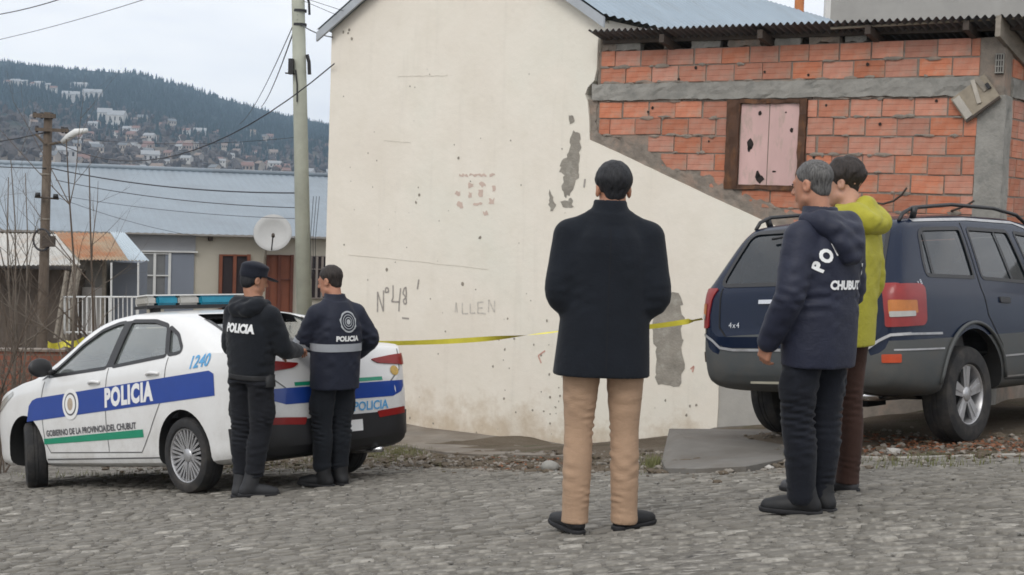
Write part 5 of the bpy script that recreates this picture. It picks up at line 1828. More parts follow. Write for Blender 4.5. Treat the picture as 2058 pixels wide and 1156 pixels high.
    for s_ in (1, -1):
        zt_ = lambda x: .965 + sk * (x - .5)
        zb_ = lambda x: .765 + sk * (x - .5)
        P = [(3.40, zb_(3.40)), (3.36, zt_(3.36) - .06), (3.30, zt_(3.3) - .015), (3.22, zt_(3.22)), (.56, zt_(.56)), (.50, zt_(.5) - .03), (.49, zb_(.49))]
        st = car.panel('side_stripe', P, 'side', blue, .0035, s_, .09)
        car.panel('green_line', [(3.12, .405), (3.12, .455), (1.50, .52), (1.50, .455)], 'side', green, .0035, s_, .09)
        fl_ = s_ > 0
        car.text('police_lettering', 'POLICIA', (1.70, zb_(1.7) + .1), .205, 'side', white, .006, s_, sk, flip=fl_, bold=.012, sx=.86, spacing=1.14, parent=st)
        car.text('government_lettering', 'GOBIERNO DE LA PROVINCIA DEL CHUBUT', (2.33, .525), .074, 'side', ink, .005, s_, -.035, flip=fl_, bold=.002)
        car.text('unit_number', '1240', (.70, 1.035), .135, 'side', lblue, .005, s_, sk, flip=fl_, bold=.003, shear=.25)
        # oval crest
        ex_ = 2.62; ez_ = zb_(2.62) + .1
        for q, (ra, rb_, mt) in enumerate(((.135, .135, white), (.10, .10, ink), (.085, .085, white), (.045, .055, pm('crest_tone', (.45, .36, .27), .5, .3, 30)))):
            Pq = [(ex_ + ra * math.cos(6.283 * k / 28), ez_ + rb_ * math.sin(6.283 * k / 28)) for k in range(28)]
            car.panel('crest' if q == 0 else 'crest_ring', Pq, 'side', mt, .0065 + .0014 * q, s_, .04, parent=st)
    rs = car.panel('rear_stripe', [(-.70, .74), (-.66, .70), (-.55, .665), (.55, .665), (.66, .70), (.70, .74), (.70, .79), (-.70, .79)], 'rear', blue, .0035, 1, .06)
    car.panel('rear_green_line', [(-.45, .80), (.45, .80), (.45, .83), (-.45, .83)], 'rear', green, .0035, 1, .06)
    car.text('rear_lettering', 'POLICIA', (-.30, .60), .10, 'rear', lblue, .006, 1, flip=True, bold=.002, shear=.1)
    Pq = [(-.60 + .045 * math.cos(6.283 * k / 20), .872 + .04 * math.sin(6.283 * k / 20)) for k in range(20)]
    car.panel('rear_crest', Pq, 'rear', pm('crest_gold', (.55, .36, .10), .5, .4, 40), .006, 1, .03)
    car.panel('bumper_insert', [(-.74, .35), (.74, .35), (.74, .545), (-.74, .545)], 'rear', M['trim_black'], .008, 1, .06)
    # licence plate
    car.panel('licence_plate', [(-.2, .41), (.2, .41), (.2, .50), (-.2, .50)], 'rear', white, .012, 1, .06)
    # cabin
    for y in (.36, -.36):
        seat(root, 2.05, y, .50)
    b = MB(); b.box((1.28, 0, .78), (.14, 1.15, .62), Matrix.Rotation(R(-20), 3, 'Y')); b.box((1.5, 0, .52), (.5, 1.15, .14)); b.build('rear_bench', M['seat'], root, False, False)
    b = MB(); b.box((2.98, 0, .92), (.30, 1.30, .16)); b.build('dashboard', M['cabin'], root, False, False)
    b = MB()
    C0 = Vector((2.66, .36, 1.0)); a1 = Vector((0, 1, 0)); a2 = Vector((-.42, 0, .9))
    b.tube([C0 + a1 * .185 * math.cos(t_) + a2 * .185 * math.sin(t_) for t_ in np.linspace(0, 6.283, 25)], .014, 8); b.tube([C0, C0 + Vector((.25, 0, -.13))], .03, 8)
    b.build('steering_wheel', M['cabin'], root, True, False)
    # wheels: the front ones turned to the left
    for x, st_ in ((ar, 0.0), (af, R(-27))):
        for s_ in (1, -1):
            make_wheel(root, x, .755 * s_, .302, .302, .19, .215, st_, s_, 7, 'fan')
    # light bar
    lb = empty('light_bar'); lb.parent = root; m = Matrix.Translation((1.98, 0, 1.535)); lb.matrix_basis = m; MW[lb] = MW[root] @ m
    b = MB(); b.box((0, 0, .012), (.18, 1.06, .025)); b.build('base', M['trim_black'], lb, False, False)
    bl = pm('light_bar_blue', (.008, .20, .30), .25, .15, 10, coat=.3)
    for (y0, y1, mt, nm) in ((.525, .42, M['clear_lens'], 'clear_lens'), (.42, .20, bl, 'blue_lens'), (.20, -.02, M['clear_lens'], 'clear_lens'), (-.02, -.42, bl, 'blue_lens'), (-.42, -.525, M['clear_lens'], 'clear_lens')):
        b = MB(); b.box((0, (y0 + y1) / 2, .066), (.20, abs(y0 - y1) - .006, .082))
        o_ = b.build(nm, mt, lb, False, False)
        bm = bmesh.new(); bm.from_mesh(o_.data); bmesh.ops.bevel(bm, geom=bm.edges[:], offset=.018, segments=2, affect='EDGES'); bm.to_mesh(o_.data); bm.free()
    b = MB(); b.box((0, 0, .112), (.19, 1.04, .010)); b.build('top_cover', M['white_trim'], lb, False, False)
    for y in (.38, -.38):
        b = MB(); b.box((0, y, -.015), (.08, .06, .05)); b.build('foot', M['trim_black'], lb, False, False)
    # antenna fin and exhaust
    b = MB(); b.tube([(.9, -.42, .22), (.03, -.42, .24)], .025, 10); b.build('exhaust', M['chrome'], root, True, False)
    return root, car, rot, o
def at_terrain(px, py):
    r = ray(px, py)
    lo, hi = 3.0, 60.0
    for _ in range(60):
        mid = (lo + hi) / 2
        p = CAMP + r * mid
        if p.z > gz(p.x, p.y): lo = mid
        else: hi = mid
    p = CAMP + r * lo
    return Vector((p.x, p.y, gz(p.x, p.y)))
police, police_car, POL_ROT, POL_O = build_police()

# ---------------- blue off-roader
JT = dict(
    w=[(0, .66), (.02, .76), (.07, .835), (.20, .885), (.5, .905), (1.0, .915), (3.5, .915), (4.1, .89), (4.4, .83), (4.55, .74), (4.61, .62)],
    zb=[(0, .55), (.05, .47), (.25, .41), (1.0, .36), (4.0, .36), (4.4, .40), (4.61, .50)],
    zt=[(0, .86), (.02, .90), (.035, 1.02), (.06, 1.16), (.12, 1.25), (.30, 1.50), (.42, 1.635), (.52, 1.69), (.8, 1.72), (1.4, 1.745), (2.1, 1.74), (2.5, 1.705), (2.75, 1.63), (3.2, 1.33), (3.42, 1.185), (3.55, 1.135), (4.0, 1.09), (4.4, 1.03), (4.52, .97), (4.57, .80), (4.61, .68)],
    zm=[(0, .80), (4.61, .80)],
    belt=[(0, 1.20), (1.0, 1.18), (3.4, 1.09), (4.61, 1.0)],
    tum=[(0, .6), (.4, .42), (1.0, .34), (2.6, .34), (3.4, .5), (4.61, .5)],
    crown=[(0, .04), (1, .035), (2.5, .035), (3.4, .04), (4.61, .05)],
    wbelt=.955, wlow=1.0, wsh=.985)
def build_jeep():
    ar, af = 1.05, 3.74
    rr_ = at_terrain(1936, 889)
    phi = R(JEEP_PHI)
    X = Vector((math.sin(phi), math.cos(phi), 0)); side_v = Vector((X.y, -X.x, 0))
    rl = rr_ - side_v * 1.60; rl.z = gz(rl.x, rl.y) + JEEP_LIFT
    fm = (rr_ + rl) / 2 + X * (af - ar); fm.z = gz(fm.x, fm.y) + JEEP_LIFT * .5
    o, rot = car_pose((rl, rr_, fm), ar, af, 1.6)
    root = empty('off_road_car', o, rot)
    tag(root, 'dark blue off-road estate car with grey lower cladding parked tail-out on the driveway', 'car')
    paint = car_paint('blue_car_paint', (.004, .0105, .030), (.04, .04, .038), .14, .24, .18, .22)
    clad = car_paint('grey_cladding', (.06, .066, .068), (.13, .112, .09), .8, .55, .0)
    sh = Shell(JT)
    xs = axis([(0, .10, 9), (.10, .6, 14), (.6, 1.4, 12), (1.4, 2.4, 10), (2.4, 3.6, 16), (3.6, 4.4, 10), (4.4, 4.61, 8)])
    def mf(x, k):
        return 1 if k < 15 else 0
    me = sh.build(xs, [paint, clad, M['cabin']], mf)
    car = Car(root, me)
    inner = Shell(JT, .06, .60).build(axis([(.34, .6, 8), (.6, 2.4, 12), (2.4, 3.25, 9)]), [M['cabin']])
    qw = [(.50, 1.255), (.52, 1.36), (.60, 1.56), (.66, 1.60), (1.22, 1.615), (1.20, 1.235)]
    rw = [(1.32, 1.23), (1.34, 1.615), (2.02, 1.605), (2.12, 1.19)]
    fw = [(2.22, 1.185), (2.13, 1.60), (2.52, 1.57), (2.74, 1.49), (3.16, 1.19), (3.14, 1.155)]
    rg = round_poly([(-.70, 1.22), (.70, 1.22), (.60, 1.63), (-.60, 1.63)], .07)
    wind = round_poly([(-.72, 1.22), (.72, 1.22), (.60, 1.60), (-.60, 1.60)], .07)
    cuts = [inner]
    for P in (fw, rw, qw):
        cuts.append(window_prism(round_poly(P, .04), -1.3, 1.3, M['trim_black']))
    cuts.append(window_prism(rg, -.2, .7, M['trim_black'], 'x'))
    cuts.append(window_prism(wind, 2.5, 3.8, M['trim_black'], 'x'))
    for x in (ar, af):
        for s_ in (-1, 1):
            cuts.append(cyl_y(x, .40, .455, .5 * s_ if s_ > 0 else -1.3, 1.3 if s_ > 0 else -.5, M['liner']))
    body = link_mesh('body', boolean(me, cuts), root, False)
    autosmooth(body, 32)
    gl = glass_mat('tinted_glass', (.20, .22, .225), .95, .03, 1.7, .05, (.2, .28, .36))
    for s_ in (1, -1):
        for P in (fw, rw, qw):
            car.panel('window', round_poly(P, .04), 'side', gl, -.008, s_, .12)
            car.strip('window_trim', round_poly(P, .04), .028, 'side', M['trim_black'], .003, s_, .06, closed=True)
        car.strip('window_divider', [(1.83, 1.21), (1.78, 1.61)], .03, 'side', M['trim_black'], .0, s_)
        car.strip('quarter_divider', [(.60, 1.25), (.66, 1.58)], .02, 'side', M['trim_black'], .0, s_)
        car.strip('roof_gutter', [(.62, 1.665), (1.4, 1.69), (2.2, 1.68), (2.7, 1.58), (3.3, 1.22)], .022, 'side', M['alloy'] if s_ < 0 else M['trim_black'], .004, s_)
        for L in ([(1.27, 1.66), (1.25, 1.15), (1.30, .95), (1.50, .72), (1.56, .45), (2.2, .43)], [(2.17, 1.19), (2.20, .43), (3.25, .43), (3.28, 1.1)]):
            car.strip('door_seam', L, .012, 'side', M['liner'], .002, s_)
        for hx in (1.50, 2.45):
            car.panel('door_handle', [(hx, 1.085), (hx + .17, 1.075), (hx + .17, 1.03), (hx, 1.04)], 'side', M['trim_black'], .012, s_, .05, rnd=.015, thick=.012)
        # side of the tail lamp, bright line on the cladding, fender flare
        car.corner = (.08, .86)
        lamp = [(-.10, .895), (-.10, 1.20), (.20, 1.195), (.235, 1.17), (.23, .93), (.205, .90)]
        tl = car.panel('tail_lamp', lamp, 'corner', M['red_lens'], .012, s_, .035, rnd=.02, thick=.025)
        car.panel('amber_lens', [(-.075, .985), (-.075, 1.085), (.14, 1.08), (.145, .99)], 'corner', M['amber_lens'], .016, s_, .035, rnd=.012, parent=tl)
        car.panel('reverse_lens', [(-.07, .965), (-.07, 1.005), (.12, 1.005), (.12, .968)], 'corner', M['clear_lens'], .0185, s_, .035, rnd=.008, parent=tl)
        car.panel('bumper_reflector', [(-.03, .63), (-.03, .71), (.07, .71), (.07, .63)] if s_ > 0 else [(-.13, .645), (-.13, .705), (.0, .705), (.0, .645)], 'corner', M['orange_lens'], .008, s_, .03, rnd=.01)
        car.strip('cladding_line', [(.07, .845), (.58, .835)], .016, 'side', M['alloy'], .006, s_)
        car.strip('cladding_line', [(.05, .735), (.60, .725)], .012, 'side', M['alloy'], .006, s_)
        car.strip('cladding_line', [(1.52, .63), (3.28, .63)], .014, 'side', M['alloy'], .006, s_)
        car.strip('cladding_line', [(1.55, .47), (3.28, .455)], .012, 'side', M['alloy'], .006, s_)
        b = MB()
        P = []
        for a in np.linspace(R(8), R(172), 22):
            p = car.cast((ar + .50 * math.cos(a), 3 * s_, .40 + .50 * math.sin(a)), (0, -s_, 0), .012)
            if p is not None: P.append(p)
        b.tube(P, .014, 8); b.build('wheel_flare', clad, root, True, False)
        # roof rail
        b = MB()
        P = []
        for x, dz in ((.50, .005), (.56, .05), (.70, .075), (1.3, .085), (2.0, .08), (2.4, .06), (2.62, .01)):
            p = car.cast((x, .63 * s_, 4), (0, 0, -1), 0)
            P.append(p + Vector((0, 0, dz)))
        b.tube(P, .015, 8); b.build('roof_rail', M['trim_black'], root, True, False)
        b = MB(); b.tube([car.cast((.70, .63 * s_, 4), (0, 0, -1), 0), car.cast((.70, .63 * s_, 4), (0, 0, -1), .08)], .026, 8); b.build('rail_foot', M['trim_black'], root, True, False)
        car.text('side_badge', 'v8', (.36, 1.205), .05, 'side', M['chrome'], .008, s_, flip=s_ > 0, spacing=1.6)
        b = MB(); cc = car.cast((3.05, 3 * s_, 1.2), (0, -s_, 0), .1)
        b.box(cc, (.10, .20, .15)); o_ = b.build('mirror', M['trim_black'], root, False, False)
        bm = bmesh.new(); bm.from_mesh(o_.data); bmesh.ops.bevel(bm, geom=bm.edges[:], offset=.03, segments=2, affect='EDGES'); bm.to_mesh(o_.data); bm.free()
    car.panel('windscreen', wind, 'front', gl, -.01, 1, .14)
    car.panel('rear_window', rg, 'rear', gl, -.006, 1, .14)
    car.strip('rear_window_trim', rg, .03, 'rear', M['trim_black'], .004, 1, .06, closed=True)
    # tailgate: seams, number-plate recess with bright bar, badges
    car.strip('tailgate_seam', [(-.67, 1.20), (-.66, .90), (-.58, .82), (.58, .82), (.66, .90), (.67, 1.20)], .012, 'rear', M['liner'], .003, 1)
    car.panel('plate_bar', [(-.30, 1.075), (.30, 1.075), (.30, 1.105), (-.30, 1.105)], 'rear', M['chrome'], .016, 1, .06, thick=.02)
    car.panel('plate_recess', [(-.32, .92), (.32, .92), (.30, 1.07), (-.30, 1.07)], 'rear', paint, .002, 1, .08)
    car.text('rear_badge', '4x4', (.52, .915), .06, 'rear', M['chrome'], .008, 1, flip=True, spacing=1.2)
    car.panel('latch', [(-.03, .87), (.03, .87), (.03, .89), (-.03, .89)], 'rear', M['chrome'], .01, 1, .04)
    car.panel('tailgate_foot', [(-.60, .745), (.60, .745), (.70, .80), (.70, .83), (-.70, .83), (-.70, .80)], 'rear', paint, .0035, 1, .06)
    # bumper: bright line swept up at the corners, step
    car.strip('bumper_line', [(-.88, .845), (-.80, .84), (-.72, .80), (-.64, .745), (-.52, .73), (.52, .73), (.64, .745), (.72, .80), (.80, .84), (.88, .845)], .02, 'rear', M['alloy'], .008, 1)
    b = MB(); b.box((.10, 0, .50), (.14, .78, .05)); b.build('tow_bar', pm('tow_metal', (.35, .33, .26), .6, .2), root, False, False)
    b = MB(); b.tube([(1.0, -.45, .36), (.35, -.50, .38), (.12, -.52, .40)], .035, 10); b.build('exhaust', M['chrome'], root, True, False)
    b = MB(); b.tube([(ar, -.7, .37), (ar, .7, .37)], .06, 10); b.box((ar, .05, .37), (.28, .26, .24)); b.build('axle', M['liner'], root, False, False)
    b = MB(); b.box((1.9, 0, .40), (2.4, .9, .14)); b.build('underbody', M['liner'], root, False, False)
    # wiper
    b = MB(); P = [car.cast((-3, y, z), (1, 0, 0), .03) for y, z in ((.02, 1.62), (.14, 1.585), (.30, 1.56), (.36, 1.555))]; b.tube(P, .011, 6); b.build('rear_wiper', M['trim_black'], root, True, False)
    for y in (.38, -.38): seat(root, 2.15, y, .68, .66, .5)
    b = MB(); b.box((1.25, 0, .98), (.16, 1.3, .62), Matrix.Rotation(R(-14), 3, 'Y')); b.box((1.0, .35, 1.36), (.09, .26, .16)); b.box((1.0, -.35, 1.36), (.09, .26, .16)); b.build('rear_bench', M['seat'], root, False, False)
    for x in (ar, af):
        for s_ in (1, -1):
            make_wheel(root, x, .765 * s_, .362, .362, .235, .225, 0, s_, 5, 'block')
    return root, car
jeep, jeep_car = build_jeep()
# ------------------------------------------------------------------ people: implicit surfaces turned into meshes
def surface_nets(Fd, lo, h):
    nx, ny, nz = Fd.shape
    ins = Fd < 0
    c = [ins[i:nx - 1 + i, j:ny - 1 + j, k:nz - 1 + k] for i in (0, 1) for j in (0, 1) for k in (0, 1)]
    s_ = sum(x.astype(np.int8) for x in c)
    act = (s_ > 0) & (s_ < 8)
    idx = np.argwhere(act)
    if len(idx) == 0: return np.zeros((0, 3)), np.zeros((0, 4), int)
    I, J, K = idx.T
    off = [(i, j, k) for i in (0, 1) for j in (0, 1) for k in (0, 1)]
    val = {o: Fd[I + o[0], J + o[1], K + o[2]] for o in off}
    acc = np.zeros((len(idx), 3)); cnt = np.zeros(len(idx))
    for a in off:
        for ax_ in range(3):
            if a[ax_]: continue
            b = list(a); b[ax_] = 1; b = tuple(b)
            va, vb = val[a], val[b]
            m = (va < 0) != (vb < 0)
            t = np.where(m, va / np.where(np.abs(va - vb) < 1e-12, 1, va - vb), 0)
            p = np.tile(np.array(a, float), (len(idx), 1)); p[:, ax_] = t
            acc[m] += p[m]; cnt[m] += 1
    Vv = (idx + acc / cnt[:, None]) * h + np.array(lo)
    vid = -np.ones(act.shape, int); vid[I, J, K] = np.arange(len(idx))
    quads = []
    for ax_ in range(3):
        o1, o2 = [(1, 2), (2, 0), (0, 1)][ax_]
        sl0 = [slice(None)] * 3; sl1 = [slice(None)] * 3
        sl0[ax_] = slice(0, -1); sl1[ax_] = slice(1, None)
        A = ins[tuple(sl0)]; B = ins[tuple(sl1)]
        ch = np.argwhere(A != B)
        ok = (ch[:, o1] > 0) & (ch[:, o2] > 0) & (ch[:, o1] < act.shape[o1]) & (ch[:, o2] < act.shape[o2]) & (ch[:, ax_] < act.shape[ax_])
        ch = ch[ok]
        q = []
        for d1, d2 in ((-1, -1), (0, -1), (0, 0), (-1, 0)):
            cc = ch.copy(); cc[:, o1] += d1; cc[:, o2] += d2
            q.append(vid[cc[:, 0], cc[:, 1], cc[:, 2]])
        q = np.stack(q, 1)
        fl = A[tuple(ch.T)]
        q[~fl] = q[~fl][:, ::-1]
        quads.append(q[(q >= 0).all(1)])
    return Vv, np.concatenate(quads)
class Field:
    def __init__(s, lo, hi, h):
        s.lo = np.array(lo, float); s.h = h
        s.n = np.ceil((np.array(hi) - s.lo) / h).astype(int) + 1
        s.F = np.full(s.n, .5, np.float32)
    def _sl(s, lo, hi, m):
        a = np.clip(np.floor((np.array(lo) - m - s.lo) / s.h).astype(int), 0, s.n)
        b = np.clip(np.ceil((np.array(hi) + m - s.lo) / s.h).astype(int) + 1, 0, s.n)
        g = [(s.lo[i] + s.h * np.arange(a[i], b[i])).astype(np.float32) for i in range(3)]
        return tuple(slice(a[i], b[i]) for i in range(3)), g[0][:, None, None], g[1][None, :, None], g[2][None, None, :]
    def put(s, fn, lo, hi, k=.02, m=None, mode='add'):
        sl, X, Y, Z = s._sl(lo, hi, m if m is not None else max(.03, 2 * k + .01))
        if any(x.stop <= x.start for x in sl): return s
        d = fn(X, Y, Z)
        A = s.F[sl]
        d = np.broadcast_to(d, A.shape)
        if mode == 'add':
            hh = np.clip(.5 + .5 * (A - d) / k, 0, 1)
            s.F[sl] = A * (1 - hh) + d * hh - k * hh * (1 - hh)
        elif mode == 'cut':
            hh = np.clip(.5 - .5 * (A + d) / k, 0, 1)
            s.F[sl] = A * (1 - hh) - d * hh + k * hh * (1 - hh)
        elif mode == 'disp':
            s.F[sl] = A + d
        elif mode == 'and':
            s.F[sl] = np.maximum(A, d)
        return s
    def cone(s, a, b, ra, rb, k=.02, flat=None):
        a, b = np.array(a, float), np.array(b, float)
        ba = b - a; L2 = max((ba @ ba), 1e-9); r = max(ra, rb)
        def fn(X, Y, Z):
            px, py, pz = X - a[0], Y - a[1], Z - a[2]
            t = np.clip((px * ba[0] + py * ba[1] + pz * ba[2]) / L2, 0, 1)
            return np.sqrt((px - t * ba[0]) ** 2 + (py - t * ba[1]) ** 2 + (pz - t * ba[2]) ** 2) - (ra + (rb - ra) * t)
        return s.put(fn, np.minimum(a, b) - r, np.maximum(a, b) + r, k)
    def chain(s, P, rs, k=.02):
        P = np.array(P, float); rs = np.array(rs, float)
        # rounded path, then one hard union along it and one soft union with the rest
        C = catmull(np.column_stack([P, rs]), [5] * (len(P) - 1)) if len(P) > 2 else np.column_stack([P, rs])
        C = np.array(C)
        def fn(X, Y, Z):
            out = None
            for i in range(len(C) - 1):
                a, b = C[i, :3], C[i + 1, :3]; ba = b - a; L2 = max(ba @ ba, 1e-9)
                px, py, pz = X - a[0], Y - a[1], Z - a[2]
                t = np.clip((px * ba[0] + py * ba[1] + pz * ba[2]) / L2, 0, 1)
                d = np.sqrt((px - t * ba[0]) ** 2 + (py - t * ba[1]) ** 2 + (pz - t * ba[2]) ** 2) - (C[i, 3] + (C[i + 1, 3] - C[i, 3]) * t)
                out = d if out is None else np.minimum(out, d)
            return out.astype(np.float32)
        m = C[:, 3].max()
        return s.put(fn, C[:, :3].min(0) - m, C[:, :3].max(0) + m, k)
    def ell(s, c, r, k=.02, rot=None, mode='add'):
        c, r = np.array(c, float), np.array(r, float)
        Rm = np.eye(3) if rot is None else np.array(rot)
        def fn(X, Y, Z):
            px, py, pz = X - c[0], Y - c[1], Z - c[2]
            q = [Rm[0, i] * px + Rm[1, i] * py + Rm[2, i] * pz for i in range(3)]
            k0 = np.sqrt((q[0] / r[0]) ** 2 + (q[1] / r[1]) ** 2 + (q[2] / r[2]) ** 2)
            k1 = np.sqrt((q[0] / r[0] ** 2) ** 2 + (q[1] / r[1] ** 2) ** 2 + (q[2] / r[2] ** 2) ** 2) + 1e-9
            return k0 * (k0 - 1) / k1
        return s.put(fn, c - r.max(), c + r.max(), k, mode=mode)
    def stack(s, rows, k=.02, n=2.4, ends=.02):
        """elliptical rings (z, cx, cy, a, b) stacked upwards"""
        rows = sorted(rows); T = np.array(rows, float)
        def fn(X, Y, Z):
            z = np.clip(Z, T[0, 0], T[-1, 0])
            cx, cy, a, b = [np.interp(z, T[:, 0], T[:, i]).astype(np.float32) for i in (1, 2, 3, 4)]
            q = (np.abs((X - cx) / a) ** n + np.abs((Y - cy) / b) ** n) ** (1 / n)
            d = (q - 1) * np.minimum(a, b)
            e = np.maximum(T[0, 0] - Z, Z - T[-1, 0])
            return np.maximum(d, e)
        am, bmx = T[:, 3].max(), T[:, 4].max()
        lo = (T[:, 1].min() - am, T[:, 2].min() - bmx, T[0, 0]); hi = (T[:, 1].max() + am, T[:, 2].max() + bmx, T[-1, 0])
        return s.put(fn, lo, hi, k)
    def mesh(s, name, mat, M4):
        V, Q = surface_nets(s.F, s.lo, s.h)
        me = bpy.data.meshes.new(name)
        A = np.array(M4)
        V = V @ A[:3, :3].T + A[:3, 3]
        me.from_pydata(V.tolist(), [], Q.tolist())
        me.materials.append(mat)
        me.polygons.foreach_set('use_smooth', np.ones(len(me.polygons), dtype=bool))
        me.update()
        return me
def rotz(a): return np.array([[math.cos(a), -math.sin(a), 0], [math.sin(a), math.cos(a), 0], [0, 0, 1]])
def rotx(a): return np.array([[1, 0, 0], [0, math.cos(a), -math.sin(a)], [0, math.sin(a), math.cos(a)]])
def folds(fr, amp, zc, zw, seed, slant=0.0):
    """cloth folds round height zc"""
    r = np.random.default_rng(seed); ph = r.uniform(0, 6.28, 6)
    def fn(X, Y, Z):
        w = np.exp(-((Z - zc) / zw) ** 2)
        a = np.sin(fr * Z + (slant + 22) * X + 2.1 * np.sin(9 * X + ph[0]) + 2.4 * np.sin(11 * Y + ph[1]) + ph[2])
        b = np.sin(fr * 1.33 * Z - (slant + 30) * X + 1.8 * np.sin(14 * X + ph[3]) + 1.5 * np.sin(17 * Y + ph[4]) + ph[5])
        gate = np.clip(.45 + .7 * np.sin(21 * X + ph[1] + 5 * Z) + .6 * np.sin(26 * Y + ph[4] - 7 * Z), 0, 1)
        return (amp * w * gate * (.55 * a + .45 * b)).astype(np.float32)
    return fn
SKIN = {}
def skin_mat(name, c):
    t = NT(name)
    v = t.coord('Object')
    col = t.ramp(t.noise(14, 4, .6, v), [(.3, mul(c, .82)), (.7, mul(c, 1.12))])
    t.set(color=col, rough=.55, sss=.08, spec=.4)
    return t.m
def cloth(name, c, rough=.9, var=.14, weave=220.0, bump=.25, sheen=.15, spec=.2, big=9.0, wr=0.12):
    t = NT(name)
    v = t.coord('Object')
    col = t.ramp(t.noise(big, 5, .6, v), [(.3, mul(c, 1 - var)), (.7, mul(c, 1 + var))])
    col = t.mix(t.math('MULTIPLY', t.noise(weave * .6, 2, .5, v), .25), col, mul(c, 1.6))
    t.set(color=col, rough=rough, spec=spec, sheen=sheen)
    h = t.math('ADD', t.math('MULTIPLY', t.noise(weave, 2, .5, v), .12), t.noise(16, 4, .6, v))
    cr_ = t.n('ShaderNodeTexNoise'); cr_.inputs['Scale'].default_value = 5.5; cr_.inputs['Detail'].default_value = 3; cr_.inputs['Distortion'].default_value = 1.6
    t.l(t.coord('Object', (1.6, 1.6, 4.2)), cr_.inputs['Vector'])
    rid = t.math('ABSOLUTE', t.math('SUBTRACT', cr_.outputs['Fac'], .5))
    h = t.math('ADD', h, t.math('MULTIPLY', rid, -5.0 * wr))
    t.bump(h, bump + .1, .014)
    return t.m
def hair_mat(name, c, c2):
    t = NT(name)
    v = t.coord('Object', (60, 60, 9))
    col = t.ramp(t.noise(2.2, 3, .6, v), [(.3, c), (.7, c2)])
    t.set(color=col, rough=.6, spec=.3)
    t.bump(t.noise(2.5, 3, .6, v), .6, .006)
    return t.m
def hand(Fd, wrist, d, n, side, curl=.6, size=1.0):
    """palm and five fingers from the wrist; d = pointing direction, n = palm normal, side=+1 for a right hand"""
    d = np.array(d, float); d /= np.linalg.norm(d)
    n = np.array(n, float); n -= d * (n @ d); n /= np.linalg.norm(n)
    t = np.cross(d, n) * side                 # towards the thumb
    w = np.array(wrist, float); S = size
    for q in (-.026, -.009, .009, .026):
        Fd.cone(w + t * q * .75 * S, w + (d * .085 + t * q) * S, .016 * S, .0145 * S, .008)
    for q, L in ((.028, .070), (.0095, .080), (-.0095, .074), (-.028, .058)):
        p0 = w + (d * .085 + t * q) * S
        c1 = curl * .6; c2 = curl * 1.5
        p1 = p0 + (d * math.cos(c1) + n * math.sin(c1)) * L * .55 * S
        p2 = p1 + (d * math.cos(c2) + n * math.sin(c2)) * L * .5 * S
        Fd.cone(p0, p1, .0095 * S, .0085 * S, .004); Fd.cone(p1, p2, .0085 * S, .0072 * S, .003)
    p0 = w + (d * .028 + t * .026) * S
    p1 = p0 + (d * .6 + t * .65 + n * .35) * .042 * S
    p2 = p1 + (d * .85 + t * .2 + n * .45) * .034 * S
    Fd.cone(p0, p1, .013 * S, .0105 * S, .006); Fd.cone(p1, p2, .0105 * S, .008 * S, .004)
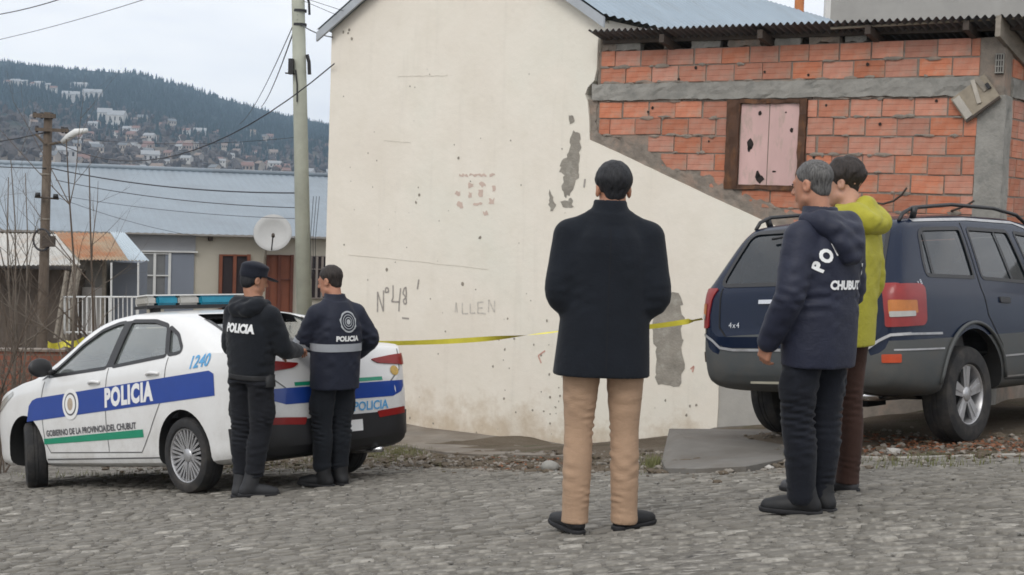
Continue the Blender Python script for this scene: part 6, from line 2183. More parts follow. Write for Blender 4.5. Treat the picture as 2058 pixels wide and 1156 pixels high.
def build_person(name, label, base, yaw, S):
    """S holds the pose in a frame with x to the person's right, y forward, z up from the base point; scaled by S['scale']"""
    root = empty(name, base, Matrix.Rotation(yaw, 3, 'Z'))
    tag(root, label, 'person')
    sc = S.get('scale', 1.0)
    M4 = np.diag([sc, sc, sc, 1.0])
    J = S['J']
    H = .0062
    # ---- body: one continuous skin
    B = Field((-.5, -.45, -.12), (.5, .75, 1.9), H)
    hc = np.array(J['head']); hr = rotz(S.get('head_yaw', 0)) @ rotx(S.get('head_pitch', 0))
    hp_ = lambda x, y, z: hc + hr @ np.array([x, y, z])
    nb = np.array(J['neck'])
    B.ell(hp_(0, -.012, .035), (.075, .096, .085), .02, hr)
    B.ell(hp_(0, .028, -.03), (.058, .068, .088), .03, hr)
    B.cone(hp_(0, .062, -.098), hp_(0, .05, -.09), .022, .03, .02)                     # chin
    B.cone(hp_(-.045, .01, -.07), hp_(0, .06, -.095), .022, .02, .02); B.cone(hp_(.045, .01, -.07), hp_(0, .06, -.095), .022, .02, .02)
    B.cone(hp_(0, .092, .012), hp_(0, .112, -.028), .008, .013, .010)                  # nose
    B.cone(hp_(-.014, .096, -.032), hp_(.014, .096, -.032), .009, .009, .008)
    B.cone(hp_(-.035, .080, .022), hp_(.035, .080, .022), .011, .011, .012)            # brow
    for s_ in (-1, 1):
        B.ell(hp_(s_ * .030, .090, .004), (.014, .010, .009), .008, hr, 'cut')
        B.ell(hp_(s_ * .030, .082, .003), (.0125, .0105, .010), .004, hr)
        B.ell(hp_(s_ * .076, -.008, -.008), (.011, .021, .033), .006, hr)               # ear
        B.ell(hp_(s_ * .085, -.002, -.006), (.006, .010, .016), .005, hr, 'cut')
    B.cone(hp_(-.022, .088, -.060), hp_(.022, .088, -.060), .006, .006, .006)
    B.cone(hp_(-.018, .087, -.070), hp_(.018, .087, -.070), .0065, .0065, .006)
    B.cone(nb, hp_(0, -.02, -.06), .058, .054, .025)
    hip = np.array(J['hip'])
    sh = {s_: np.array(J['sh' + s_]) for s_ in 'LR'}
    B.cone(nb - [0, 0, .13], hip + [0, 0, .12], .085, .10, .05)
    B.cone(nb, nb - [0, 0, .13], .056, .07, .03)
    B.cone(sh['L'], sh['R'], .045, .045, .04)
    for s_ in 'LR':
        e, w = np.array(J['el' + s_]), np.array(J['wr' + s_])
        B.chain([sh[s_], e, w], [.046, .036, .026], .02)
        d = S.get('hand' + s_, (w - e)); n = S.get('palm' + s_, ((1, 0, 0) if s_ == 'L' else (-1, 0, 0)))
        hand(B, w, d, n, 1 if s_ == 'R' else -1, S.get('curl', .7))
        hj, kn, an = np.array(J['hj' + s_]), np.array(J['kn' + s_]), np.array(J['an' + s_])
        B.chain([hip + [0, 0, .05], hj, kn, an], [.08, .07, .045, .034], .03)
        tdir = np.array(S['toe' + s_]); tdir = tdir / np.linalg.norm(tdir)
        B.cone(an, an + tdir * .10 + [0, 0, -.045], .03, .022, .02)
    body = link_mesh('body', B.mesh('body', S['skin'], M4), root, False)
    # ---- eyes
    for s_ in (-1, 1):
        c = hp_(s_ * .030, .0905, .003) * sc
        bm = bmesh.new(); bmesh.ops.create_uvsphere(bm, u_segments=8, v_segments=6, radius=.0055)
        me = bpy.data.meshes.new('eye'); bm.to_mesh(me); bm.free(); me.materials.append(M['hole'])
        link_mesh('eye', me, root, False, Matrix.Translation(Vector(c)))
    # ---- hair
    if S.get('hair'):
        hf = S['hair']
        Hf = Field(hc - .16, hc + .17, .0042)
        th = hf.get('thick', .012)
        Hf.ell(hp_(0, -.014, .037), (.074 + th, .093 + th, .083 + th * 1.15), .01, hr)
        Hf.ell(hp_(0, -.045, -.025), (.060, .052, .058), .02, hr)
        def taper(X, Y, Z):
            z = hr[0, 2] * (X - hc[0]) + hr[1, 2] * (Y - hc[1]) + hr[2, 2] * (Z - hc[2])
            t_ = np.clip((.055 - z) / .08, 0, 1)
            return ((th - .002) * t_ * t_ * (3 - 2 * t_)).astype(np.float32)
        Hf.put(taper, hc - .2, hc + .2, mode='disp')
        r = np.random.default_rng(hf.get('seed', 1)); ph = r.uniform(0, 6, 4)
        fq = hf.get('freq', 70); am = hf.get('amp', .004)
        Hf.put(lambda X, Y, Z: (am * (np.sin(fq * X + 2 * np.sin(40 * Z + ph[0])) * np.sin(fq * .8 * Y + ph[1] + 2 * np.sin(35 * X)) + .25 * np.sin(fq * .7 * Z + ph[2] + 3 * np.sin(50 * Y) + 3 * np.sin(60 * X)))).astype(np.float32), hc - .2, hc + .2, mode='disp')
        def face_cut(X, Y, Z):
            q = [hr[0, i] * (X - hc[0]) + hr[1, i] * (Y - hc[1]) + hr[2, i] * (Z - hc[2]) for i in range(3)]
            front = (q[1] - hf.get('front', .068)) * .8 - (q[2] - .06) * .35          # forehead line
            low = -(q[2] + hf.get('nape', .075)) + np.maximum(0, q[1] + .035) * 1.25      # rises from nape over the ear
            return np.maximum(front, low).astype(np.float32)
        Hf.put(face_cut, hc - .2, hc + .2, mode='and')
        link_mesh('hair', Hf.mesh('hair', hf['mat'], M4), root, False)
    # ---- trousers
    T = S['trousers']
    P = Field((-.42, -.40, -.10), (.45, .45, 1.12), .0075)
    P.stack([(hip[2] - .06, hip[0], hip[1], T['hipw'], T['hipd']), (hip[2] + .14, hip[0], hip[1] - .005, T['hipw'] * .92, T['hipd'] * .95)], .03)
    for i, s_ in enumerate('LR'):
        hj, kn, an = np.array(J['hj' + s_]), np.array(J['kn' + s_]), np.array(J['an' + s_])
        r0, r1, r2 = T['r']
        an2 = an + (kn - an) * T.get('up', .0)
        mid = (hj + kn) / 2 + np.array([0, .01, 0]); calf = kn * .62 + an2 * .38 + np.array([0, -.010, 0])
        P.chain([hj, mid, kn, calf, an2], [r0, (r0 + r1) / 2 + .004, r1, r1, r2], .03)
        P.cone(an2, an2 + (an2 - kn) / np.linalg.norm(an2 - kn) * .03, r2, r2 * 1.05, .004)
        if T.get('pocket'):
            o_ = -1 if s_ == 'L' else 1
            pc = mid + np.array([o_ * r0 * .84, 0, -.03])
            P.ell(pc, (.020, .060, .085), .03)
    fz = T.get('fold', 1.0)
    for zc, zw, am, fr in ((J['knL'][2], .12, .0050, 150), (J['anL'][2] + .07, .07, .0045, 170), (J['knL'][2] - .17, .10, .0022, 90), (J['hjL'][2] - .02, .10, .003, 90), (J['knL'][2] + .17, .12, .002, 70)):
        P.put(folds(fr, am * fz, zc, zw, int(zc * 1000) % 97 + S['seed'], 8), (-.42, -.4, zc - .3), (.45, .45, zc + .3), mode='disp')
    zc_ = min(J['anL'][2], J['anR'][2]) - .03
    P.put(lambda X, Y, Z: np.broadcast_to(zc_ - Z, (X.shape[0], Y.shape[1], Z.shape[2])).astype(np.float32), (-.5, -.5, -.2), (.5, .5, 1.3), mode='and')
    link_mesh('trousers', P.mesh('trousers', T['mat'], M4), root, False)
    # ---- top
    C = S['top']
    hem, coll = C['rows'][0][0], C['rows'][-1][0]
    A = Field((-.48, -.42, hem - .06), (.48, .68, coll + .12), .0075)
    A.stack(C['rows'], .03, C.get('n', 2.3))
    for s_ in 'LR':
        e, w = np.array(J['el' + s_]), np.array(J['wr' + s_])
        r0, r1, r2 = C['arm']
        w2 = w + (e - w) / np.linalg.norm(e - w) * C.get('cuff_up', .0)
        A.cone(sh[s_] + np.array([0, 0, r0 * .25]), np.array([J['neck'][0] + (sh[s_][0] - J['neck'][0]) * .22, J['neck'][1] - .01, coll - .005]), r0 * .70, .048, .04)
        A.chain([sh[s_], (sh[s_] + e) / 2, e, (e * .5 + w2 * .5), w2], [r0, (r0 + r1) / 2 + .004, r1, (r1 + r2) / 2 + .004, r2], .03)
        A.put(folds(85, .0055 * C.get('fold', 1), e[2], .09, 5 + S['seed'] + ord(s_), 14), e - .16, e + .16, mode='disp', m=.0)
        A.put(folds(70, .0035 * C.get('fold', 1), (e[2] + sh[s_][2]) / 2, .08, 9 + S['seed'] + ord(s_), 18), np.minimum(sh[s_], e) - .12, np.maximum(sh[s_], e) + .12, mode='disp', m=.0)
    if C.get('collar'):
        cr, chh, ct = C['collar']
        nk = np.array(J['neck'])
        A.stack([(coll - .03, nk[0], nk[1] - .005, cr * 1.38, cr * 1.25), (coll + chh * .4, nk[0], nk[1], cr * 1.1, cr * 1.1), (coll + chh, nk[0], nk[1] + .006, cr, cr * 1.04)], .02, 2.0)
    for zc, zw, am, fr, sl in C.get('folds', []):
        A.put(folds(fr, am, zc, zw, int(zc * 777) % 89 + S['seed'], sl), (-.48, -.42, zc - 2.2 * zw), (.48, .68, zc + 2.2 * zw), mode='disp', m=0)
    # hollow under the hem and at the neck
    r0 = C['rows'][0]
    A.stack  # (outer shape done)
    cutrow = [(hem - .05, r0[1], r0[2], r0[3] - .022, r0[4] - .022), (hem + .07, r0[1], r0[2], r0[3] - .03, r0[4] - .03)]
    cf = Field(A.lo, A.lo + A.h * (A.n - 1), A.h); cf.n = A.n; cf.F = np.full(A.n, .5, np.float32); cf.stack(cutrow, .01)
    A.F = np.maximum(A.F, -cf.F)
    if C.get('collar'):
        cf.F = np.full(A.n, .5, np.float32); nk = np.array(J['neck']); cr, chh, ct = C['collar']
        cf.stack([(coll + chh - .05, nk[0], nk[1], cr - .016, cr - .016), (coll + chh + .1, nk[0], nk[1] + .006, cr - .014, cr - .012)], .01, 2.0)
        A.F = np.maximum(A.F, -cf.F)
    top = link_mesh(C['name'], A.mesh(C['name'], C['mat'], M4), root, False)
    top_b = bvh_of(top.data)
    hood_b = None
    if C.get('hood'):
        h_ = C['hood']
        Hd = Field((-.30, -.34, coll - .30), (.30, .25, coll + .20), .0075)
        for a_, b_, ra, rb in h_['cones']: Hd.cone(a_, b_, ra, rb, .035)
        Hd.put(folds(60, .006, coll - .05, .14, 3 + S['seed'], 20), (-.3, -.34, coll - .3), (.3, .25, coll + .2), mode='disp', m=0)
        nk = np.array(J['neck'])
        cf = Field(Hd.lo, Hd.lo + Hd.h * (Hd.n - 1), Hd.h); cf.n = Hd.n; cf.F = np.full(Hd.n, .5, np.float32)
        cf.cone(nk + [0, .03, -.02], np.array(J['head']) + [0, .03, .06], .068, .088, .01)
        Hd.F = np.maximum(Hd.F, -cf.F)
        link_mesh('hood', Hd.mesh('hood', h_.get('mat', C['mat']), M4), root, False)
    # ---- shoes
    Sh = S['shoes']
    for s_ in 'LR':
        an = np.array(J['an' + s_]); td = np.array(S['toe' + s_], float); td[2] = 0; td /= np.linalg.norm(td)
        sd = np.array([td[1], -td[0], 0]); g = J['an' + s_][2] - Sh.get('ankle', .085)
        f0 = np.array([an[0], an[1], g]) + td * (.0 if Sh.get('boot') else .028)
        Fs = Field(f0 - [.27, .27, .03], f0 + [.27, .27, .36], .006)
        w_ = Sh.get('w', .044)
        p = lambda a, b, z: f0 + td * a + sd * b + np.array([0, 0, z])
        Fs.chain([p(-.055, 0, .045), p(.03, 0, .048), p(.10, 0, .038), p(.165, 0, .032)], [w_ * .86, w_ * .95, w_ * .98, w_ * .72], .02)
        Fs.cone(p(-.045, 0, .05), p(-.02, 0, .10 if Sh.get('boot') else .07), w_ * .86, w_ * (.92 if Sh.get('boot') else .8), .02)
        if Sh.get('boot'): Fs.cone(p(-.02, 0, .08), an + (np.array(J['kn' + s_]) - an) / np.linalg.norm(np.array(J['kn' + s_]) - an) * .19, w_ * 1.12, w_ * 1.28, .025)
        Fs.put(lambda X, Y, Z: np.broadcast_to((g + .004) - Z, (X.shape[0], Y.shape[1], Z.shape[2])).astype(np.float32), f0 - .3, f0 + .4, mode='and')
        if not Sh.get('boot'):
            Fs.put(lambda X, Y, Z: np.broadcast_to(Z - (g + .115), (X.shape[0], Y.shape[1], Z.shape[2])).astype(np.float32), f0 - .3, f0 + .4, mode='and')
        nm = 'boot' if Sh.get('boot') else 'shoe'
        so = link_mesh(nm, Fs.mesh(nm, Sh['mat'], M4), root, False)
        So = Field(f0 - [.27, .27, .03], f0 + [.27, .27, .08], .006)
        So.chain([p(-.062, 0, .02), p(.03, 0, .02), p(.11, 0, .02), p(.17, 0, .02)], [w_ * .92, w_ * .98, w_ * 1.04, w_ * .8], .01)
        So.put(lambda X, Y, Z: np.broadcast_to(np.maximum(g - Z, Z - (g + .026)), (X.shape[0], Y.shape[1], Z.shape[2])).astype(np.float32), f0 - .3, f0 + .3, mode='and')
        MW[so] = MW[root]
        link_mesh('sole', So.mesh('sole', Sh['sole'], M4), so, False)
    MW[top] = MW[root]
    return root, top, top_b
def on_cloth(top, bv, V2, F2, o, right, up, d, mat, name, off=.004):
    """lay a flat mark on the garment: (x, y) -> o + right x + up y, cast along d"""
    o, right, up, d = Vector(o), Vector(right), Vector(up), Vector(d)
    V, ok = [], []
    for x, y in V2:
        h, n, i, dist = bv.ray_cast(o + right * x + up * y, d)
        ok.append(h is not None)
        if h is None: V.append(Vector((0, 0, 0))); continue
        if n.dot(d) > 0: n = -n
        V.append(h - d * off + n * off * .5)
    Fc = [f for f in F2 if all(ok[i] for i in f)]
    return obj(name, V, Fc, mat, top, False, False)
def sub_tri(V2, F2, L):
    """split long triangles so that flat marks follow the cloth"""
    bm = bmesh.new()
    vs = [bm.verts.new((v[0], v[1], 0)) for v in V2]
    for f in F2:
        try: bm.faces.new([vs[i] for i in f])
        except ValueError: pass
    for _ in range(6):
        ed = [e for e in bm.edges if e.calc_length() > L]
        if not ed: break
        bmesh.ops.subdivide_edges(bm, edges=ed, cuts=1)
        bmesh.ops.triangulate(bm, faces=bm.faces[:])
    bm.verts.index_update()
    V = [(v.co.x, v.co.y) for v in bm.verts]; Fc = [tuple(v.index for v in f.verts) for f in bm.faces]
    bm.free()
    return V, Fc
SK1 = skin_mat('skin_tan', (.40, .20, .125)); SK2 = skin_mat('skin_fair', (.50, .28, .20)); SK3 = skin_mat('skin_ruddy', (.43, .21, .135))
HAIR_D = hair_mat('dark_hair', (.008, .009, .011), (.028, .028, .032))
HAIR_G = hair_mat('greying_hair', (.035, .034, .034), (.16, .155, .15))
HAIR_B = hair_mat('dark_brown_hair', (.014, .011, .010), (.045, .036, .032))
BLACKSHOE = pm('black_leather', (.009, .0095, .011), .62, .3, 14, .2, 60, .003)
SOLE = pm('shoe_sole', (.016, .016, .018), .8, .3, 14)
WHITE_INK = pm('white_print', (.78, .79, .79), .7, .05, 12)
GREY_INK = pm('grey_print', (.42, .44, .46), .6, .1, 20)
def ground_rel(base, yaw, x, y):
    c, s_ = math.cos(yaw), math.sin(yaw)
    wx, wy = base[0] + c * x - s_ * y, base[1] + s_ * x + c * y
    return surf_z(wx, wy) - base[2]
def surf_z(x, y):
    return float(road_z(np.array(x), np.array(y))) if y < float(edge_y(x)) else float(ground_z(np.array(x), np.array(y)))
def base_at(px, py):
    p = at_terrain(px, py)
    return Vector((p.x, p.y, surf_z(p.x, p.y) + .006))

# ---------- man in the dark coat, seen from behind
def coat_man():
    b = base_at(1199, 1066); yaw = R(2)
    g = lambda x, y: ground_rel(b, yaw, x, y)
    fl, fr = (-.108, -.03), (.125, -.02)
    S = dict(seed=3, skin=SK1, head_yaw=R(6), head_pitch=R(-4), curl=.9,
        J=dict(head=(.018, .03, 1.612), neck=(.005, .0, 1.475), hip=(0, 0, .92), shL=(-.180, -.005, 1.385), shR=(.190, -.005, 1.385),
               elL=(-.222, -.045, 1.12), elR=(.232, -.045, 1.11), wrL=(-.075, .17, 1.00), wrR=(.085, .17, 1.0),
               hjL=(-.098, 0, .86), hjR=(.105, 0, .86), knL=(-.103, .012, .48), knR=(.115, .015, .48), anL=(fl[0], fl[1], .085 + g(*fl)), anR=(fr[0], fr[1], .085 + g(*fr))),
        handL=(.5, .8, -.1), handR=(-.5, .8, -.1), palmL=(0, -1, -.2), palmR=(0, -1, -.2),
        toeL=(-.42, .9, 0), toeR=(.72, .68, 0),
        hair=dict(mat=HAIR_D, thick=.015, amp=.0018, freq=120, nape=.085, seed=2),
        trousers=dict(mat=cloth('beige_chinos', (.345, .232, .155), .9, .10, 260, .22, .05, wr=.22), r=(.093, .068, .062), hipw=.175, hipd=.115, fold=2.0),
        top=dict(name='coat', mat=cloth('dark_wool', (.0105, .013, .018), .95, .15, 300, .2, .08, wr=.08), n=2.5,
                 rows=[(.738, -.008, .0, .228, .15), (.80, -.006, 0, .224, .15), (1.02, 0, 0, .208, .142), (1.2, .003, 0, .205, .14), (1.32, .004, -.005, .20, .135), (1.39, .005, -.005, .165, .125), (1.44, .005, -.005, .125, .105), (1.49, .005, -.005, .085, .085)],
                 arm=(.078, .066, .056), cuff_up=.0, fold=.6, collar=(.076, .072, .02), folds=[(1.1, .12, .0022, 30, 10)]),
        shoes=dict(mat=BLACKSHOE, sole=SOLE, w=.041))
    return build_person('person', 'dark-haired man in a black knee-length coat and beige trousers seen from behind', b, yaw, S)
P1 = coat_man()
# centre seam of the coat
V2 = [(x, y) for y in np.linspace(-.33, .33, 30) for x in (-.003, .003)]; F2 = [(2 * i, 2 * i + 1, 2 * i + 3, 2 * i + 2) for i in range(29)]
on_cloth(P1[1], P1[2], V2, F2, (0, -1, 1.10), (1, 0, 0), (0, 0, 1), (0, 1, 0), pm('coat_seam', (.007, .008, .011), .95, .1), 'back_seam', .001)

# ---------- older officer in the navy parka
def navy_man():
    b = base_at(1628, 1030); yaw = R(38)
    g = lambda x, y: ground_rel(b, yaw, x, y)
    fl, fr = (-.07, .0), (.085, .02)
    S = dict(seed=11, scale=.955, skin=SK3, head_yaw=R(10), head_pitch=R(-8), curl=1.0,
        J=dict(head=(-.01, .075, 1.645), neck=(0, .025, 1.47), hip=(0, 0, .92), shL=(-.185, -.01, 1.375), shR=(.185, -.01, 1.375),
               elL=(-.262, -.03, 1.10), elR=(.245, .02, 1.10), wrL=(-.255, .10, .865), wrR=(.12, .22, .98),
               hjL=(-.095, 0, .86), hjR=(.095, 0, .86), knL=(-.095, .03, .48), knR=(.10, .02, .48), anL=(fl[0], fl[1], .085 + g(*fl)), anR=(fr[0], fr[1], .085 + g(*fr))),
        handL=(.05, .35, -.95), palmL=(1, 0, 0), handR=(-.6, .7, 0), palmR=(-.3, -1, 0),
        toeL=(-.62, .78, 0), toeR=(-.05, 1, 0),
        hair=dict(mat=HAIR_G, thick=.006, amp=.0015, freq=110, nape=.062, seed=4),
        trousers=dict(mat=cloth('navy_fatigues', (.0095, .011, .016), .9, .18, 240, .3, .08), r=(.099, .082, .070), hipw=.18, hipd=.12, pocket=True, up=.10, fold=2.2),
        top=dict(name='parka', mat=cloth('navy_nylon', (.0115, .0145, .032), .62, .16, 260, .22, .05, .4), n=2.4,
                 rows=[(.745, .0, -.005, .198, .15), (.82, 0, -.005, .202, .155), (1.02, 0, -.005, .205, .155), (1.10, 0, -.005, .198, .152), (1.28, 0, -.01, .208, .15), (1.37, 0, -.01, .178, .132), (1.43, 0, -.005, .13, .115), (1.485, .0, .0, .095, .10)],
                 arm=(.083, .074, .056), fold=1.1, collar=(.083, .055, .02), folds=[(1.08, .05, .005, 90, 12), (.95, .10, .0035, 60, 22), (1.25, .10, .003, 50, 16)],
                 hood=dict(cones=[((-.10, -.07, 1.47), (.10, -.07, 1.47), .052, .052), ((-.07, -.13, 1.42), (.07, -.13, 1.42), .055, .055), ((-.05, -.165, 1.36), (.05, -.165, 1.36), .047, .047), ((-.02, -.175, 1.30), (.03, -.175, 1.30), .040, .040), ((-.13, .0, 1.47), (-.10, -.08, 1.45), .04, .055), ((.13, .0, 1.47), (.10, -.08, 1.45), .04, .055)])),
        shoes=dict(mat=BLACKSHOE, sole=SOLE, w=.05, boot=True))
    return build_person('person', 'grey-haired officer in a navy parka lettered CHUBUT beside the blue car', b, yaw, S)
P2 = navy_man()
def back_text(Pn, body, size, x, z, mat, name, sc=1.0, ang=0.0, bold=.0, sx=1.0, dirx=0.0):
    V2, F2 = text2d(body, size, bold)
    V2, F2 = sub_tri(V2, F2, .03)
    c, s_ = math.cos(ang), math.sin(ang)
    V2 = [(x + (a * sx) * c - e * s_, z + (a * sx) * s_ + e * c) for a, e in V2]
    d = Vector((dirx, 1, 0)).normalized()
    rgt = Vector((d.y, -d.x, 0))
    return on_cloth(Pn[1], Pn[2], V2, F2, Vector((0, 0, 0)) - d * 1.0, rgt, (0, 0, 1), d, mat, name)
for k, ch in enumerate('POLICIA'):
    a = R(72 - 24 * k)
    back_text(P2, ch, .078, -.165 * math.sin(a), 1.145 + .165 * math.cos(a) * .86, WHITE_INK, 'arched_letter', ang=a * .95, bold=.004)
back_text(P2, 'CHUBUT', .055, 0.0, 1.105, WHITE_INK, 'province_lettering', bold=.003, sx=.92)

# ---------- man in the yellow-green jacket behind him
def yellow_man():
    b = base_at(1686, 990); yaw = R(50)
    g = lambda x, y: ground_rel(b, yaw, x, y)
    fl, fr = (-.09, .06), (.09, .0)
    S = dict(seed=23, scale=1.0, skin=SK2, head_yaw=R(10), head_pitch=R(-6), curl=.9,
        J=dict(head=(.0, .06, 1.665), neck=(0, .01, 1.49), hip=(0, 0, .93), shL=(-.18, 0, 1.395), shR=(.18, 0, 1.395),
               elL=(-.24, .03, 1.13), elR=(.245, -.02, 1.13), wrL=(-.15, .22, .98), wrR=(.235, .10, .90),
               hjL=(-.09, 0, .87), hjR=(.09, 0, .87), knL=(-.095, .03, .49), knR=(.095, .01, .49), anL=(fl[0], fl[1], .085 + g(*fl)), anR=(fr[0], fr[1], .085 + g(*fr))),
        handR=(-.1, .6, -.8), palmR=(-1, 0, 0), toeL=(-.2, 1, 0), toeR=(-.1, 1, 0),
        hair=dict(mat=HAIR_B, thick=.020, amp=.0045, freq=75, nape=.082, seed=6),
        trousers=dict(mat=cloth('russet_trousers', (.050, .027, .021), .9, .2, 240, .3, .05), r=(.085, .068, .062), hipw=.165, hipd=.115),
        top=dict(name='jacket', mat=cloth('lime_shell', (.34, .315, .03), .7, .12, 200, .3, .05, .35), n=2.4,
                 rows=[(.80, 0, 0, .185, .13), (1.02, 0, 0, .19, .132), (1.28, 0, -.005, .20, .138), (1.38, 0, -.005, .175, .125), (1.44, 0, -.005, .13, .11), (1.50, 0, .0, .088, .09)],
                 arm=(.076, .062, .046), fold=.8, collar=(.078, .05, .02), folds=[(1.1, .2, .003, 50, 14), (1.3, .12, .0025, 50, 20)],
                 hood=dict(cones=[((-.10, -.06, 1.50), (.10, -.06, 1.50), .06, .06), ((-.07, -.12, 1.46), (.08, -.12, 1.46), .065, .065), ((.12, .02, 1.50), (.11, -.08, 1.48), .04, .06), ((-.12, .02, 1.50), (-.11, -.08, 1.48), .04, .06), ((0, -.07, 1.55), (.04, -.06, 1.55), .05, .05)])),
        shoes=dict(mat=pm('grey_shoe', (.075, .075, .08), .7, .25, 12), sole=SOLE, w=.044))
    return build_person('person', 'dark-haired man in a lime-yellow hooded jacket half hidden behind the navy parka', b, yaw, S)
P3 = yellow_man()

# ---------- officer with the cap at the boot of the police car
def cap_man():
    b = base_at(498, 998); yaw = R(-32)
    g = lambda x, y: ground_rel(b, yaw, x, y)
    fl, fr = (-.055, .0), (.07, -.03)
    S = dict(seed=31, scale=.985, skin=SK1, head_yaw=R(-22), head_pitch=R(-10), curl=.9,
        J=dict(head=(-.03, .045, 1.625), neck=(-.015, .02, 1.46), hip=(.01, 0, .92), shL=(-.18, 0, 1.36), shR=(.185, 0, 1.36),
               elL=(-.235, .04, 1.10), elR=(.235, .10, 1.12), wrL=(-.05, .26, 1.06), wrR=(.14, .36, 1.08),
               hjL=(-.092, 0, .86), hjR=(.10, 0, .86), knL=(-.09, .02, .48), knR=(.085, .03, .49), anL=(fl[0], fl[1], .085 + g(*fl)), anR=(fr[0], fr[1], .085 + g(*fr))),
        handL=(.6, .8, -.1), palmL=(0, -.3, -1), handR=(-.3, .95, 0), palmR=(0, 0, -1),
        toeL=(.0, 1, 0), toeR=(.65, .75, 0),
        trousers=dict(mat=cloth('black_fatigues', (.0115, .0125, .016), .9, .18, 240, .3, .06), r=(.098, .082, .070), hipw=.176, hipd=.12, pocket=True, up=.35, fold=2.2),
        top=dict(name='sweatshirt', mat=cloth('black_fleece', (.0105, .0125, .0165), .95, .15, 260, .3, .12), n=2.4,
                 rows=[(.90, .005, 0, .172, .13), (.94, .005, 0, .182, .135), (1.1, .002, -.005, .196, .138), (1.26, 0, -.005, .203, .14), (1.35, 0, .0, .175, .125), (1.41, 0, .005, .13, .11), (1.47, .0, .015, .09, .095)],
                 arm=(.080, .068, .052), fold=1.1, collar=(.075, .035, .02), folds=[(1.0, .08, .005, 70, 10), (1.2, .15, .003, 45, 14)],
                 hood=dict(cones=[((-.10, -.05, 1.45), (.10, -.05, 1.45), .055, .055), ((-.06, -.11, 1.41), (.06, -.11, 1.41), .058, .058), ((.11, .03, 1.45), (.10, -.07, 1.43), .04, .05), ((-.11, .03, 1.45), (-.10, -.07, 1.43), .04, .05)])),
        shoes=dict(mat=pm('dusty_boot', (.022, .023, .026), .65, .3, 14), sole=SOLE, w=.05, boot=True))
    r = build_person('person', 'officer in a dark cap and black sweatshirt lettered POLICIA leaning at the police car', b, yaw, S)
    root = r[0]; sc = S['scale']
    hc = np.array(S['J']['head']); hr = rotz(S['head_yaw']) @ rotx(S['head_pitch'])
    q = lambda x, y, z: hc + hr @ np.array([x, y, z])
    Cp = Field(hc - .2, hc + .26, .005)
    Cp.ell(q(0, -.012, .045), (.090, .108, .088), .01, hr)
    Cp.ell(q(0, -.008, .098), (.094, .106, .034), .03, hr)
    def clip(X, Y, Z):
        z = hr[0, 2] * (X - hc[0]) + hr[1, 2] * (Y - hc[1]) + hr[2, 2] * (Z - hc[2])
        y = hr[0, 1] * (X - hc[0]) + hr[1, 1] * (Y - hc[1]) + hr[2, 1] * (Z - hc[2])
        return (-(z - .028 - np.maximum(0, -y) * -.42)).astype(np.float32)
    Cp.put(clip, hc - .3, hc + .3, mode='and')
    Vs = Field(hc - .2, hc + .30, .005)
    Vs.ell(q(0, .115, .030), (.080, .085, .009), .006, hr @ rotx(-.18))
    Cp.F = np.minimum(Cp.F, np.full_like(Cp.F, .5))
    cm = cloth('navy_cap', (.012, .014, .022), .9, .15, 260, .2, .1)
    M4 = np.diag([sc, sc, sc, 1.0])
    cap = link_mesh('cap', Cp.mesh('cap', cm, M4), root, False); MW[cap] = MW[root]
    link_mesh('visor', Vs.mesh('visor', cm, M4), cap, False)
    # dark hair under the cap
    Hf = Field(hc - .16, hc + .17, .005)
    Hf.ell(q(0, -.014, .03), (.080, .098, .085), .01, hr); Hf.ell(q(0, -.05, -.02), (.066, .054, .062), .02, hr)
    def fc(X, Y, Z):
        w = [hr[0, i] * (X - hc[0]) + hr[1, i] * (Y - hc[1]) + hr[2, i] * (Z - hc[2]) for i in range(3)]
        return np.maximum(-(w[2] + .07) + np.maximum(0, w[1] + .04) * 1.4, w[2] - .05).astype(np.float32)
    Hf.put(fc, hc - .2, hc + .2, mode='and')
    link_mesh('hair', Hf.mesh('hair', HAIR_D, M4), root, False)
    # duty belt with holster
    Bt = Field((-.25, -.22, .84), (.28, .22, .98), .007)
    Bt.stack([(.885, .01, 0, .183, .137), (.925, .01, 0, .183, .137)], .01)
    Bt.ell((.195, .0, .85), (.03, .05, .09), .01)
    link_mesh('belt', Bt.mesh('belt', BLACKSHOE, M4), root, False)
    return r
P4 = cap_man()
back_text(P4, 'POLICIA', .085, 0.0, 1.25, WHITE_INK, 'police_lettering', bold=.005, sx=.82)

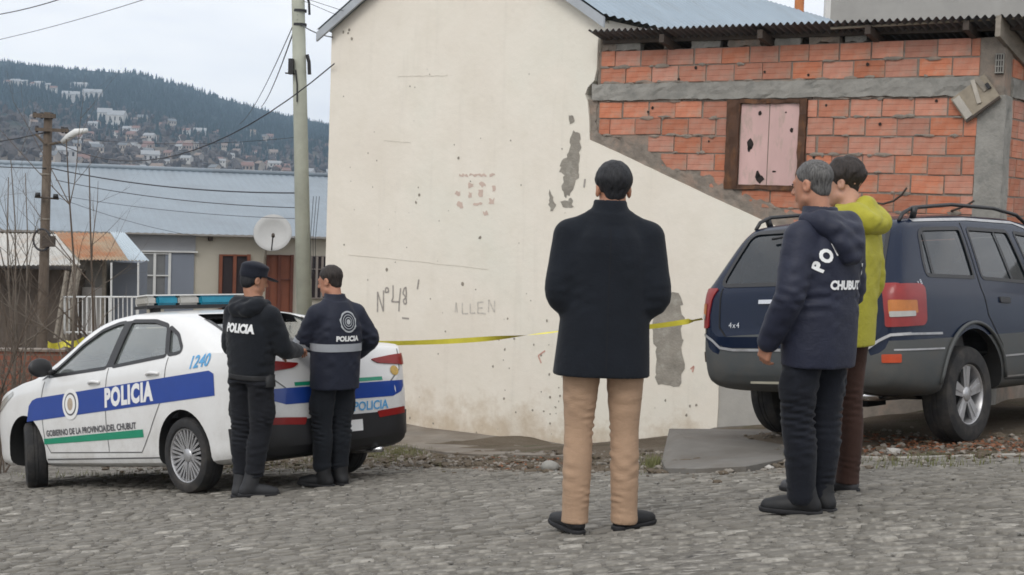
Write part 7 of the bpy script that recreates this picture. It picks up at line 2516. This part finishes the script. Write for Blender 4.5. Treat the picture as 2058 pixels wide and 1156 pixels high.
# ---------- officer with the reflective band
def band_man():
    b = base_at(667, 975); yaw = R(40)
    g = lambda x, y: ground_rel(b, yaw, x, y)
    fl, fr = (-.075, .03), (.085, .03)
    S = dict(seed=41, scale=.985, skin=SK3, head_yaw=R(24), head_pitch=R(-12), curl=.9,
        J=dict(head=(-.01, .085, 1.62), neck=(0, .03, 1.455), hip=(0, 0, .92), shL=(-.18, .0, 1.36), shR=(.18, 0, 1.36),
               elL=(-.225, .12, 1.13), elR=(.315, -.02, 1.16), wrL=(-.13, .33, 1.07), wrR=(.33, .17, 1.03),
               hjL=(-.092, 0, .86), hjR=(.092, 0, .86), knL=(-.09, .03, .48), knR=(.09, .03, .48), anL=(fl[0], fl[1], .085 + g(*fl)), anR=(fr[0], fr[1], .085 + g(*fr))),
        handL=(.3, .9, -.2), palmL=(.2, 0, -1), handR=(-.1, .8, -.5), palmR=(-.4, 0, -1),
        toeL=(-.55, .83, 0), toeR=(-.1, 1, 0),
        hair=dict(mat=HAIR_B, thick=.007, amp=.0015, freq=110, nape=.062, seed=8),
        trousers=dict(mat=cloth('dark_fatigues', (.0115, .0135, .0175), .9, .18, 240, .3, .06), r=(.098, .081, .070), hipw=.176, hipd=.12, pocket=True, up=.3, fold=2.2),
        top=dict(name='jacket', mat=cloth('navy_shell', (.0115, .0145, .028), .72, .16, 260, .25, .05, .35), n=2.4,
                 rows=[(.78, .0, 0, .20, .145), (1.0, 0, 0, .205, .148), (1.2, 0, -.005, .21, .146), (1.27, 0, -.005, .205, .142), (1.35, 0, .0, .178, .128), (1.41, 0, .005, .13, .112), (1.465, .0, .015, .092, .097)],
                 arm=(.082, .072, .058), fold=1.1, collar=(.08, .06, .02), folds=[(1.0, .12, .0035, 50, 18), (1.25, .10, .003, 50, 14)]),
        shoes=dict(mat=BLACKSHOE, sole=SOLE, w=.05, boot=True))
    return build_person('person', 'bareheaded officer in a navy jacket with a grey reflective band and round back emblem', b, yaw, S)
P5 = band_man()
REFL = pm('reflective_band', (.34, .36, .39), .45, .12, 10)
def wrap_band(Pn, z0, z1, mat, name, a0=0, a1=360, slope=0.0, n=60):
    top, bv = Pn[1], Pn[2]
    V, Fc = [], []
    for i in range(n + 1):
        a = R(a0 + (a1 - a0) * i / n)
        d = Vector((math.cos(a), math.sin(a), 0))
        col_ = []
        for z in (z0, z1):
            h, nn, k, dist = bv.ray_cast(Vector((0, 0, z + slope * d.x)) + d * .02, d)
            # leave out the stretch where the arm is in the way
            q = Vector((0, 0, z)) + d * .02
            p = h if h is not None else q
            e = min((p - Vector((0, 0, z))).length, .225)
            col_.append(Vector((0, 0, z + slope * d.x)) + d * (e + .005))
        V += col_
    for i in range(n): Fc.append((2 * i, 2 * i + 2, 2 * i + 3, 2 * i + 1))
    return obj(name, V, Fc, mat, top, True, False)
wrap_band(P5, 1.065, 1.125, REFL, 'reflective_band', 0, 360)
def arm_band(Pn, J0, J1, t0, t1, r, mat, name, sc=1.0):
    a, b2 = Vector(J0) * sc, Vector(J1) * sc
    b = MB(); b.tube([a.lerp(b2, t0), a.lerp(b2, (t0 + t1) / 2), a.lerp(b2, t1)], [r * sc] * 3, 20, False)
    return b.build(name, mat, Pn[1], True, False)
arm_band(P5, (-.185, 0, 1.385), (-.225, .12, 1.13), .88, 1.05, .081, REFL, 'sleeve_band', .985)
for q, (r0_, r1_) in enumerate(((.064, .075), (.046, .051), (.028, .033), (.0, .018))):
    n = 28; V2 = []; F2 = []
    for i in range(n):
        a = 6.283 * i / n
        V2 += [(.02 + max(r0_, .001) * math.cos(a), 1.295 + max(r0_, .001) * math.sin(a) * 1.1), (.02 + r1_ * (1 + .07 * math.sin(9 * a) * (q == 0)) * math.cos(a), 1.295 + r1_ * math.sin(a) * 1.1)]
    F2 = [(2 * i, 2 * i + 1, (2 * i + 3) % (2 * n), (2 * i + 2) % (2 * n)) for i in range(n)]
    on_cloth(P5[1], P5[2], V2, F2, (0, -1, 0), (1, 0, 0), (0, 0, 1), (0, 1, 0), GREY_INK, 'emblem_ring')
back_text(P5, 'POLICIA', .052, 0.01, 1.165, WHITE_INK, 'police_lettering', bold=.003, sx=1.05)
# ------------------------------------------------------------------ police tape
def ribbon(name, pts, width, twist, label, parent=None, cat='tape', group='police tape'):
    P = []
    n = 60
    pts = [Vector(p) for p in pts]
    seg = len(pts) - 1
    V, Fc = [], []
    for i in range(n + 1):
        t = i / n * seg; k = min(int(t), seg - 1); f = t - k
        p = pts[k].lerp(pts[k + 1], f)
        p.z -= .05 * 4 * f * (1 - f) * (1 if seg == 1 else .6)
        a = twist(i / n)
        d = (pts[k + 1] - pts[k]).normalized()
        side_ = d.cross(Vector((0, 0, 1))).normalized()
        w = Vector((0, 0, 1)) * math.cos(a) + side_ * math.sin(a)
        V += [p - w * width / 2, p + w * width / 2]
    for i in range(n): Fc.append((2 * i, 2 * i + 2, 2 * i + 3, 2 * i + 1))
    o = obj(name, V, Fc, M['yellow'], parent, smooth=True)
    return tag(o, label, cat, group)
ta = at_depth(742, 690, 12.9); tb = at_depth(1140, 664, 12.4); tc = at_depth(1412, 641, 11.75)
ribbon('police_tape', [ta, tb, tc], .045, lambda t: R(12) + R(78) * math.exp(-((t - .45) / .13) ** 2) + R(70) * (t > .955) + .25 * math.sin(17 * t), 'long yellow police tape stretched from the police car to the blue car')
tl = at_Y(96, 692, 18.2); tm = at_Y(170, 683, 18.0)
ribbon('police_tape', [tl, at_Y(130, 690, 18.15), tm], .085, lambda t: .5 * math.sin(9 * t), 'short bunch of yellow police tape left of the police car windscreen')

# thin pale edging between verge and driveway
kp = [at_terrain(px, py) for px, py in ((1660, 922), (1780, 919), (1900, 916), (2058, 912), (2300, 905))]
kv, kf = [], []
for p_ in kp:
    z_ = float(ground_z(np.array(p_.x), np.array(p_.y)))
    for dy, dz in ((-.03, -.05), (-.03, .028), (.03, .028), (.03, -.05)): kv.append((p_.x, p_.y + dy, z_ + dz))
for i in range(len(kp) - 1):
    for q in range(4): kf.append((4 * i + q, 4 * i + (q + 1) % 4, 4 * i + 4 + (q + 1) % 4, 4 * i + 4 + q))
tag(obj('kerb', kv, kf, pm('pale_edging', (.33, .31, .275), .9, .25, 6)), kind='structure')
# ------------------------------------------------------------------ stones, gravel, leaves, grass
def in_view_ground(px, py):
    p = at_terrain(px, py); return p.x, p.y
b = MB()
Vs, Fs = ico_stone(5, 2, .08, .8)
p = at_terrain(1105, 944); zz0 = surf_z(p.x, p.y)
b.add([Vector((p.x + v.x * .075, p.y + .08 + v.y * .065, zz0 + .045 + v.z * .06)) for v in Vs], Fs)
tag(b.build('stone', pm('pale_stone', (.30, .29, .265), .9, .2, 9, .3, 40, .004), smooth=True), 'rounded pale stone lying at the road edge left of the coat', 'stone')
for k, (px, py, s_, lab) in enumerate([(1442, 938, .035, 'small whitish stone at the foot of the concrete ramp'), (1545, 938, .04, 'pale broken stone beside the officer\'s knee at the ramp end'), (1795, 912, .05, 'grey angular stone in the leaf litter behind the blue car'), (1398, 876, .03, 'white chip of plaster at the top edge of the ramp'), (1325, 897, .12, 'dark rough rubble lump at the corner between wall and ramp')]):
    p = at_terrain(px, py); Vs, Fs = ico_stone(60 + k, 1, .25, .7)
    z_ = surf_z(p.x, p.y)
    if k == 3: p = wpx(1398, 878, .12); z_ = p.z
    if k == 4: p = wpx(1325, 897, .12); z_ = p.z - .02
    tag(obj('stone', [(p.x + v.x * s_, p.y + v.y * s_, z_ + s_ * .35 + v.z * s_) for v in Vs], Fs, pm('stone_%d' % k, (.10, .09, .075) if k == 4 else (.42, .40, .37), .9, .2, 20)), lab, 'stone')
def scatter(name, n, area, size, seed, mat, label, cat, flat=.6, zf=surf_z):
    r = np.random.default_rng(seed)
    protos_ = [ico_stone(seed * 10 + k, 1 if size[1] > .012 else 1, .28, flat) for k in range(5)]
    X, Y = area(r, n)
    Zr = road_z(X, Y); Zg = ground_z(X, Y); E = edge_y(X)
    Z = np.where(Y < E, Zr, Zg)
    V, Fc = [], []
    nv = 0
    S_ = size[0] + (size[1] - size[0]) * r.random(n) ** 3
    for i in range(n):
        Pv, Pf = protos_[i % 5]
        a = np.array([(v.x, v.y, v.z) for v in Pv]) * S_[i]
        c, s_ = math.cos(i), math.sin(i)
        a = np.stack([a[:, 0] * c - a[:, 1] * s_, a[:, 0] * s_ + a[:, 1] * c, a[:, 2]], -1) + np.array([X[i], Y[i], Z[i] + S_[i] * .25])
        V += a.tolist(); Fc += [(f[0] + nv, f[1] + nv, f[2] + nv) for f in Pf]; nv += len(Pv)
    o = obj(name, V, Fc, mat)
    return tag(o, label, cat, kind='stuff')
def road_area(r, n):
    X = r.uniform(-5.2, 4.6, n); E = edge_y(X); Y = 5.2 + (E - 5.2) * r.random(n) ** .8
    return X, Y
def verge_area(r, n):
    X = r.uniform(-4.5, 5.0, n); E = edge_y(X); Y = E + r.normal(0, .35, n) + r.random(n) ** 2 * 2.5
    return X, Y
M['gravel'] = pm('road_gravel', (.21, .20, .18), .9, .35, 3)
M['gravel_pale'] = pm('pale_gravel', (.23, .205, .175), .9, .35, 3)
scatter('road_grit', 2600, road_area, (.004, .016), 3, M['gravel'], 'loose grit scattered over the worn street', 'gravel')
scatter('verge_gravel', 3600, verge_area, (.006, .032), 4, M['gravel_pale'], 'gravel and small stones along the edge of the street', 'gravel')
scatter('verge_clods', 1300, verge_area, (.012, .055), 6, M['earth'], 'clods of brown earth along the edge of the street', 'earth', .5)
# fallen leaves
def leaves():
    r = np.random.default_rng(8); V, Fc = [], []
    spots = []
    for _ in range(900):
        px = r.uniform(1690, 2090); py = 905 + r.normal(0, 9) - (px - 1700) * .02
        spots.append((px, py))
    for _ in range(130): spots.append((r.uniform(950, 1140), r.uniform(922, 945)))
    for px, py in spots:
        p = at_terrain(px, py); z = surf_z(p.x, p.y) + .012
        a = r.uniform(0, 6.28); L = r.uniform(.02, .05); w = L * .45; t = r.uniform(-.6, .6)
        d = np.array([math.cos(a), math.sin(a), t * .5]); s_ = np.array([-math.sin(a), math.cos(a), r.uniform(-.4, .4)])
        c = np.array([p.x, p.y, z]); b0 = len(V)
        V += [(c - d * L / 2).tolist(), (c + s_ * w / 2 + [0, 0, .006]).tolist(), (c + d * L / 2).tolist(), (c - s_ * w / 2).tolist()]
        Fc.append((b0, b0 + 1, b0 + 2, b0 + 3))
    tag(obj('fallen_leaves', V, Fc, pm('dead_leaf', (.20, .075, .032), .85, .45, 9)), 'red-brown fallen leaves lying behind the blue car', 'leaves', kind='stuff')
leaves()
def grass():
    r = np.random.default_rng(18); V, Fc = [], []
    cl_ = [(775, 915, 60, 14, 700), (820, 908, 40, 8, 300), (1312, 934, 20, 10, 320), (1860, 930, 160, 10, 260), (1600, 915, 30, 12, 120), (660, 935, 60, 10, 300), (500, 940, 120, 8, 300), (200, 955, 160, 6, 200)]
    for (cx, cy, sx, sy, n) in cl_:
        for _ in range(n):
            px, py = r.normal(cx, sx * .6), r.normal(cy, sy * .6)
            p = at_terrain(px, min(py, 960)); z = surf_z(p.x, p.y)
            h = r.uniform(.02, .075); a = r.uniform(0, 6.28); w = .004; le = r.uniform(0, .6) * h
            d = np.array([math.cos(a), math.sin(a), 0]); s_ = np.array([-math.sin(a), math.cos(a), 0]) * w
            c = np.array([p.x, p.y, z - .005]); b0 = len(V)
            V += [(c - s_).tolist(), (c + s_).tolist(), (c + d * le + s_ * .3 + [0, 0, h]).tolist()]
            Fc.append((b0, b0 + 1, b0 + 2))
    tag(obj('verge_grass', V, Fc, pm('dry_grass', (.14, .145, .055), .9, .4, 5)), 'thin dull grass growing along the verge', 'grass', kind='stuff')
grass()
